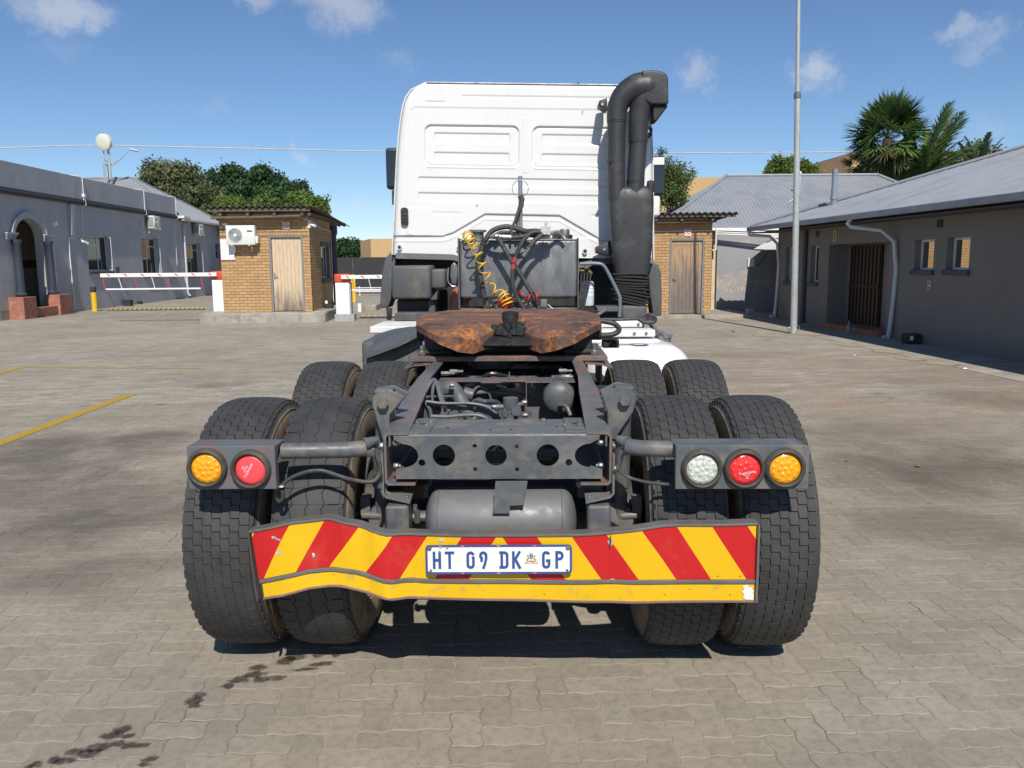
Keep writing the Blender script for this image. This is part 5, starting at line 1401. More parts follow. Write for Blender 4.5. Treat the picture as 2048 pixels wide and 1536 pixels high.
# ---- side rails with the sloping ramp flanges
railm = []
for s in (-1, 1):
    m = MB()
    path = [(-.455, 1.012, .435, .338), (.10, 1.085, .432, .34), (.34, 1.118, .414, .348), (.95, 1.132, .405, .342), (1.9, 1.11, .405, .342), (6.0, 1.02, .405, .335)]
    th = .009; V, F = [], []
    for (y, z, xo, xi) in path:
        zb = .805 if y < .5 else .80
        sec = [(xi, z), (xo - .012, z), (xo - .003, z - .004), (xo, z - .014), (xo, zb + .012), (xo - .012, zb), (xi - .02, zb), (xi - .02, zb + th), (xo - .018, zb + th), (xo - th, zb + .02), (xo - th, z - .02), (xo - .018, z - th), (xi, z - th)]
        V += [(s * x, y, zz) for x, zz in sec]
    n = 13
    for i in range(len(path) - 1):
        for k in range(n):
            F.append((i * n + k, i * n + (k + 1) % n, (i + 1) * n + (k + 1) % n, (i + 1) * n + k))
    m.add(V, F).add([V[i] for i in range(n)], tri_fill([[(v[0] * s, v[2]) for v in V[:n]]]))
    gal(m, 'chassis_rail', M_chassis_rust, 0, smooth=25)
    # inner corner channel with its riveted gusset
    m = MB(); x0 = s * .418
    m.bx(x0, s * .41, -.45, -.12, .955, 1.006).bx(x0, s * .26, -.445, -.16, 1.006, 1.013)
    gal(m, 'gusset_plate', M_chassis, .002)
    m = MB()
    for (px, py) in (((.318, -.33), (.262, -.33), (.325, -.24), (.27, -.24)) if s > 0 else ((.345, -.33), (.285, -.33), (.34, -.24), (.28, -.24))):
        m.lathe([(.0125, 1.013), (.011, 1.019), (.006, 1.022), (0, 1.0225)], (s * px, py, 0), 'z', 12)
    gal(m, 'rivets', M_chassis, 0)
    gal(MB().lathe([(.0, 1.0135), (.017, 1.0136)], (s * .305, -.285, 0), 'z', 16), 'gusset_hole', M_black, 0)
    # bolts through the web
    for z in (.965, .875):
        gal(MB().cyl((s * .405, -.425, z), (s * .385, -.425, z), .013, 6).cyl((s * .386, -.425, z), (s * .376, -.425, z), .008, 8), 'bolt', M_bolt, .0015)
        gal(MB().cyl((s * .436, -.45, z - .005), (s * .455, -.45, z - .005), .016, 6).cyl((s * .454, -.45, z - .005), (s * .47, -.45, z - .005), .009, 8), 'bolt', M_bolt, .0015)
    # outer hanger strap folded inward, support leg under it
    m = MB().bx(s * .437, s * .445, -.47, -.39, .775, .93)
    m.tube([(s * .441, -.43, .79), (s * .436, -.43, .772), (s * .42, -.43, .766)], .004, 4)
    m.add([(s * .445, -.47, .775), (s * .445, -.39, .775), (s * .43, -.39, .758), (s * .43, -.47, .758), (s * .335, -.49, .742), (s * .335, -.37, .76), (s * .437, -.47, .775), (s * .437, -.39, .775), (s * .428, -.39, .766), (s * .428, -.47, .766), (s * .335, -.49, .750), (s * .335, -.37, .768)],
          [(0, 1, 2, 3), (3, 2, 5, 4), (6, 9, 8, 7), (9, 10, 11, 8), (4, 5, 11, 10), (0, 3, 9, 6), (3, 4, 10, 9), (1, 7, 8, 2), (2, 8, 11, 5)])
    gal(m, 'hanger_bracket', M_frame_grey, 0)
    gal(MB().cyl((s * .352, -.455, .752), (s * .352, -.455, .764), .010, 6).cyl((s * .352, -.455, .764), (s * .352, -.455, .77), .006, 8), 'bolt', M_bolt, .001)
    m = MB().bx(s * .342, s * .430, -.50, -.40, .58, .735).bx(s * .342, s * .43, -.60, -.40, .50, .579)
    gal(m, 'support_leg', M_chassis, .008)
    # telescopic damper and its ear plate
    c = tl(768, 804, -.36) if s < 0 else tl(1248, 798, -.36)
    lo = tl(768, 862, -.40) if s < 0 else tl(1222, 860, -.40)
    cx, cz = c.x, c.z
    outl = [(cx + s * .045, cz - .012), (cx + s * .044, cz + .018), (cx + s * .022, cz + .045), (cx - s * .02, cz + .052), (cx - s * .085, cz + .02), (s * .425, cz - .05), (s * .425, cz - .155), (s * .455, cz - .16), (cx + s * .035, cz - .05)]
    m = MB().plate(outl, [], lambda u, v, d: (u, -.37 + d, v), .014)
    m.plate([(p[0], p[1]) for p in outl[:7]], [], lambda u, v, d: (u, -.26 + d, v), .012)
    m.bx(cx - s * .03, cx + s * .04, -.356, -.26, cz + .03, cz + .046)
    gal(m, 'damper_bracket', M_chassis, .004)
    gal(MB().cyl((cx, -.395, cz), (cx, -.23, cz), .019, 16).cyl((cx, -.40, cz), (cx, -.385, cz), .024, 6), 'pivot_bolt', M_chassis, .002)
    gal(MB().cyl((cx, -.31, cz - .01), (s * .492, -.24, .745), .036, 20).cyl((s * .492, -.24, .745), (s * .49, -.22, .45), .029, 20), 'damper', M_chassis, .003)
    gal(MB().cyl((s * .49, -.25, .62), (s * .575, -.24, .62), .016, 10).bx(s * .54, s * .58, -.25, -.2, .62, .70).bx(s * .54, s * .56, -.22, -.16, .5, .62), 'brake_lever', M_frame_grey, .003)
    # flared bracket beside the fifth wheel plate
    m = MB().add([(s * .41, .80, 1.125), (s * .50, .80, 1.118), (s * .56, .84, 1.095), (s * .56, 1.35, 1.095), (s * .41, 1.35, 1.125), (s * .41, .80, 1.117), (s * .50, .80, 1.110), (s * .555, .84, 1.087), (s * .555, 1.35, 1.087), (s * .41, 1.35, 1.117)],
                 [(0, 1, 2, 3, 4), (9, 8, 7, 6, 5), (0, 5, 6, 1), (1, 6, 7, 2), (2, 7, 8, 3), (3, 8, 9, 4), (4, 9, 5, 0)])
    m.bx(s * .415, s * .425, .82, 1.35, .85, 1.116).bx(s * .50, s * .512, .95, 1.3, .98, 1.1)
    gal(m, 'wing_bracket', M_chassis_rust, 0)

# ---- rear crossmember: pressed channel with lightening holes
def circ(cx, cz, r, n=28): return [(cx + r * math.cos(2 * PI * k / n), cz + r * math.sin(2 * PI * k / n)) for k in range(n)]
X0_, X1_, ZB_, ZT_ = -.402, .400, .838, .996
def notch(cx, s):                                # half round opening at each end, flaring outwards
    P = []
    for k in range(17):
        a = PI / 2 + PI * k / 16
        P.append((cx - s * .0 + s * -.046 * math.sin(PI * k / 16) * 1.25, .921 + .046 * math.cos(PI * k / 16)))
    return P
out = [(X0_ + .01, ZB_), (X1_ - .0, ZB_), (X1_ - .0, .866)]
out += [(.355, .882)] + [(p[0], p[1]) for p in reversed(notch(.352, 1))] + [(.372, .978), (X1_ - .012, .984), (X1_ - .012, ZT_), (X0_ + .005, ZT_), (X0_ + .005, .984), (-.385, .978)]
out += [(p[0], p[1]) for p in notch(-.362, -1)] + [(-.365, .882), (X0_ + .01, .866)]
hol = [circ(-.006, .922, .041), circ(-.206, .922, .043), (circ(.192, .922, .043))] + [circ(x, z, r, 14) for x, z, r in ((-.087, .958, .0088), (.074, .957, .0088), (-.087, .868, .0088), (.074, .867, .0088), (-.291, .894, .0135), (.272, .894, .0135))]
m = MB().plate(out, hol, lambda u, v, d: (u, -.452 + d, v), .007)
rr_ = []
for i in range(5):
    a = PI / 2 * i / 4; rr_.append((-.452 + .012 - .012 * math.cos(a), .996 + .012 * math.sin(a) - .0))
V = []
for (y, z) in rr_ + [(-.17, 1.0085)]:
    V += [(X0_ + .005, y, z), (X1_ - .012, y, z)]
m.add(V, [(2 * i, 2 * i + 1, 2 * i + 3, 2 * i + 2) for i in range(len(V) // 2 - 1)])
m.add([(x, y, z - .007) for x, y, z in V], [(2 * i + 2, 2 * i + 3, 2 * i + 1, 2 * i) for i in range(len(V) // 2 - 1)])
m.add([(X0_, -.17, 1.0085), (X1_, -.17, 1.0085), (X1_, -.17, 1.0), (X0_, -.17, 1.0)], [(0, 1, 2, 3)])
m.bx(X0_ + .01, X1_, -.452, -.19, .830, .838)
gal(m, 'rear_crossmember', M_chassis, 0, smooth=40)
gal(MB().lathe([(0.013, 1.0085), (.013, 1.012), (.009, 1.019), (0, 1.02)], (.178, -.21, 0), 'z', 8), 'bolt', M_bolt, 0)
# long pipe and fitting glimpsed through the middle hole
gal(MB().tube([(.03, -.33, .97), (-.03, -.30, .88)], .006, 8).tube([(-.035, -.36, .97), (-.04, -.36, .90)], .0022, 5).bx(-.05, .05, -.28, -.26, .85, .90), 'bracket_plate', M_frame_grey, 0)

# ---- air reservoirs
def capsule(m, p0, p1, r, n=28, dome=.45):
    p0, p1 = Vector(p0), Vector(p1); d = (p1 - p0).normalized()
    pts, rs = [], []
    for i in range(7):
        a = PI / 2 * i / 6; pts.append(p0 - d * r * dome * math.cos(a)); rs.append(max(.002, r * math.sin(a)))
    for i in range(7):
        a = PI / 2 * (1 - i / 6); pts.append(p1 + d * r * dome * math.cos(a)); rs.append(max(.002, r * math.sin(a)))
    m.tube(pts, rs, n); return m
gal(capsule(MB(), (-.232, -.375, .640), (.246, -.375, .644), .133), 'air_reservoir', pm('reservoir_grey', (.135, .138, .142), .5, var=.10, dirt=(.23, .2, .16), damt=.15, dscale=5, bump=.15, bscale=150), 0, smooth=50)
for x_, z_ in ((-.232, .640), (.245, .644)): gal(MB().lathe([(.1332, -.002), (.1346, 0), (.1332, .002)], (x_, -.375, z_), 'x', 36), 'weld_seam', M_chassis, 0)
gal(MB().bx(-.42, .13, -.44, -.40, .41, .505), 'added_shade_bar', M_black, .004)  # unseen bar added behind the bumper panel to shade the ground below
m = MB(); vp = [(-.011, .83), (.115, .83), (.100, .74), (.092, .728), (.046, .728), (.046, .697), (.046, .70), (-.021, .70)]
vp = [(-.006, .838), (.115, .838), (.100, .745), (.047, .742), (.047, .712), (-.018, .712)]
m.plate([(p[0], p[1]) for p in vp], [], lambda u, v, d: (u, -.516 + d, v), .005)
gal(m, 'tank_bracket', M_chassis, .001)
V, F = [], []
for i in range(9):
    a = rad(44 - i * 12); R_ = .1365
    V += [(-.021 if i < 6 else -.021 + (i - 5) * .018, -.375 - R_ * math.cos(a), .642 + R_ * math.sin(a)), (.085, -.375 - R_ * math.cos(a), .642 + R_ * math.sin(a))]
F = [(2 * i, 2 * i + 1, 2 * i + 3, 2 * i + 2) for i in range(8)]
gal(MB().add(V, F).add([(p[0], p[1] + .003, p[2]) for p in V], [f[::-1] for f in F]), 'tank_strap', M_frame_grey, 0)
gal(MB().cyl((-.34, -.38, .66), (-.29, -.38, .66), .022, 10).cyl((-.322, -.40, .64), (-.322, -.40, .69), .012, 8).cyl((-.335, -.39, .645), (-.33, -.39, .71), .009, 8), 'drain_fitting', M_bolt, 0)
gal(MB().bx(.305, .325, -.37, -.35, .775, .81).cyl((.315, -.39, .79), (.315, -.36, .79), .014, 6), 'tank_stay', M_frame_grey, .002)
tk = tl(1119, 797, .40)
gal(capsule(MB(), (tk.x, .44, tk.z - .004), (tk.x, .60, tk.z), .079, 32, .5), 'round_reservoir', M_chassis, 0, smooth=50)
m = MB()
m.lathe([(.080, .0), (.082, .01), (.080, .03)], (tk.x, .50, tk.z), 'y', 32)
m.bx(tk.x - .13, tk.x - .07, .60, .63, tk.z + .03, tk.z + .04)
gal(m, 'reservoir_strap', M_chassis, 0)
gal(MB().tube([(tk.x + .0, .40, tk.z - .035), (tk.x + .03, .35, tk.z - .03), (tk.x + .05, .33, tk.z - .07)], .010, 8, smooth=4), 'reservoir_pipe', M_greyhose, 0)

# ---- second crossmember, valves and the bundle of painted air pipes
m = MB().plate([(-.335, .84), (.345, .84), (.345, 1.045), (-.335, 1.045)], [circ(.01, 1.0, .068), circ(-.185, 1.0, .045), circ(-.12, 1.037 - .008, .013, 12), (circ(.135, 1.030, .013, 12)), circ(.115, .975, .006, 8), circ(-.09, .975, .006, 8)], lambda u, v, d: (u, .62 + d, v), .008)
m.bx(-.335, .345, .48, .62, 1.066, 1.073).bx(-.335, .345, .62, .628, 1.0455, 1.073)
gal(m, 'second_crossmember', M_chassis_rust, 0)
gal(MB().bx(-.28, -.12, .47, .52, 1.0735, 1.078).bx(-.02, .10, .46, .56, 1.0735, 1.0815).bx(.017, .022, .46, .50, 1.0816, 1.12).bx(.100, .104, .46, .50, .93, 1.0735), 'angle_bracket', M_chassis_rust, .001)
PIPES = [([(-.322, .1, .94), (-.326, .1, 1.0), (-.351, .1, 1.039), (-.356, .1, 1.059), (-.333, .12, 1.107), (-.313, .15, 1.131), (-.299, .15, 1.112), (-.286, .12, 1.073), (-.272, .1, 1.029)], .0085),
 ([(-.37, .1, .95), (-.374, .1, 1.01), (-.364, .1, 1.039), (-.316, .1, 1.024), (-.258, .1, 1.024), (-.19, .1, 1.029), (-.133, .1, 1.019), (-.085, .1, 1.004), (-.042, .1, .979), (-.013, .1, .94)], .0075),
 ([(-.348, .12, .96), (-.354, .12, 1.02), (-.335, .12, 1.029), (-.268, .12, 1.015), (-.21, .12, 1.005), (-.152, .12, 1.003), (-.095, .12, .993), (-.052, .12, .975), (-.028, .12, .94)], .0095),
 ([(-.339, .08, 1.044), (-.277, .08, 1.035), (-.2, .08, 1.034), (-.147, .08, 1.034), (-.08, .08, 1.022), (-.037, .08, .995), (-.004, .08, .95)], .0065),
 ([(-.317, .06, .98), (-.244, .06, .978), (-.172, .06, .984), (-.114, .06, .984), (-.076, .06, .972), (-.052, .06, .94)], .0085),
 ([(-.318, .14, .98), (-.319, .14, 1.07), (-.309, .15, 1.122)], .0075), ([(-.29, .14, 1.12), (-.275, .14, 1.05), (-.26, .12, .99)], .0075),
 ([(-.34, .1, 1.06), (-.30, .2, 1.045), (-.24, .3, 1.03)], .006), ([(-.25, .1, .97), (-.24, .1, .90)], .008), ([(-.36, .1, .93), (-.352, .1, 1.0)], .009)]
for P_, r_ in PIPES: gal(MB().tube(P_, r_, 8, smooth=5), 'air_pipe', M_greyhose, 0)
gal(MB().tube([(-.262, .08, 1.02), (-.262, .16, 1.02)], .016, 4).lathe([(.02, .0), (.02, .012)], (-.13, .1, 1.008), 'x', 10), 'pipe_clip', M_black, 0)
gal(MB().tube([(-.30, .36, 1.05), (-.255, .35, 1.062), (-.223, .35, 1.027), (-.193, .33, .975), (-.152, .30, .933), (-.10, .28, .88)], .036, 14, smooth=5).cyl((-.31, .36, 1.035), (-.275, .36, 1.035), .028, 6).cyl((-.20, .40, 1.03), (-.155, .40, 1.018), .030, 12), 'cast_elbow', M_chassis, 0)
m = MB().lathe([(0, -.04), (.02, -.04), (.032, -.02), (.034, .0), (.034, .03), (0, .03)], (.038, .02, 1.038), 'z', 16).bx(.01, .07, -.01, .05, 1.0, 1.02)
m.cyl((-.03, .02, 1.028), (.02, .02, 1.028), .012, 8).cyl((.05, .02, 1.03), (.10, .02, 1.045), .010, 8).cyl((.063, -.03, 1.018), (.063, .02, 1.018), .021, 12).cyl((.013, -.01, 1.03), (.013, -.01, .95), .007, 8).cyl((.013, -.01, 1.02), (.013, -.01, .99), .014, 8).cyl((.06, 0, 1.0), (.06, 0, .93), .010, 8)
gal(m, 'relay_valve', M_chassis, .0)
for p in ((-.035, .02, 1.028), (.098, .02, 1.047), (-.245, .28, 1.085), (.10, .05, .985)): gal(MB().cyl((p[0] - .012, p[1], p[2]), (p[0] + .012, p[1], p[2]), .011, 6), 'brass_fitting', M_bolt, .001)
gal(MB().bx(-.13, .13, .25, .45, .86, .93).cyl((-.1, .1, .9), (-.1, .5, .9), .05, 12), 'axle_casting', M_chassis, .006)
gal(MB().bx(-.33, .33, .0, .5, .62, .66), 'lower_shield', M_black, 0)
for (x, y, z) in ((-.31, .70, 1.085), (-.27, .74, 1.09), (.30, .74, 1.09), (.31, .66, 1.07)): gal(MB().cyl((x - .03, y, z), (x + .01, y, z), .013, 6).cyl((x - .03, y, z), (x + .04, y, z), .008, 8), 'bolt', M_chassis, 0)
# dark gearbox, casting and foil-wrapped pipes under the fifth wheel
gal(MB().bx(-.33, .33, 1.25, 1.75, .72, 1.02).cyl((-.2, 1.0, .98), (.2, 1.0, .98), .09, 16).bx(-.3, -.2, .9, 1.2, .95, 1.08).bx(.12, .3, .95, 1.2, .92, 1.06), 'axle_casting', M_greasy, .02)
m = MB().lathe([(.105, -.02), (.125, -.02), (.125, .02), (.105, .02)], (-.12, 1.12, 1.02), 'y', 28).bx(-.24, -.19, 1.1, 1.16, 1.02, 1.11).bx(-.05, -.0, 1.1, 1.16, 1.02, 1.10).bx(-.25, .01, 1.12, 1.2, 1.06, 1.12)
gal(m, 'cast_housing', M_frame_grey, .008)
M_foil = pm('oily_foil', (.09, .092, .095), .35, metal=.3, var=.6, scale=18, bump=1., bscale=40, bdist=.012)
for (x0, x1, y, z, r) in ((-.10, .16, 1.25, 1.13, .028), (.0, .26, 1.3, 1.145, .022), (.05, .33, 1.2, 1.11, .018), (-.3, -.12, 1.3, 1.14, .02)):
    gal(MB().tube([(x0, y, z), ((x0 + x1) / 2, y + .02, z + .012), (x1, y, z - .01)], r, 10, smooth=4), 'wrapped_pipe', M_foil, 0)
gal(MB().tube([(-.02, 1.08, 1.115), (.04, 1.05, 1.085), (.10, 1.05, 1.09), (.14, 1.1, 1.12)], .006, 8, smooth=4), 'air_pipe', M_greyhose, 0)
for i, (x, z) in enumerate(((-.25, 1.03), (.2, 1.0), (.28, 1.04))): gal(MB().cyl((x, .95, z), (x + .05, .98, z + .01), .018, 8).bx(x - .02, x + .02, .96, 1.0, z - .04, z), 'pipe_union', M_greasy, .002)

# ---- lamp arms and lamp boxes
gal(MB().tube([(-.80, -.545, .963), (-.56, -.53, .963), (-.50, -.50, .963)], .030, 18).tube([(-.50, -.50, .978), (-.455, -.47, .99)], [.026, .012], 12).tube([(-.50, -.50, .95), (-.468, -.475, .93), (-.46, -.46, .88), (-.455, -.45, .86)], [.018, .010, .008, .008], 10, smooth=3), 'lamp_arm', M_chassis, 0)
gal(MB().tube([(.67, -.545, .966), (.54, -.53, .966), (.49, -.50, .966)], .030, 18).tube([(.49, -.50, .98), (.452, -.47, .992)], [.026, .012], 12).tube([(.50, -.50, .953), (.468, -.475, .935), (.46, -.46, .89), (.455, -.45, .86)], [.018, .010, .008, .008], 10, smooth=3), 'lamp_arm', M_chassis, 0)
def lens_mat(name, c, dark):
    t = NT(name); v = t.obj(); n = t.noise(v, 55, 4, .7, .8)
    t.set(t.ramp(n, [(.38, dark), (.58, c)]), .18, 0, .6, .6)
    t.b.inputs['Subsurface Weight'].default_value = .0
    t.bump(t.noise(v, 130, 3), .5, .002); return t.mat
L_amber, L_red, L_clear = lens_mat('amber_lens', (.90, .40, .004), (.80, .30, .003)), lens_mat('red_lens', (.80, .035, .035), (.70, .022, .022)), lens_mat('clear_lens', (.62, .66, .60), (.36, .40, .36))
L_redflat = pm('faded_red_lens', (.86, .07, .085), .35, var=.03, bump=.1, coat=.3)
M_print = pm('white_print', (.82, .72, .74), .5, var=.05)
def text_mesh(s, size, mat, name='lettering', align='CENTER', ext=.0006):
    cu = bpy.data.curves.new(name, 'FONT'); cu.body = s; cu.size = size; cu.align_x = align; cu.align_y = 'CENTER'; cu.extrude = ext; cu.resolution_u = 3
    o = bpy.data.objects.new('tmp', cu); COL.objects.link(o)
    dg = bpy.context.evaluated_depsgraph_get(); me = bpy.data.meshes.new_from_object(o.evaluated_get(dg))
    bpy.data.objects.remove(o); me.name = name; me.materials.clear(); me.materials.append(mat); return me
FACE = (PI / 2, 0, 0)
def lamp(box, x, z, mat, kind, rot=0, dx=0):
    g = MB().lathe([(.0565, -.012), (.0575, -.022), (.063, -.027), (.070, -.022), (.0745, -.010), (.075, .0)], (x + dx * .3, -.620, z), 'y', 40).build('lamp', pm('dusty_rubber', (.062, .057, .050), .7, var=.3, scale=9, dirt=(.13, .11, .09), damt=.25, dscale=16), box)
    g['label'] = kind
    l = MB().lathe([(0, -.0195), (.020, -.0192), (.042, -.0175), (.054, -.0135), (.0568, -.009)], (x + dx, -.620, z), 'y', 36)
    l.build('lens', mat, g, smooth=60)
    if 'plain' not in kind:
        m = MB(); spots = [(0, 0)] + [(.021 * math.cos(k * PI / 3 + rot), .021 * math.sin(k * PI / 3 + rot)) for k in range(6)] + [(.041 * math.cos(k * PI / 6 + rot + .26), .041 * math.sin(k * PI / 6 + rot + .26)) for k in range(12)]
        for (a, b) in spots: m.lathe([(.0095, -.0165), (.0082, -.0192), (.0050, -.0208), (0, -.0213)], (x + a + dx, -.620 + (.0025 if a * a + b * b > .001 else 0), z + b), 'y', 10)
        m.build('led_domes', mat, g, smooth=60)
    return g
lbx = MB().bx(-1.126, -.803, -.622, -.618, .838, .998).bx(-1.126, -.803, -.618, -.50, .994, .998).bx(-.807, -.803, -.618, -.585, .838, .993)
lb = lbx.build('lamp_box', pm('lamp_box_rusty', (.115, .13, .145), .5, var=.16, dirt=(.27, .10, .055), damt=.42, dscale=8, bump=.3), tr, bevel=.0015)
rbx = MB().bx(.648, 1.124, -.622, -.618, .836, .996).bx(.648, 1.110, -.618, -.50, .992, .996).bx(.648, .652, -.618, -.59, .87, .991)
rb_ = rbx.build('lamp_box', M_chassis, tr, bevel=.0015)
lamp(lb, -1.053, .919, L_amber, 'round amber lamp, outermost on the left box'); g = lamp(lb, -.893, .913, L_redflat, 'plain faded red lamp on the left box', dx=.002)
tm = text_mesh('Truck-Lamp', .0125, M_print); o = link('lettering', tm, g); o.location = (-.897, -.6402, .912); o.rotation_euler = (PI / 2, rad(-62), 0)
for i, s_ in enumerate(('DOT SAE', 'LED', '24V')):
    o = link('lettering', text_mesh(s_, .007, M_print), g); o.location = (-.905 - .006 * i, -.6402, .918 + .003 * i); o.rotation_euler = (PI / 2, rad(-62), 0)
g = lamp(rb_, .741, .912, L_clear, 'round clear white lamp, innermost on the right box', .2)
g = lamp(rb_, .893, .912, L_red, 'round red lamp in the middle of the right box', .35)
o = link('lettering', text_mesh('Truck-Lamp', .0125, M_print), g); o.location = (.898, -.6445, .902); o.rotation_euler = (PI / 2, rad(-10), 0)
for i, s_ in enumerate(('DOT SAE', 'LED', '24V')):
    o = link('lettering', text_mesh(s_, .006, M_print), g); o.location = (.897 + .001 * i, -.6442, .893 - .006 * i); o.rotation_euler = (PI / 2, rad(-6), 0)
lamp(rb_, 1.036, .914, L_amber, 'round amber lamp, outermost on the right box', .1)
gal(MB().tube([(-.453, -.52, .96), (-.44, -.52, .883), (-.47, -.53, .841), (-.555, -.54, .854), (-.658, -.55, .889), (-.744, -.56, .874), (-.80, -.57, .838), (-.819, -.57, .806), (-.813, -.57, .777), (-.798, -.57, .79), (-.798, -.57, .82)], .0078, 8, smooth=6), 'lamp_cable', M_hose, 0)
gal(MB().bx(-.825, -.79, -.585, -.555, .834, .839), 'cable_tie', M_white_metal, 0)
gal(MB().tube([(.447, -.5, .896), (.481, -.51, .857), (.556, -.53, .838), (.649, -.55, .833)], .0065, 8, smooth=6), 'lamp_cable', M_hose, 0)
m = MB().tube([(-.552, .0, .84), (-.575, .0, .835), (-.597, .0, .785), (-.613, .0, .705), (-.628, .0, .591), (-.638, .0, .50)], .011, 8, smooth=4)
gal(m, 'dust_shield', M_frame_grey, 0)

# ---- bumper panel
top_pts = [(-.902, .684), (-.83, .698), (-.748, .714), (-.65, .722), (-.612, .729), (-.56, .715), (-.47, .693), (-.403, .676), (-.20, .668), (0, .668), (.30, .670), (.411, .676), (.50, .688), (.60, .704), (.66, .708), (.80, .708), (.943, .712)]
bot_pts = [(-.882, .431), (-.80, .445), (-.704, .470), (-.62, .476), (-.575, .476), (-.45, .452), (-.373, .439), (-.2, .432), (.195, .425), (.36, .42), (.432, .417), (.60, .422), (.947, .425)]
mid_pts = [(-.887, .497), (-.80, .515), (-.70, .534), (-.60, .540), (-.52, .532), (-.39, .506), (-.25, .500), (.1, .498), (.413, .496), (.6, .498), (.945, .500)]
def interp(P_, x): return float(np.interp(x, [p[0] for p in P_], [p[1] for p in P_]))
def ydent(x, v):                                  # v: 0 bottom .. 1 top ; dents in the sheet
    y = -.652
    y += .012 * math.exp(-((x + .61) / .09) ** 2) * (.4 + .6 * v)
    y -= .030 * max(0, 1 - abs(x + .395) / .075) * (1 - v * .4)
    y += .020 * max(0, 1 - abs(x + .50) / .06) * v
    y += .008 * math.exp(-((x - .42) / .05) ** 2)
    y += .006 * math.sin(x * 19 + v * 2) * (1 if x < -.3 else .18)
    y += .010 * math.exp(-((x + .22) / .07) ** 2) * math.exp(-((v - .85) / .2) ** 2)
    y -= .02 * max(0, -x - .75) * 2
    return y
def sheet(name, zf0, zf1, x0, x1, nx, nz, mat, parent, off=0, amp=1.):
    V, F, UV = [], [], []
    xl0, xl1 = -.902, -.882
    for i in range(nx + 1):
        for k in range(nz + 1):
            v = k / nz; x = x0 + (x1 - x0) * i / nx
            z = zf0(x) + (zf1(x) - zf0(x)) * v
            sx = x + (0.02 * max(0., (-.6 - x) / .3) * (1 - max(0, min(1, (z - .43) / .25))))
            V.append((sx, ydent(x, max(0, min(1, (z - .43) / .27))) * 1.0 + off, z)); UV.append((x, zf1(x) - z))
    n = nz + 1
    for i in range(nx):
        for k in range(nz): F.append((i * n + k, (i + 1) * n + k, (i + 1) * n + k + 1, i * n + k + 1))
    o_ = len(V); V += [(x, y + .003, z) for x, y, z in V]; F += [tuple(q + o_ for q in reversed(f)) for f in F]
    me = bpy.data.meshes.new(name); me.from_pydata(V, [], F); me.materials.append(mat)
    uv = me.uv_layers.new(name='UVMap'); UV2 = UV + UV
    for lp in me.loops: uv.data[lp.index].uv = UV2[lp.vertex_index]
    me.polygons.foreach_set('use_smooth', [True] * len(me.polygons))
    return link(name, me, parent)
t = NT('chevron_reflective'); uvn = t.node('UVMap'); s_ = t.node('SeparateXYZ'); t.l.new(uvn.outputs[0], s_.inputs[0])
q = t.math('SUBTRACT', t.math('ABSOLUTE', t.math('SUBTRACT', s_.outputs[0], .012)), t.math('MULTIPLY', s_.outputs[1], .64))
q = t.math('FRACT', t.math('ADD', t.math('DIVIDE', t.math('SUBTRACT', q, .011), .2515), 8.0))
f_ = t.ramp(q, [(0, 1.), (.5, 0.)], 'CONSTANT')
dirtm = t.ramp(t.noise(t.obj(), 7, 7, .7), [(.56, 0.), (.78, .4)])
c_ = t.mix(f_, (.72, .43, .006), (.50, .012, .015))
nred = t.noise(t.obj(), 2, 3)
c_ = t.mix(t.math('MULTIPLY', dirtm, .6), c_, (.42, .26, .08))
t.set(c_, .38, 0, .5); t.bump(t.noise(t.obj(), 14, 3), .12, .004); M_chev = t.mat
M_yrefl = pm('yellow_reflective', (.72, .44, .008), .4, var=.05, scale=3, dirt=(.36, .27, .10), damt=.22, dscale=14, bump=.15, bscale=30)
bp = sheet('bumper_panel', lambda x: interp(mid_pts, x) + .008, lambda x: interp(top_pts, x) - .002, -.890, .936, 150, 14, M_chev, tr)
sheet('lower_strip', lambda x: interp(bot_pts, x) + .004, lambda x: interp(mid_pts, x) - .010, -.878, .936, 120, 8, M_yrefl, bp)
def bar(P_, w, proud, h, name, mat, dz=0):
    V, F = [], []; xs = np.linspace(P_[0][0], P_[-1][0], 70)
    for x in xs:
        z = interp(P_, x) + dz; y = ydent(x, max(0, min(1, (z - .43) / .27))); x = x + (0.02 * max(0., (-.6 - x) / .3) * (1 - max(0, min(1, (z - .43) / .25))))
        V += [(x, y - proud, z - h / 2), (x, y - proud, z + h / 2), (x, y + w, z + h / 2), (x, y + w, z - h / 2)]
    for i in range(len(xs) - 1):
        for k in range(4): F.append((4 * i + k, 4 * i + (k + 1) % 4, 4 * i + 4 + (k + 1) % 4, 4 * i + 4 + k))
    n = len(V); F += [(0, 1, 2, 3), (n - 1, n - 2, n - 3, n - 4)]
    return MB().add(V, F).build(name, mat, bp, recalc=True, bevel=.0012, smooth=30)
M_edge = pm('bare_edge_steel', (.125, .125, .122), .5, var=.25, dirt=(.20, .12, .08), damt=.3, dscale=20, bump=.3)
bar(top_pts, .050, .005, .009, 'top_flange', M_edge, .004)
bar(mid_pts, .004, .006, .014, 'middle_rail', M_edge)
bar(bot_pts, .012, .006, .008, 'bottom_lip', pm('rust_edge', (.19, .12, .10), .6, var=.25))
MB().add([(-.905, -.665, .690), (-.898, -.672, .690), (-.878, -.672, .428), (-.886, -.662, .428), (-.905, -.63, .690), (-.898, -.64, .690), (-.878, -.64, .428), (-.886, -.63, .428)], [(0, 1, 2, 3), (4, 7, 6, 5), (0, 4, 5, 1), (1, 5, 6, 2), (2, 6, 7, 3), (3, 7, 4, 0)]).build('end_lip', M_edge, bp, recalc=True)
MB().bx(.938, .946, -.668, -.60, .424, .716).build('end_lip', M_edge, bp, bevel=.001)
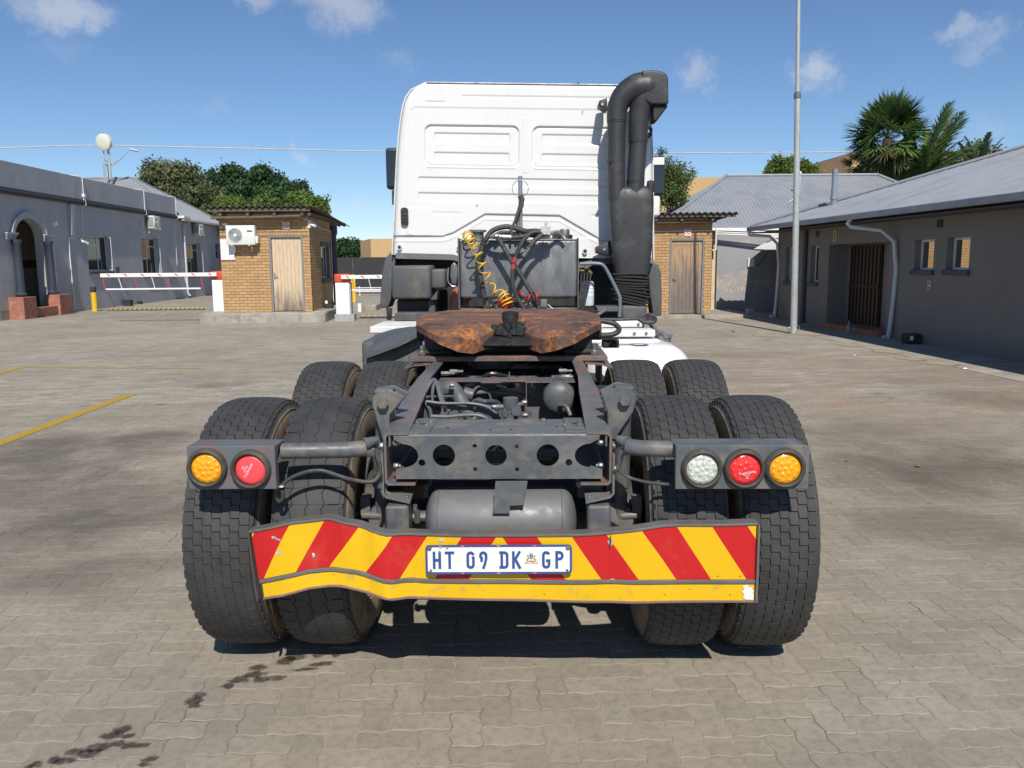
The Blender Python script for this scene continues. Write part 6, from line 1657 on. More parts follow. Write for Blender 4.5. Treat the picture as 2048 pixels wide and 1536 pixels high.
M_chip = pm('scraped_metal', (.55, .52, .5), .55, var=.5, scale=40, dirt=(.09, .07, .06), damt=.5, dscale=60)
def chip(x, z, w, h, rot, seed, mat=M_chip):
    r = random.Random(seed); n = 11; V = []
    y0 = ydent(x, max(0, min(1, (z - .43) / .27))) - .0016
    for k in range(n):
        a = 2 * PI * k / n; q = r.uniform(.55, 1.1); u, v = w * q * math.cos(a), h * q * math.sin(a)
        xx, zz = x + u * math.cos(rot) - v * math.sin(rot), z + u * math.sin(rot) + v * math.cos(rot)
        V.append((xx, ydent(xx, max(0, min(1, (zz - .43) / .27))) - .0016, zz))
    MB().add(V, [tuple(reversed(range(n)))]).build('scrape_mark', mat, bp, smooth=0)
for c in ((-.80, .662, .024, .0045, rad(-28), 1), (-.81, .668, .010, .006, 0, 11), (-.795, .610, .011, .009, .5, 2), (-.672, .594, .007, .011, .2, 3), (-.775, .512, .018, .004, -.4, 4), (.414, .643, .010, .014, .1, 5), (-.20, .652, .012, .008, .3, 6), (.42, .502, .012, .007, 0, 8)): chip(*c)
M_peelw = pm('bare_white_patch', (.72, .72, .66), .6, var=.08)
pk = MB(); V = [(.893, .485), (.90, .47), (.892, .462), (.90, .452), (.897, .44), (.904, .432), (.934, .430), (.935, .45), (.93, .455), (.936, .465), (.928, .47), (.93, .48), (.915, .478), (.912, .488)]
V = [(x, ydent(x, (z - .43) / .27) - .0018, z) for x, z in V]
pk.add(V, [tuple(range(len(V)))]).build('scrape_mark', M_peelw, bp, smooth=0, recalc=True)
for k in range(14):
    r = random.Random(100 + k); chip(r.uniform(-.86, .92), r.choice([.44, .45, .47, .52, .69]), r.uniform(.002, .005), r.uniform(.001, .002), r.uniform(-1, 1), 50 + k, M_black)

MB().bx(.4125, .4150, -.6625, -.655, .634, .674).build('tear_line', M_black, bp)
# ---- number plate
PW, PH = .530, .108
M_plateblue = pm('plate_blue', (.030, .075, .27), .45, var=.12)
M_platew = pm('plate_white', (.74, .75, .70), .45, var=.04, dirt=(.5, .45, .38), damt=.12, dscale=30)
def rrect(w, h, r, n=5):
    P_ = []
    for cx, cy, a0_ in ((w / 2 - r, -h / 2 + r, -PI / 2), (w / 2 - r, h / 2 - r, 0), (-w / 2 + r, h / 2 - r, PI / 2), (-w / 2 + r, -h / 2 + r, PI)):
        for k in range(n): a = a0_ + PI / 2 * k / (n - 1); P_.append((cx + r * math.cos(a), cy + r * math.sin(a)))
    return P_
npl = bpy.data.objects.new('number_plate', MB().plate(rrect(PW, PH, .014), [], lambda u, v, d: (u, d, v), .002).mesh('number_plate', M_plateblue, recalc=True, smooth=0)); COL.objects.link(npl)
npl.parent = tr; npl.location = (.0095, -.675, .590); npl.rotation_euler = (rad(-3), rad(-.3), 0)
MB().plate(rrect(PW - .017, PH - .017, .008), [], lambda u, v, d: (u, d - .0012, v), .001).build('plate_face', M_platew, npl, recalc=True, smooth=0)
def stroke(m, pts, w, y0=-.0032, y1=-.0013, closed=False):
    P_ = [Vector((p[0], p[1])) for p in pts]; n = len(P_); Lf_, Rt_ = [], []
    for i in range(n):
        if closed: a, b = P_[i - 1], P_[(i + 1) % n]
        else: a, b = P_[max(0, i - 1)], P_[min(n - 1, i + 1)]
        d1 = (P_[i] - a); d2 = (b - P_[i])
        d1 = d1.normalized() if d1.length > 1e-9 else d2.normalized(); d2 = d2.normalized() if d2.length > 1e-9 else d1
        nn = Vector((-d1.y - d2.y, d1.x + d2.x)).normalized(); k = 1 / max(.5, nn.dot(Vector((-d1.y, d1.x))))
        Lf_.append(P_[i] + nn * w / 2 * k); Rt_.append(P_[i] - nn * w / 2 * k)
    V = [(p.x, y0, p.y) for p in Lf_] + [(p.x, y0, p.y) for p in Rt_] + [(p.x, y1, p.y) for p in Lf_] + [(p.x, y1, p.y) for p in Rt_]
    F = []
    for i in range(n if closed else n - 1):
        j = (i + 1) % n
        F += [(i, j, n + j, n + i), (i, 2 * n + i, 2 * n + j, j), (n + j, 3 * n + j, 3 * n + i, n + i)]
    if not closed: F += [(0, n, 3 * n, 2 * n), (n - 1, 3 * n - 1, 4 * n - 1, 2 * n - 1)]
    m.add(V, F)
def arc(cx, cy, rx, ry, a0_, a1_, n=12): return [(cx + rx * math.cos(rad(a0_ + (a1_ - a0_) * k / n)), cy + ry * math.sin(rad(a0_ + (a1_ - a0_) * k / n))) for k in range(n + 1)]
GH, GW, SW = .064, .030, .0095
def glyph(ch):
    w, h = GW, GH; x0, x1, z0, z1 = SW / 2, w - SW / 2, SW / 2 - h / 2, h / 2 - SW / 2; zt, zb = h / 2, -h / 2
    cx = w / 2; rx = (x1 - x0) / 2
    return {'H': [[(x0, zb), (x0, zt)], [(x1, zb), (x1, zt)], [(x0, 0), (x1, 0)]],
            'T': [[(-.002, z1), (w + .002, z1)], [(cx, z1), (cx, zb)]],
            '0': [arc(cx, z0 + rx, rx, rx, 180, 360, 10) + [(x1, z1 - rx - .009), (x1 - .003, z1 - rx - .004)], [(x0, z0 + rx), (x0, z1 - rx)] + arc(cx, z1 - rx, rx, rx, 180, 12, 10)],
            '9': [arc(cx, z1 - rx, rx, rx, 340, 0, 2)[:1] + arc(cx, z1 - rx, rx, rx, 0, 270, 14) + [(cx + .004, z1 - 2 * rx - .003)] if False else [(x0 + .004, -.006)] + arc(cx - .0, z1 - rx - .001, rx, rx, 235, 180, 3) + arc(cx, z1 - rx, rx, rx, 180, 0, 12) + [(x1, .004), (x1 - .005, -.016), (cx - .001, zb)]],
            'D': [[(x0 + .001, z0), (x0 + .001, z1), (x1 - .010, z1)] + arc(x1 - .010, z1 - .010, .010, .010, 90, 0, 5) + [(x1, z0 + .010)] + arc(x1 - .010, z0 + .010, .010, .010, 0, -90, 5) + [(x0 + .001, z0)], [(-.003, z1), (x0, z1)], [(-.003, z0), (x0, z0)]],
            'K': [[(x0, zb), (x0, zt)], [(x1 + .003, zt), (x0 + .004, -.002)], [(x0 + .006, .004), (x1 + .004, zb)]],
            'G': [arc(cx, z1 - rx, rx, rx, 20, 180, 10) + [(x0, z0 + rx)] + arc(cx, z0 + rx, rx, rx, 180, 360, 10) + [(x1, -.003), (cx - .001, -.003)]],
            'P': [[(x0 + .001, zb), (x0 + .001, zt)], [(x0 - .003, z1), (x1 - .009, z1)] + arc(x1 - .009, z1 - .012, .010, .012, 90, -90, 8) + [(x0, z1 - .024)]]}[ch]
GX = {'H': -.238, 'T': -.192, '0': -.116, '9': -.070, 'D': .006, 'K': .049, 'G': .157, 'P': .204}
for ch, gx in GX.items():
    m = MB()
    for i, st in enumerate(glyph(ch)): stroke(m, [(gx + p[0], p[1] - .001) for p in st], SW, -.0034 - .00012 * i)
    m.build('plate_letter', M_plateblue, npl, recalc=True, smooth=0)
# provincial arms and name between K and G
em = MB(); 
shield = [(-.006, .008), (.006, .008), (.006, -.001), (.004, -.006), (0, -.009), (-.004, -.006), (-.006, -.001)]
em.plate([(.118 + x, .010 + z) for x, z in shield], [], lambda u, v, d: (u, -.0030 + d, v), .001)
em.build('emblem_shield', M_plateblue, npl, recalc=True, smooth=0)
m = MB(); stroke(m, [(.1165, .004), (.1165, .014)], .001, -.0036, -.003); stroke(m, [(.1195, .004), (.1195, .014)], .001, -.0036, -.003); m.build('emblem_mark', M_platew, npl, recalc=True, smooth=0)
m = MB()
for s in (-1, 1):
    stroke(m, [(.118 + s * .0085, .002), (.118 + s * .011, .008), (.118 + s * .012, .013)], .0042, -.0031, -.002)
    stroke(m, [(.118 + s * .012, .003), (.118 + s * .0155, .000), (.118 + s * .018, -.002)], .0032, -.0032, -.002)
    stroke(m, [(.118 + s * .010, .013), (.118 + s * .0135, .016)], .0045, -.0033, -.002)
stroke(m, [(.100, -.003), (.108, -.006), (.118, -.0045), (.128, -.006), (.136, -.003)], .0026, -.0034, -.002)
m.build('emblem_lions', pm('emblem_gold', (.42, .25, .10), .6, var=.3), npl, recalc=True, smooth=0)
m = MB(); stroke(m, [(.112, .021), (.118, .0235), (.124, .021)], .0022, -.0031, -.002); stroke(m, [(.118, .0235), (.118, .027)], .0016, -.0032, -.002)
m.build('emblem_crown', pm('emblem_red', (.55, .16, .14), .6), npl, recalc=True, smooth=0)
o = link('lettering', text_mesh('GAUTENG', .0105, MATS['emblem_red']), npl); o.location = (.118, -.0022, -.0125); o.rotation_euler = FACE
for x, z in ((-.250, .042), (.250, .042), (-.246, -.040), (.247, -.040)):
    MB().lathe([(.009 if z > 0 else .005, -.0012), (.008 if z > 0 else .004, -.004), (0, -.005)], (x, 0, z), 'y', 10).build('plate_screw', M_bolt if z > 0 else M_chassis_rust, npl)
m = MB()
for x, z in ((-.215, .032), (-.21, .047), (-.185, .044)):
    m.lathe([(.005, -.0036), (.002, -.0040), (0, -.0041)], (x, 0, z), 'y', 7)
for x, z, w in ((-.13, .0505, .006), (0, .0505, .007), (.13, .0505, .006), (-.13, -.0505, .006), (0, -.0505, .007), (.13, -.0505, .006)): m.bx(x - w, x + w, -.0009, -.0003, z - .0012, z + .0012)
tag(m.build('worn_spots', M_chip, npl, smooth=0), kind='stuff')

# ---- fifth wheel
def fz(y): return float(np.interp(y, [.70, .80, .98, 1.2, 1.6, 1.75], [1.268, 1.296, 1.330, 1.352, 1.366, 1.366]))
half = [(.0, 1.09), (.045, 1.075), (.065, 1.02), (.075, .96), (.115, .87), (.18, .79), (.25, .725), (.355, .725), (.405, .80), (.455, .89), (.50, .965), (.515, 1.05), (.515, 1.25), (.49, 1.42), (.42, 1.55), (.30, 1.64), (.15, 1.68)]
outl = [(-x, y) for x, y in reversed(half[1:])] + half
g5 = []
bm = bmesh.new()
gx = np.arange(-.52, .521, .01); gy = np.arange(.70, 1.701, .01)
from mathutils.geometry import delaunay_2d_cdt
# top surface: triangulated grid clipped to the outline
inside = lambda x, y: sum(((y1 > y) != (y2 > y)) and (x < (x2 - x1) * (y - y1) / (y2 - y1) + x1) for (x1, y1), (x2, y2) in zip(outl, outl[1:] + outl[:1])) % 2
slot = [(-.43, 1.33), (-.30, 1.42), (-.27, 1.41), (-.40, 1.32)]; slot2 = [(.36, 1.38), (.43, 1.37), (.43, 1.345), (.36, 1.355)]
pts2 = [Vector(p) for p in outl]; n0 = len(pts2); faces_in = [list(range(n0))]
for sl_ in (slot, slot2): pts2 += [Vector(p) for p in sl_]
def dist_edge(x, y):
    best = 9
    for (x1, y1), (x2, y2) in zip(outl, outl[1:] + outl[:1]):
        dx, dy = x2 - x1, y2 - y1; t_ = max(0, min(1, ((x - x1) * dx + (y - y1) * dy) / (dx * dx + dy * dy))); best = min(best, math.hypot(x - x1 - t_ * dx, y - y1 - t_ * dy))
    return best
rgrid = random.Random(2)
for x in np.arange(-.50, .51, .035):
    for y in np.arange(.74, 1.68, .035):
        X, Y = x + rgrid.uniform(-.008, .008), y + rgrid.uniform(-.008, .008)
        if inside(X, Y) and dist_edge(X, Y) > .018: pts2.append(Vector((X, Y)))
edges_in = [(i, (i + 1) % n0) for i in range(n0)]
vo, eo, fo, *_ = delaunay_2d_cdt(pts2, edges_in, [], 1, 1e-5)
def throat(x, y):
    q = max(0., 1 - (abs(x) / (.05 + max(0, 1.05 - y) * .42)) ** 2) if y < 1.2 else 0
    return q * .030 * min(1, max(0, (1.2 - y) / .12))
m = MB(); V = []
for p in vo:
    x, y = p.x, p.y
    ed = min(1., dist_edge(x, y) / .02)
    z = fz(y) - .006 * (1 - ed) + .004 * mnoise.noise(Vector((x * 6, y * 6, 1)))
    if abs(x) < .2 and y < 1.1: z -= .035 * max(0, 1 - dist_edge(x, y) / .05) * (1 if y > .78 else .3)
    V.append((x, y, z))
m.add(V, [tuple(f) for f in fo])
nb = len(outl); ov = {}
loop = []
for p in outl:
    i = min(range(len(vo)), key=lambda k: (vo[k].x - p[0]) ** 2 + (vo[k].y - p[1]) ** 2); loop.append(i)
LV = [V[i] for i in loop]; LV2 = [(x, y, z - (.034 if abs(x) > .27 or y > 1.3 else .075)) for x, y, z in LV]
m.add(LV + LV2, [(i, i + nb, (i + 1) % nb + nb, (i + 1) % nb) for i in range(nb)])
m.add(LV2, [tuple(reversed(f)) for f in tri_fill([[(p[0], p[1]) for p in LV2]])])
f5 = gal(m, 'fifth_wheel', M_rust, 0, smooth=40)
MB().add([(x, y, fz(y) + .0015) for x, y in slot], [(0, 1, 2, 3)]).build('slot', M_black, f5, smooth=0, recalc=True)
MB().add([(x, y, fz(y) + .0015) for x, y in slot2], [(0, 1, 2, 3)]).build('slot', M_chassis_rust, f5, smooth=0, recalc=True)
MB().lathe([(.046, 1.32), (.048, 1.374), (.041, 1.380), (.03, 1.374), (0, 1.372)], (.008, 1.12, .0), 'z', 24).build('lock_jaw', M_greasy, f5)
m = MB(); r = random.Random(6)
for k in range(26):
    x, y = r.gauss(.008, .05), r.uniform(.90, 1.06); z = 1.285 + .06 * (y - .9) / .15 + r.uniform(-.03, .012)
    z = 1.272 + .05 * (y - .9) / .15; rr0 = r.uniform(.014, .034); m.lathe([(rr0, -.02), (rr0 * .9, 0), (rr0 * .5, rr0 * .3), (0, rr0 * .35)], (x, y, z), 'z', 7)
tag(m.build('grease_lumps', M_greasy, f5, smooth=20), kind='stuff')
MB().add([(-.16, .86, 1.235), (.17, .86, 1.235), (.06, 1.05, 1.30), (-.05, 1.05, 1.30), (-.17, .84, 1.215), (.18, .84, 1.215)], [(0, 1, 2, 3), (4, 5, 1, 0)]).build('lock_guide', M_greasy, f5, recalc=True)
for s in (-1, 1):
    gal(MB().bx(s * .34, s * .455, .92, 1.35, 1.165, 1.325).bx(s * .30, s * .47, .90, 1.40, 1.158, 1.185), 'fifth_wheel_stand', M_black, .01)
    gal(MB().cyl((s * .28, 1.12, 1.25), (s * .52, 1.12, 1.25), .035, 14), 'pivot_pin', M_black, .004)
    gal(MB().lathe([(.0, .0), (.012, 0)], (s * .497, .925 + .0, 1.305), 'x', 10), 'grease_hole', M_black, 0)
    gal(MB().cyl((s * .465, .90, 1.15), (s * .465, .90, 1.185), .024, 6).cyl((s * .465, .90, 1.185), (s * .465, .90, 1.21), .012, 10), 'bolt', M_bolt, .002)
gal(MB().bx(-.34, .34, .95, 1.3, 1.19, 1.21).cyl((-.33, 1.0, 1.225), (.33, 1.0, 1.225), .018, 10), 'locking_bar', M_black, .003)
m = MB().bx(-.532, .532, .86, 1.55, 1.140, 1.155).bx(-.532, .532, .845, .8595, 1.128, 1.1549)
gal(m, 'mounting_plate', pm('rusty_plate', (.13, .105, .095), .6, var=.3, dirt=(.30, .12, .05), damt=.38, dscale=7, bump=.4), .003)
for k, (y, z) in enumerate(((1.75, 1.2), (2.0, 1.22))): gal(MB().tube([(-.28, y, z), (0, y - .1, z + .01), (.28, y, z)], .025, 10, smooth=4), 'wrapped_pipe', M_foil, 0)

# ---- mudguards, side steps and tanks
pl_ = [tl(px, py, 1.95) for px, py in ((733, 712), (742, 700), (800, 683), (835, 662), (842, 700), (845, 765), (800, 800), (735, 800))]
hl = [tl(px, py, 1.95) for px, py in ((744, 720), (762, 712), (772, 722), (787, 720), (787, 718), (800, 722), (803, 701), (803, 706), (817, 694), (817, 714), (762, 712))]
gal(MB().plate([(p.x, p.z) for p in pl_], [circ(p.x, p.z, .0042, 8) for i, p in enumerate(hl) if i not in (4, 10)], lambda u, v, d: (u, 1.95 + d, v), .012), 'mudguard_bracket', M_frame_grey, 0)
V = []
for (px, py, y) in ((728, 712, 1.86), (752, 704, 1.86), (800, 686, 1.86), (848, 662, 1.86), (735, 700, 1.98), (765, 690, 2.02), (800, 676, 2.05), (845, 655, 2.05), (745, 690, 2.2), (775, 672, 2.25), (800, 660, 2.28), (845, 650, 2.28), (748, 670, 2.5), (780, 660, 2.5), (805, 655, 2.5), (845, 652, 2.5)):
    p = tl(px, py, y); V.append((p.x, y, p.z))
F = [(r_ * 4 + c_i, r_ * 4 + c_i + 1, r_ * 4 + 5 + c_i, r_ * 4 + 4 + c_i) for r_ in range(3) for c_i in range(3)]
me = MB().add(V, F).add([(x, y, z - .02) for x, y, z in V], [f[::-1] for f in F]).add([V[i] for i in range(4)] + [(x, y, z - .02) for x, y, z in V[:4]], [(0, 4, 5, 1), (1, 5, 6, 2), (2, 6, 7, 3)]).mesh('mudguard', M_plastic, smooth=70)
bm = bmesh.new(); bm.from_mesh(me); bmesh.ops.subdivide_edges(bm, edges=bm.edges, cuts=2, use_grid_fill=True, smooth=.6); bm.to_mesh(me); bm.free(); link('mudguard', me, tr)
gal(MB().bx(-1.12, -.62, 2.42, 3.3, .50, 1.10), 'battery_box', M_plastic, .04, seg=3)
def step_plate(x0, x1, y0, y1, z):
    o = gal(MB().bx(x0, x1, y0, y1, z - .05, z), 'step_plate', M_white_metal, .006)
    m = MB(); n = 0
    for i in range(int((x1 - x0) / .035)):
        for j in range(int((y1 - y0) / .06)):
            x, y = x0 + .02 + i * .035, y0 + .03 + j * .06
            m.bx(-.012, .012, -.004, .004, 0, .002, 0, Matrix.Translation((x, y, z)) @ Matrix.Rotation(rad(45 if (i + j) % 2 else -45), 4, 'Z'))
    m.build('tread_pattern', M_white_metal, o, smooth=0); return o
step_plate(-1.09, -.66, 2.62, 3.2, 1.185)
step_plate(.60, .945, 2.62, 2.95, 1.215); step_plate(.60, 1.01, 2.40, 2.58, 1.165)
for x, z, y in ((.915, 1.19, 2.618), (.945, 1.14, 2.398), (.86, 1.14, 2.398)): gal(MB().cyl((x, y, z), (x, y - .006, z), .011, 8), 'screw', M_bolt, 0)
m = MB().bx(.48, 1.235, 2.02, 3.25, .48, 1.085)
o = m.build('fuel_tank', M_white, tr, bevel=.20, seg=10, smooth=60)
gal(MB().bx(.52, 1.04, 2.36, 3.0, 1.07, 1.10), 'tank_top', M_white, .025, seg=3)
c = tl(1327, 672, 2.5)
gal(MB().lathe([(.055, -.03), (.055, .0), (.064, .002), (.064, .018), (.05, .024), (0, .024)], (c.x, 2.5, c.z - .01), 'z', 24), 'filler_cap', M_steel, 0)
m = MB()
for k in range(28):
    a = 2 * PI * k / 28; m.bx(-.002, .002, .0635, .067, 0, .018, 0, Matrix.Translation((c.x, 2.5, c.z - .008)) @ Matrix.Rotation(a, 4, 'Z'))
gal(m, 'cap_ribs', M_steel, 0)
gal(MB().tube([(.95, 2.64, 1.20), (1.02, 2.66, 1.20), (1.05, 2.6, 1.14)], .014, 8, smooth=4).tube([(1.02, 2.42, 1.15), (1.07, 2.44, 1.14), (1.09, 2.42, 1.10)], .014, 8, smooth=4), 'grab_loop', M_frame_grey, 0)
gal(MB().tube([(.50, 2.02, 1.265), (.70, 2.0, 1.268), (.83, 2.0, 1.272)], .010, 8).tube([(.83, 2.0, 1.275), (.88, 2.02, 1.296), (.93, 2.0, 1.296), (.95, 2.0, 1.268), (.93, 2.0, 1.248), (.87, 2.0, 1.25)], .013, 8, smooth=5, closed=True), 'pull_handle', M_hose, 0)
gal(MB().tube([(.50, 1.4, 1.31), (.56, 1.4, 1.30), (.62, 1.4, 1.285), (.648, 1.4, 1.25), (.61, 1.4, 1.222), (.50, 1.4, 1.215)], .016, 10, smooth=6), 'air_hose', M_hose, 0)
gal(MB().bx(.56, .66, 1.5, 1.6, 1.13, 1.18).bx(.60, .64, 1.48, 1.5, 1.14, 1.165), 'latch_box', M_black, .004)

# ---- hydraulic oil tank behind the cab
ht = gal(MB().bx(-.446, .484, 3.06, 3.46, 1.372, 1.826), 'hydraulic_tank', M_millsteel, .022, seg=3)
MB().bx(-.456, -.448, 3.03, 3.50, 1.290, 1.846).bx(.486, .494, 3.03, 3.50, 1.285, 1.84).bx(-.448, .486, 3.03, 3.5, 1.284, 1.292).build('side_plate', M_millsteel, ht, bevel=.002)
MB().bx(-.44, .48, 3.056, 3.075, 1.8265, 1.832).build('weld_seam', pm('weld', (.45, .42, .33), .5, var=.3, dirt=(.35, .18, .06), damt=.3, dscale=20), ht)
MB().lathe([(.05, .0), (.05, .065), (.072, .068), (.072, .082), (.066, .086), (0, .086)], (-.305, 3.15, 1.826), 'z', 24).build('filler_cap', M_bolt, ht)
MB().lathe([(.03, 0), (.03, .03), (.04, .032), (.042, .075), (.034, .085), (0, .086)], (.385, 3.12, 1.826), 'z', 16).build('breather_cap', M_steel, ht)
MB().lathe([(.16, 0), (.16, .04), (.05, .07), (0, .07)], (.30, 3.35, 1.83), 'z', 24).build('tank_lid', M_black, ht)
po = gal(MB().tube([(.040, 3.0, 1.83), (.040, 3.0, 2.16)], .0165, 10).tube([(.040, 3.0, 2.16), (.040, 3.0, 2.31)], .0175, 10), 'hose_post', M_steel, 0)
def ringt(c, r, w=.0028, tilt=0): 
    return [(c[0] + r * math.cos(2 * PI * k / 32), c[1] + r * math.sin(2 * PI * k / 32) * math.sin(tilt), c[2] + r * math.sin(2 * PI * k / 32) * math.cos(tilt)) for k in range(32)]
MB().tube(ringt((.040, 2.98, 2.215), .062), .0030, 6, closed=True).build('spring_ring', M_steel, po)
gal(MB().tube([(.040, 2.97, 2.16), (.055, 2.965, 2.13), (.048, 2.965, 2.08), (.02, 2.965, 2.03), (-.005, 2.965, 1.96), (-.034, 2.97, 1.90), (-.03, 2.97, 1.86)], [.024, .02, .018, .014, .012, .013, .010], 8).tube([(.05, 2.99, 2.14), (.025, 2.99, 2.06), (.012, 2.99, 1.95), (.01, 2.99, 1.85)], .011, 6), 'webbing_strap', pm('old_webbing', (.085, .075, .06), .85, var=.3), 0)
HOSES = [('hydraulic_hose', [(-.217, 2.93, 1.30), (-.247, 2.93, 1.403), (-.275, 2.93, 1.539), (-.289, 2.95, 1.652), (-.262, 2.95, 1.764), (-.226, 2.96, 1.838), (-.172, 2.97, 1.900), (-.081, 2.98, 1.927), (-.006, 2.98, 1.915), (.084, 2.96, 1.890), (.159, 2.93, 1.89), (.219, 2.93, 1.878)], .0205, M_hose),
 ('hydraulic_hose', [(-.141, 2.9, 1.852), (-.082, 2.9, 1.754), (-.023, 2.9, 1.65), (.037, 2.9, 1.56), (.097, 2.9, 1.462), (.142, 2.9, 1.386), (.179, 2.9, 1.295)], .0185, M_hose),
 ('hydraulic_hose', [(.215, 2.90, 1.880), (.137, 2.88, 1.877), (.077, 2.87, 1.834), (.039, 2.86, 1.775), (.008, 2.86, 1.709), (-.015, 2.86, 1.627), (-.023, 2.86, 1.553), (-.016, 2.86, 1.463), (.013, 2.88, 1.38), (.066, 2.88, 1.295)], .0165, M_hose),
 ('hydraulic_hose', [(.056, 2.82, 1.688), (.091, 2.84, 1.737), (.136, 2.86, 1.803), (.196, 2.88, 1.853), (.235, 2.90, 1.870)], .0185, M_hose),
 ('hydraulic_hose', [(-.20, 2.94, 1.852), (-.112, 2.92, 1.846), (-.022, 2.92, 1.842), (.054, 2.92, 1.848), (.114, 2.92, 1.868), (.20, 2.92, 1.886)], .0165, M_hose),
 ('hydraulic_hose', [(.27, 2.95, 1.87), (.32, 2.98, 1.885), (.36, 3.0, 1.86), (.385, 3.0, 1.83)], .014, M_steel),
 ('air_hose', [(-.27, 2.94, 1.75), (-.30, 2.95, 1.66), (-.285, 2.94, 1.55), (-.262, 2.93, 1.45), (-.235, 2.93, 1.30)], .014, M_hose),
 ('air_hose', [(-.16, 2.97, 1.86), (-.10, 2.99, 1.885), (.0, 3.0, 1.875), (.10, 3.0, 1.86), (.18, 2.98, 1.85)], .015, M_hose)]
for nm, P_, r_, mt in HOSES: gal(MB().tube(P_, r_, 12, smooth=8), nm, mt, 0)
for p, q, r_ in (((-.155, 2.92, 1.852), (-.105, 2.92, 1.848), .021), ((-.10, 2.92, 1.847), (-.03, 2.92, 1.842), .023), ((-.19, 2.93, 1.853), (-.16, 2.92, 1.853), .014), ((.16, 2.93, 1.889), (.21, 2.93, 1.886), .021)):
    gal(MB().cyl(p, q, r_, 12), 'hose_fitting', M_steel, .002)
for c0, c1, r_ in (((-.013, 2.858, 1.64), (-.02, 2.858, 1.60), .0172), ((.0, 2.858, 1.69), (-.012, 2.858, 1.652), .0172)): gal(MB().cyl(c0, c1, r_, 12), 'red_hose_band', pm('red_print', (.45, .05, .05), .6), 0)
for k, t_ in enumerate((1.83, 1.80, 1.72, 1.60)): gal(MB().cyl((-.235 - .012 * k, 2.955, t_), (-.245 - .012 * k, 2.955, t_ - .018), .0245, 12), 'hose_clamp', M_black, 0)
for k in range(4): gal(MB().lathe([(.0195, 0), (.0215, .006), (.0195, .012)], (0, 0, 0), 'z', 14), 'hose_rib', M_frame_grey, 0).matrix_local = Matrix.Translation((.064 + k * .012, 2.828 + k * .006, 1.699 + k * .0165)) @ Matrix.Rotation(rad(35), 4, 'Y')
gal(MB().bx(.195, .270, 2.88, 2.95, 1.858, 1.922).cyl((.234, 2.90, 1.92), (.234, 2.90, 1.972), .008, 8).cyl((.234, 2.90, 1.935), (.252, 2.90, 1.95), .007, 8).cyl((.225, 2.86, 1.875), (.225, 2.89, 1.875), .018, 10).bx(.20, .285, 2.92, 3.0, 1.83, 1.857), 'coupling_block', pm('cast_alloy', (.50, .50, .47), .45, var=.15), .005)
M_coily = pm('yellow_coil', (.70, .43, .02), .4, var=.12); M_coilr = pm('red_coil', (.55, .02, .035), .35, var=.15)
def coil(path, R_, turns, r, mat, name, ph=0, stretch=None):
    P_ = smooth_path(path, 10); L_ = [0]
    for i in range(1, len(P_)): L_.append(L_[-1] + (P_[i] - P_[i - 1]).length)
    pts = []; n = int(turns * 14)
    for i in range(n + 1):
        t_ = i / n
        s_ = (stretch(t_) if stretch else t_) * L_[-1]
        k = max(j for j in range(len(L_)) if L_[j] <= s_ + 1e-9); k = min(k, len(P_) - 2)
        f = (s_ - L_[k]) / max(1e-9, L_[k + 1] - L_[k]); c = P_[k].lerp(P_[k + 1], f); d = (P_[k + 1] - P_[k]).normalized()
        u_ = d.cross(Vector((0, 1, 0))).normalized(); v_ = d.cross(u_); a = 2 * PI * turns * t_ + ph
        pts.append(c + (u_ * math.cos(a) + v_ * math.sin(a)) * R_)
    gal(MB().tube(pts, r, 8), name, mat, 0, smooth=60)
coil([(-.378, 3.02, 1.868), (-.350, 2.95, 1.835), (-.315, 2.88, 1.775), (-.270, 2.82, 1.69), (-.242, 2.78, 1.61), (-.205, 2.76, 1.53), (-.175, 2.78, 1.45), (-.10, 2.84, 1.40)], .036, 9.0, .0060, M_coily, 'yellow_air_coil', 1.2, lambda t_: t_ ** 1.5)
coil([(-.10, 2.85, 1.405), (-.075, 2.83, 1.37), (-.06, 2.82, 1.33)], .042, 3.4, .0068, M_coily, 'yellow_air_coil', .3)
coil([(-.115, 2.86, 1.36), (-.075, 2.84, 1.33), (-.055, 2.83, 1.31)], .038, 3.2, .0066, M_coilr, 'red_air_coil', 1.)
coil([(-.03, 2.86, 1.40), (.06, 2.86, 1.40), (.13, 2.86, 1.40), (.19, 2.86, 1.37)], .032, 2.2, .0056, M_coilr, 'red_air_coil', 2.2)
m = MB()
for (x, z) in ((-.16, 1.35), (-.15, 1.315), (.05, 1.34), (.085, 1.315), (.0, 1.325), (-.20, 1.31), (.12, 1.33)): m.cyl((x - .02, 2.95, z), (x + .02, 2.95, z + .008), .018, 8).bx(x - .012, x + .012, 2.93, 2.97, z - .03, z)
gal(m, 'coupling_fittings', M_foil, .002)
gal(MB().bx(.19, .245, 2.93, 2.99, 1.30, 1.365), 'socket_box', M_bolt, .006)
gal(MB().tube([(.25, 2.95, 1.325), (.29, 2.95, 1.29)], .004, 6), 'thin_cable', M_white_metal, 0)

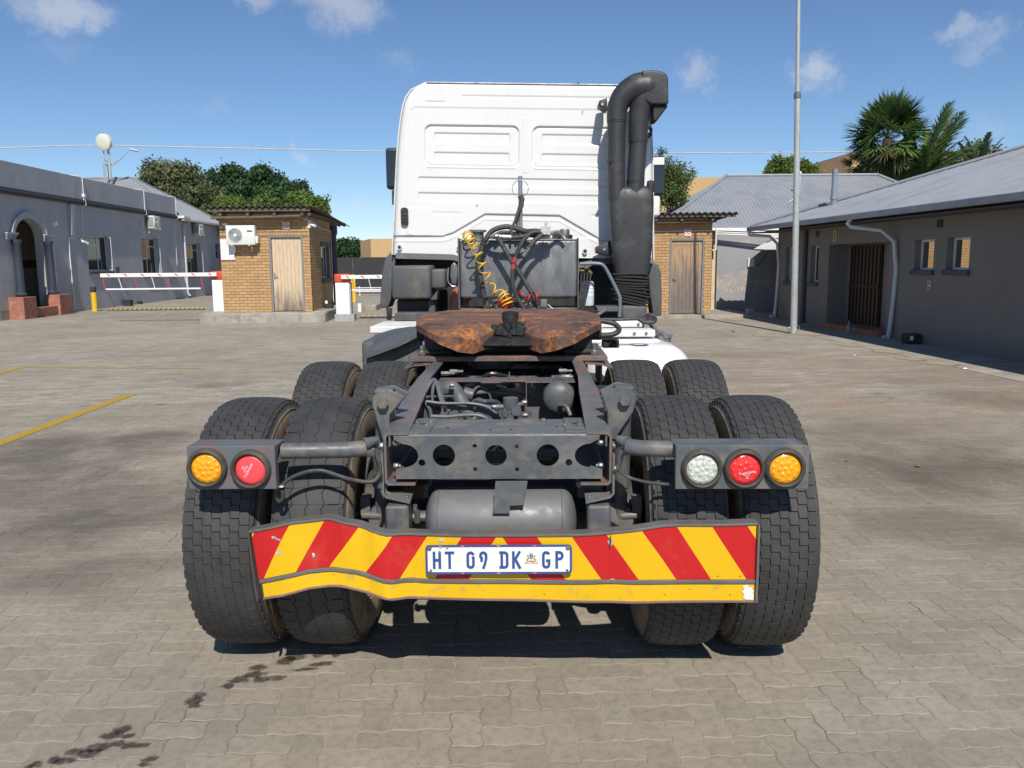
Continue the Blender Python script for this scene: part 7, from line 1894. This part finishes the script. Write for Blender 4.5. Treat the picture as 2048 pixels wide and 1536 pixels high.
# ---- air intake stack
def ext(outl, y0, y1, name, mat, bevel, seg=3, parent=None):
    m = MB().plate(outl, [], lambda u, v, d: (u, y0 + d, v), y1 - y0)
    return m.build(name, mat, parent or tr, bevel=bevel, seg=seg, recalc=True, smooth=55)
def X(px, py, y=3.6): p = tl(px, py, y); return (p.x, p.z)
def leg(cols):
    P_ = [(X(a, b)[0], 3.61, X(a, b)[1]) for a, b, r_ in cols]; Q = smooth_path(P_, 6); R_ = np.interp(np.linspace(0, len(cols) - 1, len(Q)), range(len(cols)), [c[2] for c in cols])
    return Q, [float(r_) for r_ in R_]
hm = MB()
for cols in ([(1233, 243, .080), (1234, 222, .083), (1240, 203, .090), (1253, 187, .102), (1274, 176, .118), (1296, 174, .122), (1310, 176, .105)], [(1276, 283, .078), (1277, 252, .082), (1279, 228, .088), (1286, 203, .10), (1300, 184, .11)], [(1262, 190, .06), (1285, 195, .085), (1305, 192, .09)]):
    Q, R_ = leg(cols); hm.tube(Q, R_, 30)
hd = hm.build('air_intake_stack', M_duct, tr, smooth=60)
ext([X(*q) for q in ((1280, 146), (1308, 145), (1326, 149), (1333, 158), (1334, 212), (1300, 213), (1286, 205))], 3.505, 3.715, 'intake_hood', M_duct, .05, 6, hd)
m = MB().plate([X(*q) for q in ((1304, 213), (1333, 212), (1333, 216), (1312, 244), (1304, 243))], [], lambda u, v, d: (u, 3.54 + d, v), .2)
m.build('intake_mouth', M_black, hd, recalc=True, bevel=.008)
def tubeX(cols, name, r=(.077, .077), mat=M_duct):
    P_ = [(X(px, py)[0], 3.6, X(px, py)[1]) for px, py in cols]
    return MB().tube(P_, list(r) if len(r) == len(P_) else r[0], 28, smooth=0).build(name, mat, hd, smooth=50)
tubeX([(1233, 238), (1232, 320), (1233, 400)], 'intake_pipe', (.077, .073, .075))
tubeX([(1277, 278), (1272, 345), (1270, 400)], 'intake_pipe', (.075, .074, .072))
for (px, py, r_) in ((1233, 243, .080), (1276, 283, .079), (1232, 323, .075), (1271, 363, .076)):
    x_, z_ = X(px, py); MB().lathe([(r_ - .004, -.012), (r_, -.010), (r_, -.004), (r_ - .003, -.003), (r_ - .003, .003), (r_, .004), (r_, .010), (r_ - .004, .012)], (x_, 3.6, z_), 'z', 32).build('pipe_joint', M_duct, hd)
x_, z_ = X(1219, 326); MB().cyl((x_ + .02, 3.58, z_ + .01), (x_ - .02, 3.50, z_), .013, 10).build('drain_nipple', M_duct, hd)
body = [X(*q) for q in ((1217, 384), (1218, 430), (1223, 500), (1230, 552), (1296, 552), (1303, 500), (1306, 430), (1305, 384))]
V, F = [], []; nn = 40
SEC = [(372, 1236, 1290, .03), (376, 1222, 1302, .06), (384, 1217, 1306, .076), (400, 1217, 1307, .083), (440, 1218, 1306, .088), (500, 1223, 1303, .090), (545, 1229, 1297, .090), (552, 1231, 1295, .082)]
for (py, xl, xr, dp) in SEC:
    a_, b_ = X(xl, py), X(xr, py)
    for j in range(nn):
        q = 2 * PI * j / nn; c_, s__ = math.cos(q), math.sin(q); e_ = .55
        V.append(((a_[0] + b_[0]) / 2 + (b_[0] - a_[0]) / 2 * math.copysign(abs(c_) ** e_, c_), 3.605 + dp * math.copysign(abs(s__) ** e_, s__), (a_[1] + b_[1]) / 2))
for k in range(len(SEC) - 1): F += [(k * nn + j, k * nn + (j + 1) % nn, (k + 1) * nn + (j + 1) % nn, (k + 1) * nn + j) for j in range(nn)]
MB().add(V, F + [tuple(range(nn)), tuple(range((len(SEC) - 1) * nn, len(SEC) * nn))]).build('duct_body', M_duct, hd, recalc=True, smooth=60)
x_, z_ = X(1298, 375); MB().lathe([(0, -.05), (.03, -.04), (.035, .0), (.03, .05), (0, .06)], (x_ + .01, 3.58, z_), 'z', 12).build('side_lug', M_duct, hd)
for (q, w) in (([(1200, 197), (1216, 193), (1216, 218), (1209, 214), (1198, 208)], 0), ([(1296, 247), (1308, 254), (1306, 270), (1292, 272)], 0), ([(1193, 494), (1222, 480), (1225, 500), (1224, 512), (1194, 506)], 1)):
    ext([X(*p) for p in q], 3.66, 3.84, 'mounting_ear', M_duct, .006, 2, hd)
    cx, cz = X(sum(p[0] for p in q) / len(q) - 2, sum(p[1] for p in q) / len(q)); MB().cyl((cx, 3.662, cz), (cx, 3.65, cz), .012, 8).build('ear_screw', M_steel, hd)
for i, (zz_, wd, tl_) in enumerate([(1.545, .150, 0), (1.520, .152, .004), (1.495, .158, .006), (1.470, .160, .008), (1.448, .162, .01), (1.424, .164, .014), (1.400, .166, .02), (1.376, .164, .024), (1.352, .160, .030), (1.328, .155, .034), (1.306, .150, .034)]):
    V, F = [], []; n = 36; cx = .966 + (.006 if i % 2 else -.004)
    for (k, (dr, dz)) in enumerate(((-.028, -.013), (0, -.005), (.002, .003), (-.028, .012))):
        for j in range(n):
            a = 2 * PI * j / n; c_, s__ = math.cos(a), math.sin(a); e_ = .45
            x_ = (wd + dr) * math.copysign(abs(c_) ** e_, c_); y_ = (.105 + dr * .7) * math.copysign(abs(s__) ** e_, s__)
            V.append((cx + x_, 3.6 + y_, zz_ + dz - tl_ * (x_ / .15) * 1.0 + .004 * math.sin(3 * a + i)))
    F = [(k * n + j, k * n + (j + 1) % n, (k + 1) * n + (j + 1) % n, (k + 1) * n + j) for k in range(3) for j in range(n)]
    MB().add(V, F).build('bellows_fold', M_rubber, hd, smooth=50)
MB().bx(.86, 1.07, 3.53, 3.67, 1.28, 1.57).build('bellows_core', M_black, hd)
gal(MB().bx(.88, 1.10, 3.50, 3.72, 1.12, 1.29), 'air_filter_box', M_plastic, .03, seg=3)

# ---- cab
CX, CZ, LEAN = .040, 1.70, rad(1.55)
cabT = Matrix.Translation((CX, 0, CZ)) @ Matrix.Rotation(LEAN, 4, 'Y') @ Matrix.Translation((-CX, 0, -CZ))
cabI = cabT.inverted()
def ci(px, py):                                   # photo point on the cab's rear panel -> upright panel coordinates
    p = cabI @ tl(px, py, 3.9); return p.x - CX, p.z - CZ
HT = 1.475
def halfw(z):                                     # outline of the cab seen from behind, z above the panel's lower edge
    w = np.interp(z, [0, .3, .6, .9, 1.1, 1.25, HT], [1.168, 1.152, 1.138, 1.122, 1.102, 1.078, 1.045]) - .17 * (1 - math.sqrt(max(0., 1 - (max(0., z - 1.255) / (HT - 1.2549)) ** 2)))
    return float(w)
nx_, nz_ = 400, 250
U = np.linspace(-1, 1, nx_ + 1); Zg = np.linspace(0, HT, nz_ + 1)
HW = np.array([halfw(z) for z in Zg])
XX = U[:, None] * HW[None, :]; ZZ = np.repeat(Zg[None, :], nx_ + 1, 0)
H = np.zeros_like(XX)                             # + is out towards the viewer
def sstep(d, w): t_ = np.clip(d / w + .5, 0, 1); return t_ * t_ * (3 - 2 * t_)
def rbox_d(x0, x1, z0, z1, r):
    qx = np.abs(XX - (x0 + x1) / 2) - (x1 - x0) / 2 + r; qz = np.abs(ZZ - (z0 + z1) / 2) - (z1 - z0) / 2 + r
    return np.hypot(np.maximum(qx, 0), np.maximum(qz, 0)) + np.minimum(np.maximum(qx, qz), 0) - r
def press(x0, x1, z0, z1, r, h, w=.014):
    global H; H = H + h * sstep(-rbox_d(x0, x1, z0, z1, r), w)
def cr(a, b, c_, d): (x0, z1), (x1, z0) = ci(a, b), ci(c_, d); return x0, x1, z0, z1
sag = 0
r1 = cr(850, 250, 1036, 334); r2 = (r1[1] + .125, 1.03, r1[2], r1[3])
press(-1.0, 1.03, ci(835, 470)[1] + .0, ci(835, 214)[1], .05, -.004, .012)
def groove(x0, x1, za, zb, r=.012, h=-.010): press(x0, x1, min(za, zb), max(za, zb), r, h, .009)
def cz(py): return ci(900, py)[1]
for rc in (r1, r2):
    x0, x1, z0, z1 = rc
    press(*rc, .055, -.012, .012); press(x0 + .02, x1 - .02, z0 - .016, z0 - .001, .006, .005, .008)
    hgt = z1 - z0
    for f0, f1 in ((.18, .42), (.66, .90)): groove(x0 + .08, x1 - .08 if rc is r1 else x1, z1 - hgt * f0, z1 - hgt * f1)
    d_ = rbox_d(x0, x1, z0, z1, .055); H = H - .010 * (sstep(-d_ + .004, .007) - sstep(-d_ - .009, .007))
xa = (r1[1] + r2[0]) / 2; press(xa - .026, xa + .026, ci(1000, 345)[1], ci(1000, 234)[1], .01, .003, .008)
groove(-.93, 1.0, cz(355), cz(371)); groove(-.93, 1.0, cz(386), cz(402))
groove(-.87, -.70, cz(203), cz(207), .006, -.005); groove(-.55, .75, cz(190), cz(195), .006, -.005)
groove(-.80, -.55, cz(424), cz(430), .004, -.003); groove(.6, .95, cz(424), cz(430), .004, -.003)
for s in (-1, 1):                                 # lower corner panels
    pass
# arched step over the engine tunnel
ax = [ci(*q) for q in ((760, 472), (886, 472), (905, 466), (970, 428), (1119, 431), (1200, 478), (1215, 486), (1330, 488))]
zarch = np.interp(XX, [a[0] for a in ax], [a[1] for a in ax]); 
H += -.016 * sstep(zarch - ZZ, .014)
ax2 = [(x_, z_ - .045) for x_, z_ in ax]; z2_ = np.interp(XX, [a[0] for a in ax2], [a[1] for a in ax2]); H += .004 * (sstep(z2_ - ZZ + .006, .008) - sstep(z2_ - ZZ - .006, .008))
press(-1.03, -.80, ci(830, 470)[1], ci(830, 415)[1], .02, .0035, .01)
# shallow outer border and the rounded return along the edges
H += -.004 * sstep(np.abs(XX) - (HW[None, :] - .055), .01)
edge = np.minimum(HW[None, :] - np.abs(XX), HT - ZZ + .02)
Yg = 3.90 - H + .05 * np.clip(1 - edge / .05, 0, 1) ** 2.2
P3 = np.stack([XX + CX, Yg, ZZ + CZ], -1).reshape(-1, 3)
R4 = np.array(cabT); P3 = P3 @ R4[:3, :3].T + R4[:3, 3]
idx = np.arange((nx_ + 1) * (nz_ + 1)).reshape(nx_ + 1, nz_ + 1)
FQ = np.stack([idx[:-1, :-1], idx[1:, :-1], idx[1:, 1:], idx[:-1, 1:]], -1).reshape(-1, 4)
me = mesh_np('cab', P3, FQ, M_white); me.polygons.foreach_set('use_smooth', [True] * len(me.polygons))
cab = link('cab', me, tr)
# shell of the cab behind the panel: sides and roof
sec = [(-halfw(z), z) for z in np.linspace(0, HT, 26)] + [(halfw(z), z) for z in np.linspace(HT, 0, 26)]
V, F = [], []; ys = [3.948, 4.3, 5.0, 5.7, 6.1, 6.2]
for j, y in enumerate(ys):
    for (x, z) in sec:
        zz_ = z + (.0 if z < 1.2 else .03 * min(1, (y - 3.948) / 1)); k_ = 1 if j < 4 else (.97 if j == 4 else .90)
        if z > 1.0 and j >= 4: zz_ -= .12 * (j - 3)
        V.append(tuple(cabT @ Vector((x * k_ + CX, y, zz_ + CZ))))
n = len(sec)
F = [(j * n + i, j * n + i + 1, (j + 1) * n + i + 1, (j + 1) * n + i) for j in range(len(ys) - 1) for i in range(n - 1)]
o_ = MB().add(V, F); 
bz = [cabT @ Vector((s * 1.16 + CX, y, CZ)) for s, y in ((-1, 3.97), (1, 3.97), (1, 6.1), (-1, 6.1))]
o_.add([tuple(b) for b in bz], [(0, 1, 2, 3)]); o_.add([V[-n + i] for i in range(n)], [tuple(range(n))])
o_.build('cab_shell', M_white, cab, recalc=True, smooth=40)
# thin seam lip round the top and side edge
lipp = [cabT @ Vector((x * 1.0 + CX, 3.925, z + CZ + (.004 if z > 1.3 else 0))) for x, z in sec]
MB().tube(lipp, .007, 6).build('edge_seam', M_white_metal, cab)
tp_ = [cabT @ Vector((x + CX, 3.91, HT + CZ + .004)) for x in np.linspace(-.86, .86, 10)]
MB().tube(tp_, .009, 6).build('roof_gutter', M_steel, cab)
lpz = [cabT @ Vector((x + CX, 3.89, z + CZ)) for x, z in ((-1.13, -.004), (-.86, -.006), (-.62, -.008), (-.5, -.04), (-.42, -.06), (.50, -.06), (.6, -.04), (.8, -.008), (1.16, -.004))]
V = []; 
for p in lpz: V += [(p.x, p.y, p.z + .02), (p.x, p.y - .004, p.z - .03), (p.x, p.y + .10, p.z - .035)]
MB().add(V, [(3 * i, 3 * i + 1, 3 * i + 4, 3 * i + 3) for i in range(len(lpz) - 1)] + [(3 * i + 1, 3 * i + 2, 3 * i + 5, 3 * i + 4) for i in range(len(lpz) - 1)]).build('lower_sill', M_frame_grey, cab, recalc=True)
MB().bx(-.48, .52, 3.86, 3.9, 1.60, 1.70, 0, cabT).build('lower_panel', M_white, cab)
for (px, py, r_) in ((799, 495, .015), (917, 497, .013), (1170, 503, .016)):
    p = tl(px, py, 3.9); MB().lathe([(r_, -.012), (r_ * 1.35, -.016), (r_ * 1.4, -.004)], (p.x, 3.905, p.z), 'y', 16).build('grommet', M_white, cab); MB().lathe([(0, -.013), (r_, -.0135)], (p.x, 3.905, p.z), 'y', 16).build('panel_hole', M_black, cab)
p = tl(809, 433, 3.88)
vb = MB().plate([(p.x + x, p.z + z) for x, z in rrect(.066, .155, .026, 6)], [], lambda u, v, d: (u, 3.872 + d, v), .04).build('cab_vent', M_duct, cab, recalc=True, bevel=.004)
for z in (-.05, -.02, .01, .045): MB().bx(p.x - .022, p.x + .022, 3.868, 3.8715, p.z + z - .006, p.z + z + .006).build('vent_slot', M_black, vb)
MB().tube([tuple(cabT @ Vector((.52, 4.6, HT + CZ - .02))), tuple(cabT @ Vector((.525, 4.6, HT + CZ + .17)))], .006, 6).build('aerial', M_black, cab)
for (px, py) in ((1165, 223), (954, 410), (1203, 372)):
    p = tl(px, py, 3.888); MB().lathe([(.006, 0), (.0, -.003)], (p.x, 3.893, p.z), 'y', 8).build('rivet', M_frame_grey, cab)
# mirrors
def mirror(cx0, cx1, z0, z1, y, side):
    mm = MB().bx(cx0, cx1, y, y + .12, z0, z1).build('mirror', M_duct, tr, bevel=.03, seg=3, smooth=50)
    return mm
pa, pb = tl(770, 295, 5.2), tl(800, 378, 5.2)
mm = mirror(pa.x, pb.x, pb.z, pa.z, 5.2, -1)
MB().bx(pa.x + .02, pb.x - .02, 5.192, 5.198, pb.z + .03, pa.z - .03).build('mirror_glass', M_glass, mm)
MB().tube([(pa.x + .04, 5.26, pb.z + .03), (-1.0, 5.3, pb.z - .05)], .014, 8).build('mirror_arm', M_duct, mm)
pa, pb = tl(1298, 311, 5.2), tl(1330, 390, 5.2)
mm = mirror(pa.x, pb.x, pb.z, pa.z, 5.2, 1)
MB().bx(pa.x, pb.x - .012, 5.19, 5.197, pb.z + .02, pa.z - .10).build('mirror_glass', M_glass, mm)
MB().bx(pa.x, pb.x - .014, 5.188, 5.197, pa.z - .095, pa.z - .02).build('mirror_cap', M_white, mm, bevel=.002)
pa, pb = tl(1298, 392, 5.0), tl(1320, 432, 5.0)
MB().bx(pa.x, pb.x, 5.0, 5.08, pb.z, pa.z).build('lower_mirror', M_white, tr, bevel=.02, seg=3, smooth=50)
pa, pb = tl(783, 380, 5.0), tl(796, 410, 5.0)
MB().bx(pa.x, pb.x, 5.0, 5.05, pb.z, pa.z).build('lower_mirror', M_duct, tr, bevel=.012, seg=2)
# side wings of the wheel arch
Lw = [tl(px, py, 3.98) for px, py in ((785, 500), (770, 517), (764, 545), (761, 585), (760, 606), (764, 616), (776, 616), (782, 600), (785, 560), (790, 530), (793, 502))]
ext([(p.x, p.z) for p in Lw], 3.98, 4.25, 'wheel_arch_wing', M_plastic, .012, 3)
Lw = [tl(px, py, 3.97) for px, py in ((772, 616), (784, 616), (782, 640), (774, 640))]
ext([(p.x, p.z) for p in Lw], 3.97, 4.0, 'mud_flap', M_rubber, .003, 1)
Rw = [tl(px, py, 3.98) for px, py in ((1295, 512), (1305, 513), (1306, 526), (1317, 529), (1322, 545), (1324, 590), (1323, 632), (1306, 632), (1299, 580))]
ext([(p.x, p.z) for p in Rw], 3.98, 4.25, 'wheel_arch_wing', M_plastic, .012, 3)
Rw = [tl(px, py, 3.97) for px, py in ((1308, 632), (1310, 655), (1304, 660), (1292, 640), (1292, 632))]
ext([(p.x, p.z) for p in Rw], 3.97, 4.0, 'mud_flap', M_rubber, .003, 1)
# things in the dark gap under the cab
gal(MB().bx(-1.12, 1.16, 4.12, 5.9, .62, 1.70), 'engine_bay', M_black, .02)
gal(MB().bx(-1.08, -.742, 3.56, 3.95, 1.345, 1.635), 'storage_box', M_plastic, .028, seg=3)
gal(MB().bx(-.745, -.625, 3.62, 3.95, 1.432, 1.602), 'storage_box', M_plastic, .022, seg=3)
gal(MB().add([(-.76, 3.6, 1.34), (-.70, 3.62, 1.34), (-.69, 3.62, 1.42), (-.74, 3.6, 1.36), (-.76, 3.8, 1.34), (-.70, 3.8, 1.34), (-.69, 3.8, 1.42), (-.74, 3.8, 1.36)], [(0, 1, 2, 3), (4, 7, 6, 5), (0, 4, 5, 1), (1, 5, 6, 2), (2, 6, 7, 3)]), 'box_gusset', M_chassis_rust, 0)
gal(MB().bx(-1.06, -.75, 3.70, 3.95, 1.17, 1.335), 'lower_shroud', M_black, .01)
gal(MB().bx(-1.05, -.72, 3.5, 3.69, 1.16, 1.235).bx(-.78, -.72, 3.66, 3.9, 1.2, 1.34), 'lower_cover', M_plastic, .01)
gal(MB().tube([(-.515, 3.75, 1.10), (-.52, 3.75, 1.25), (-.505, 3.75, 1.36), (-.42, 3.8, 1.44)], .085, 16, smooth=5), 'intake_elbow', pm('terracotta_paint', (.36, .13, .075), .55, var=.12, dirt=(.2, .1, .08), damt=.2), 0)
P_ = [tl(px, py, 3.45) for px, py in ((908, 524), (914, 530), (920, 560), (918, 570), (903, 568), (900, 550), (902, 530))]
ext([(p.x, p.z) for p in P_], 3.45, 3.47, 'shield_plate', M_chassis, .003, 1)
gal(MB().tube([(p.x, 3.44, p.z) for p in (tl(897, 535, 3.44), tl(896, 560, 3.44), tl(904, 572, 3.44), tl(918, 572, 3.44))], .006, 6, smooth=5), 'wire_stay', M_steel, 0)
gal(MB().tube([(.519, 3.3, 1.637), (.66, 3.3, 1.638), (.715, 3.3, 1.615), (.765, 3.3, 1.53), (.835, 3.3, 1.39), (.848, 3.3, 1.33), (.845, 3.3, 1.20)], .015, 10, smooth=5), 'grab_rail', pm('rail_paint', (.13, .165, .20), .45, var=.1), 0)
m = MB().bx(.515, .60, 3.38, 3.44, 1.555, 1.59).bx(.56, .60, 3.36, 3.4, 1.585, 1.64).cyl((.585, 3.35, 1.60), (.615, 3.35, 1.55), .016, 8).cyl((.61, 3.34, 1.56), (.61, 3.42, 1.56), .014, 8)
gal(m, 'valve_block', pm('brass_dirty', (.27, .21, .13), .5, metal=.4, var=.3), .003)
for a_, b_ in (((.535, 3.36, 1.57), (.515, 3.3, 1.28)), ((.56, 3.36, 1.56), (.53, 3.32, 1.28)), ((.585, 3.35, 1.56), (.55, 3.3, 1.27)), ((.612, 3.34, 1.555), (.535, 3.3, 1.24))):
    gal(MB().tube([a_, ((a_[0] * .6 + b_[0] * .4) - .0, 3.33, a_[2] * .5 + b_[2] * .5), b_], .0072, 8, smooth=5), 'air_hose', M_hose, 0)
fl = gal(MB().lathe([(.0, -.03), (.045, -.03), (.052, -.015), (.052, .16), (.04, .18), (0, .18)], (.597, 3.5, 1.31), 'z', 22), 'filter_can', pm('filter_white', (.70, .74, .78), .4, var=.05), 0)
for k, z in enumerate((1.345, 1.36, 1.40, 1.43, 1.455)):
    MB().lathe([(.0523, -.0028), (.0523, .0028)], (.597, 3.5, z), 'z', 22).build('blue_stripe', pm('light_blue_print', (.25, .48, .75), .5), fl)
gal(MB().cyl((.597, 3.5, 1.27), (.597, 3.5, 1.31), .048, 18), 'filter_base', M_black, .004)
gal(MB().tube([(.56, 2.9, 1.21), (.66, 2.9, 1.26), (.70, 2.9, 1.29)], .012, 8), 'stay_rod', M_frame_grey, 0)
gal(MB().bx(.66, .85, 3.3, 3.6, 1.24, 1.285), 'bracket_tray', M_plastic, .008)
gal(MB().bx(-.405, .405, 2.5, 2.56, .85, 1.0).bx(-.40, .40, 3.6, 3.7, .85, 1.02).bx(-.3, .3, 3.0, 4.1, .7, 1.15), 'inner_crossmember', M_black, .01)
gal(MB().bx(-.62, .62, 1.9, 2.3, .55, .9), 'battery_tray', M_black, .02)
gal(MB().bx(-.40, .41, 1.65, 3.0, 1.105, 1.12), 'deck_plate', M_black, .004)

# ---- more of the clutter between and beside the rails
rq = random.Random(77)
for k in range(6):
    x0, x1 = rq.uniform(-.33, -.1), rq.uniform(-.1, .12); y0 = rq.uniform(.16, .5); z0 = rq.uniform(.95, 1.03)
    gal(MB().tube([(x0, y0, z0 - .05), (x0 + .01, y0, z0), (x0 * .5 + x1 * .5, y0 + rq.uniform(-.05, .1), z0 + rq.uniform(-.02, .03)), (x1, y0 + .1, z0 - .03), (x1 + .01, y0 + .12, z0 - .12)], rq.choice([.006, .008, .011]), 8, smooth=5), 'air_pipe', rq.choice([M_greyhose, M_hose, M_chassis]), 0)
for k in range(7):
    x0 = rq.uniform(-.3, .25); y0 = rq.uniform(.72, 1.0); z0 = rq.uniform(1.0, 1.08)
    gal(MB().tube([(x0, y0, z0 - .03), (x0 + rq.uniform(.03, .12), y0 - .03, z0 + .02), (x0 + rq.uniform(.1, .25), y0 + .02, z0 - .02)], rq.choice([.006, .009, .013]), 8, smooth=5), 'air_pipe', rq.choice([M_hose, M_greyhose, M_greasy]), 0)
for k in range(6):
    x0, y0, z0 = rq.uniform(-.28, .28), rq.uniform(.66, .95), rq.uniform(.96, 1.05); w_ = rq.uniform(.02, .045)
    gal(MB().bx(x0 - w_, x0 + w_, y0, y0 + .06, z0 - w_ * .8, z0 + w_ * .8).cyl((x0, y0 - .02, z0), (x0, y0, z0), w_ * .5, 8), 'valve_body', rq.choice([M_greasy, M_frame_grey, M_chassis]), .005)
for s_ in (-1, 1):
    for (y, z) in ((-.3, .955), (-.3, .87), (.05, .95), (.05, .86), (.45, .96), (.45, .86), (.8, .98)):
        gal(MB().cyl((s_ * .428, y, z), (s_ * .446, y, z), .013, 6).cyl((s_ * .445, y, z), (s_ * .456, y, z), .007, 8), 'bolt', M_chassis_rust, .001)
    gal(MB().tube([(s_ * .45, -.2, .90), (s_ * .47, .0, .84), (s_ * .50, .1, .72), (s_ * .47, -.1, .64)], .010, 8, smooth=5), 'brake_hose', M_hose, 0)
    gal(MB().tube([(s_ * .46, .2, .98), (s_ * .50, .22, .9), (s_ * .48, .1, .78), (s_ * .44, -.02, .66)], .009, 8, smooth=5), 'brake_hose', M_hose, 0)
for (x, z) in ((-.03, 1.008), (.05, 1.008), (-.2, 1.008), (.23, 1.008)): gal(MB().lathe([(.006, .999), (.006, 1.0102), (0, 1.0102)], (x, -.40 + .3 * abs(x), .0), 'z', 8), 'small_hole', M_black, 0)
gal(MB().tube([(-.20, -.30, .90), (-.17, -.25, .93), (-.22, -.2, .96)], .02, 8, smooth=4).bx(-.26, -.15, -.24, -.16, .86, .895), 'pipe_union', M_frame_grey, .004)
gal(MB().bx(.15, .26, -.24, -.14, .86, .90).cyl((.17, -.18, .90), (.24, -.18, .93), .02, 10), 'pipe_union', M_frame_grey, .004)
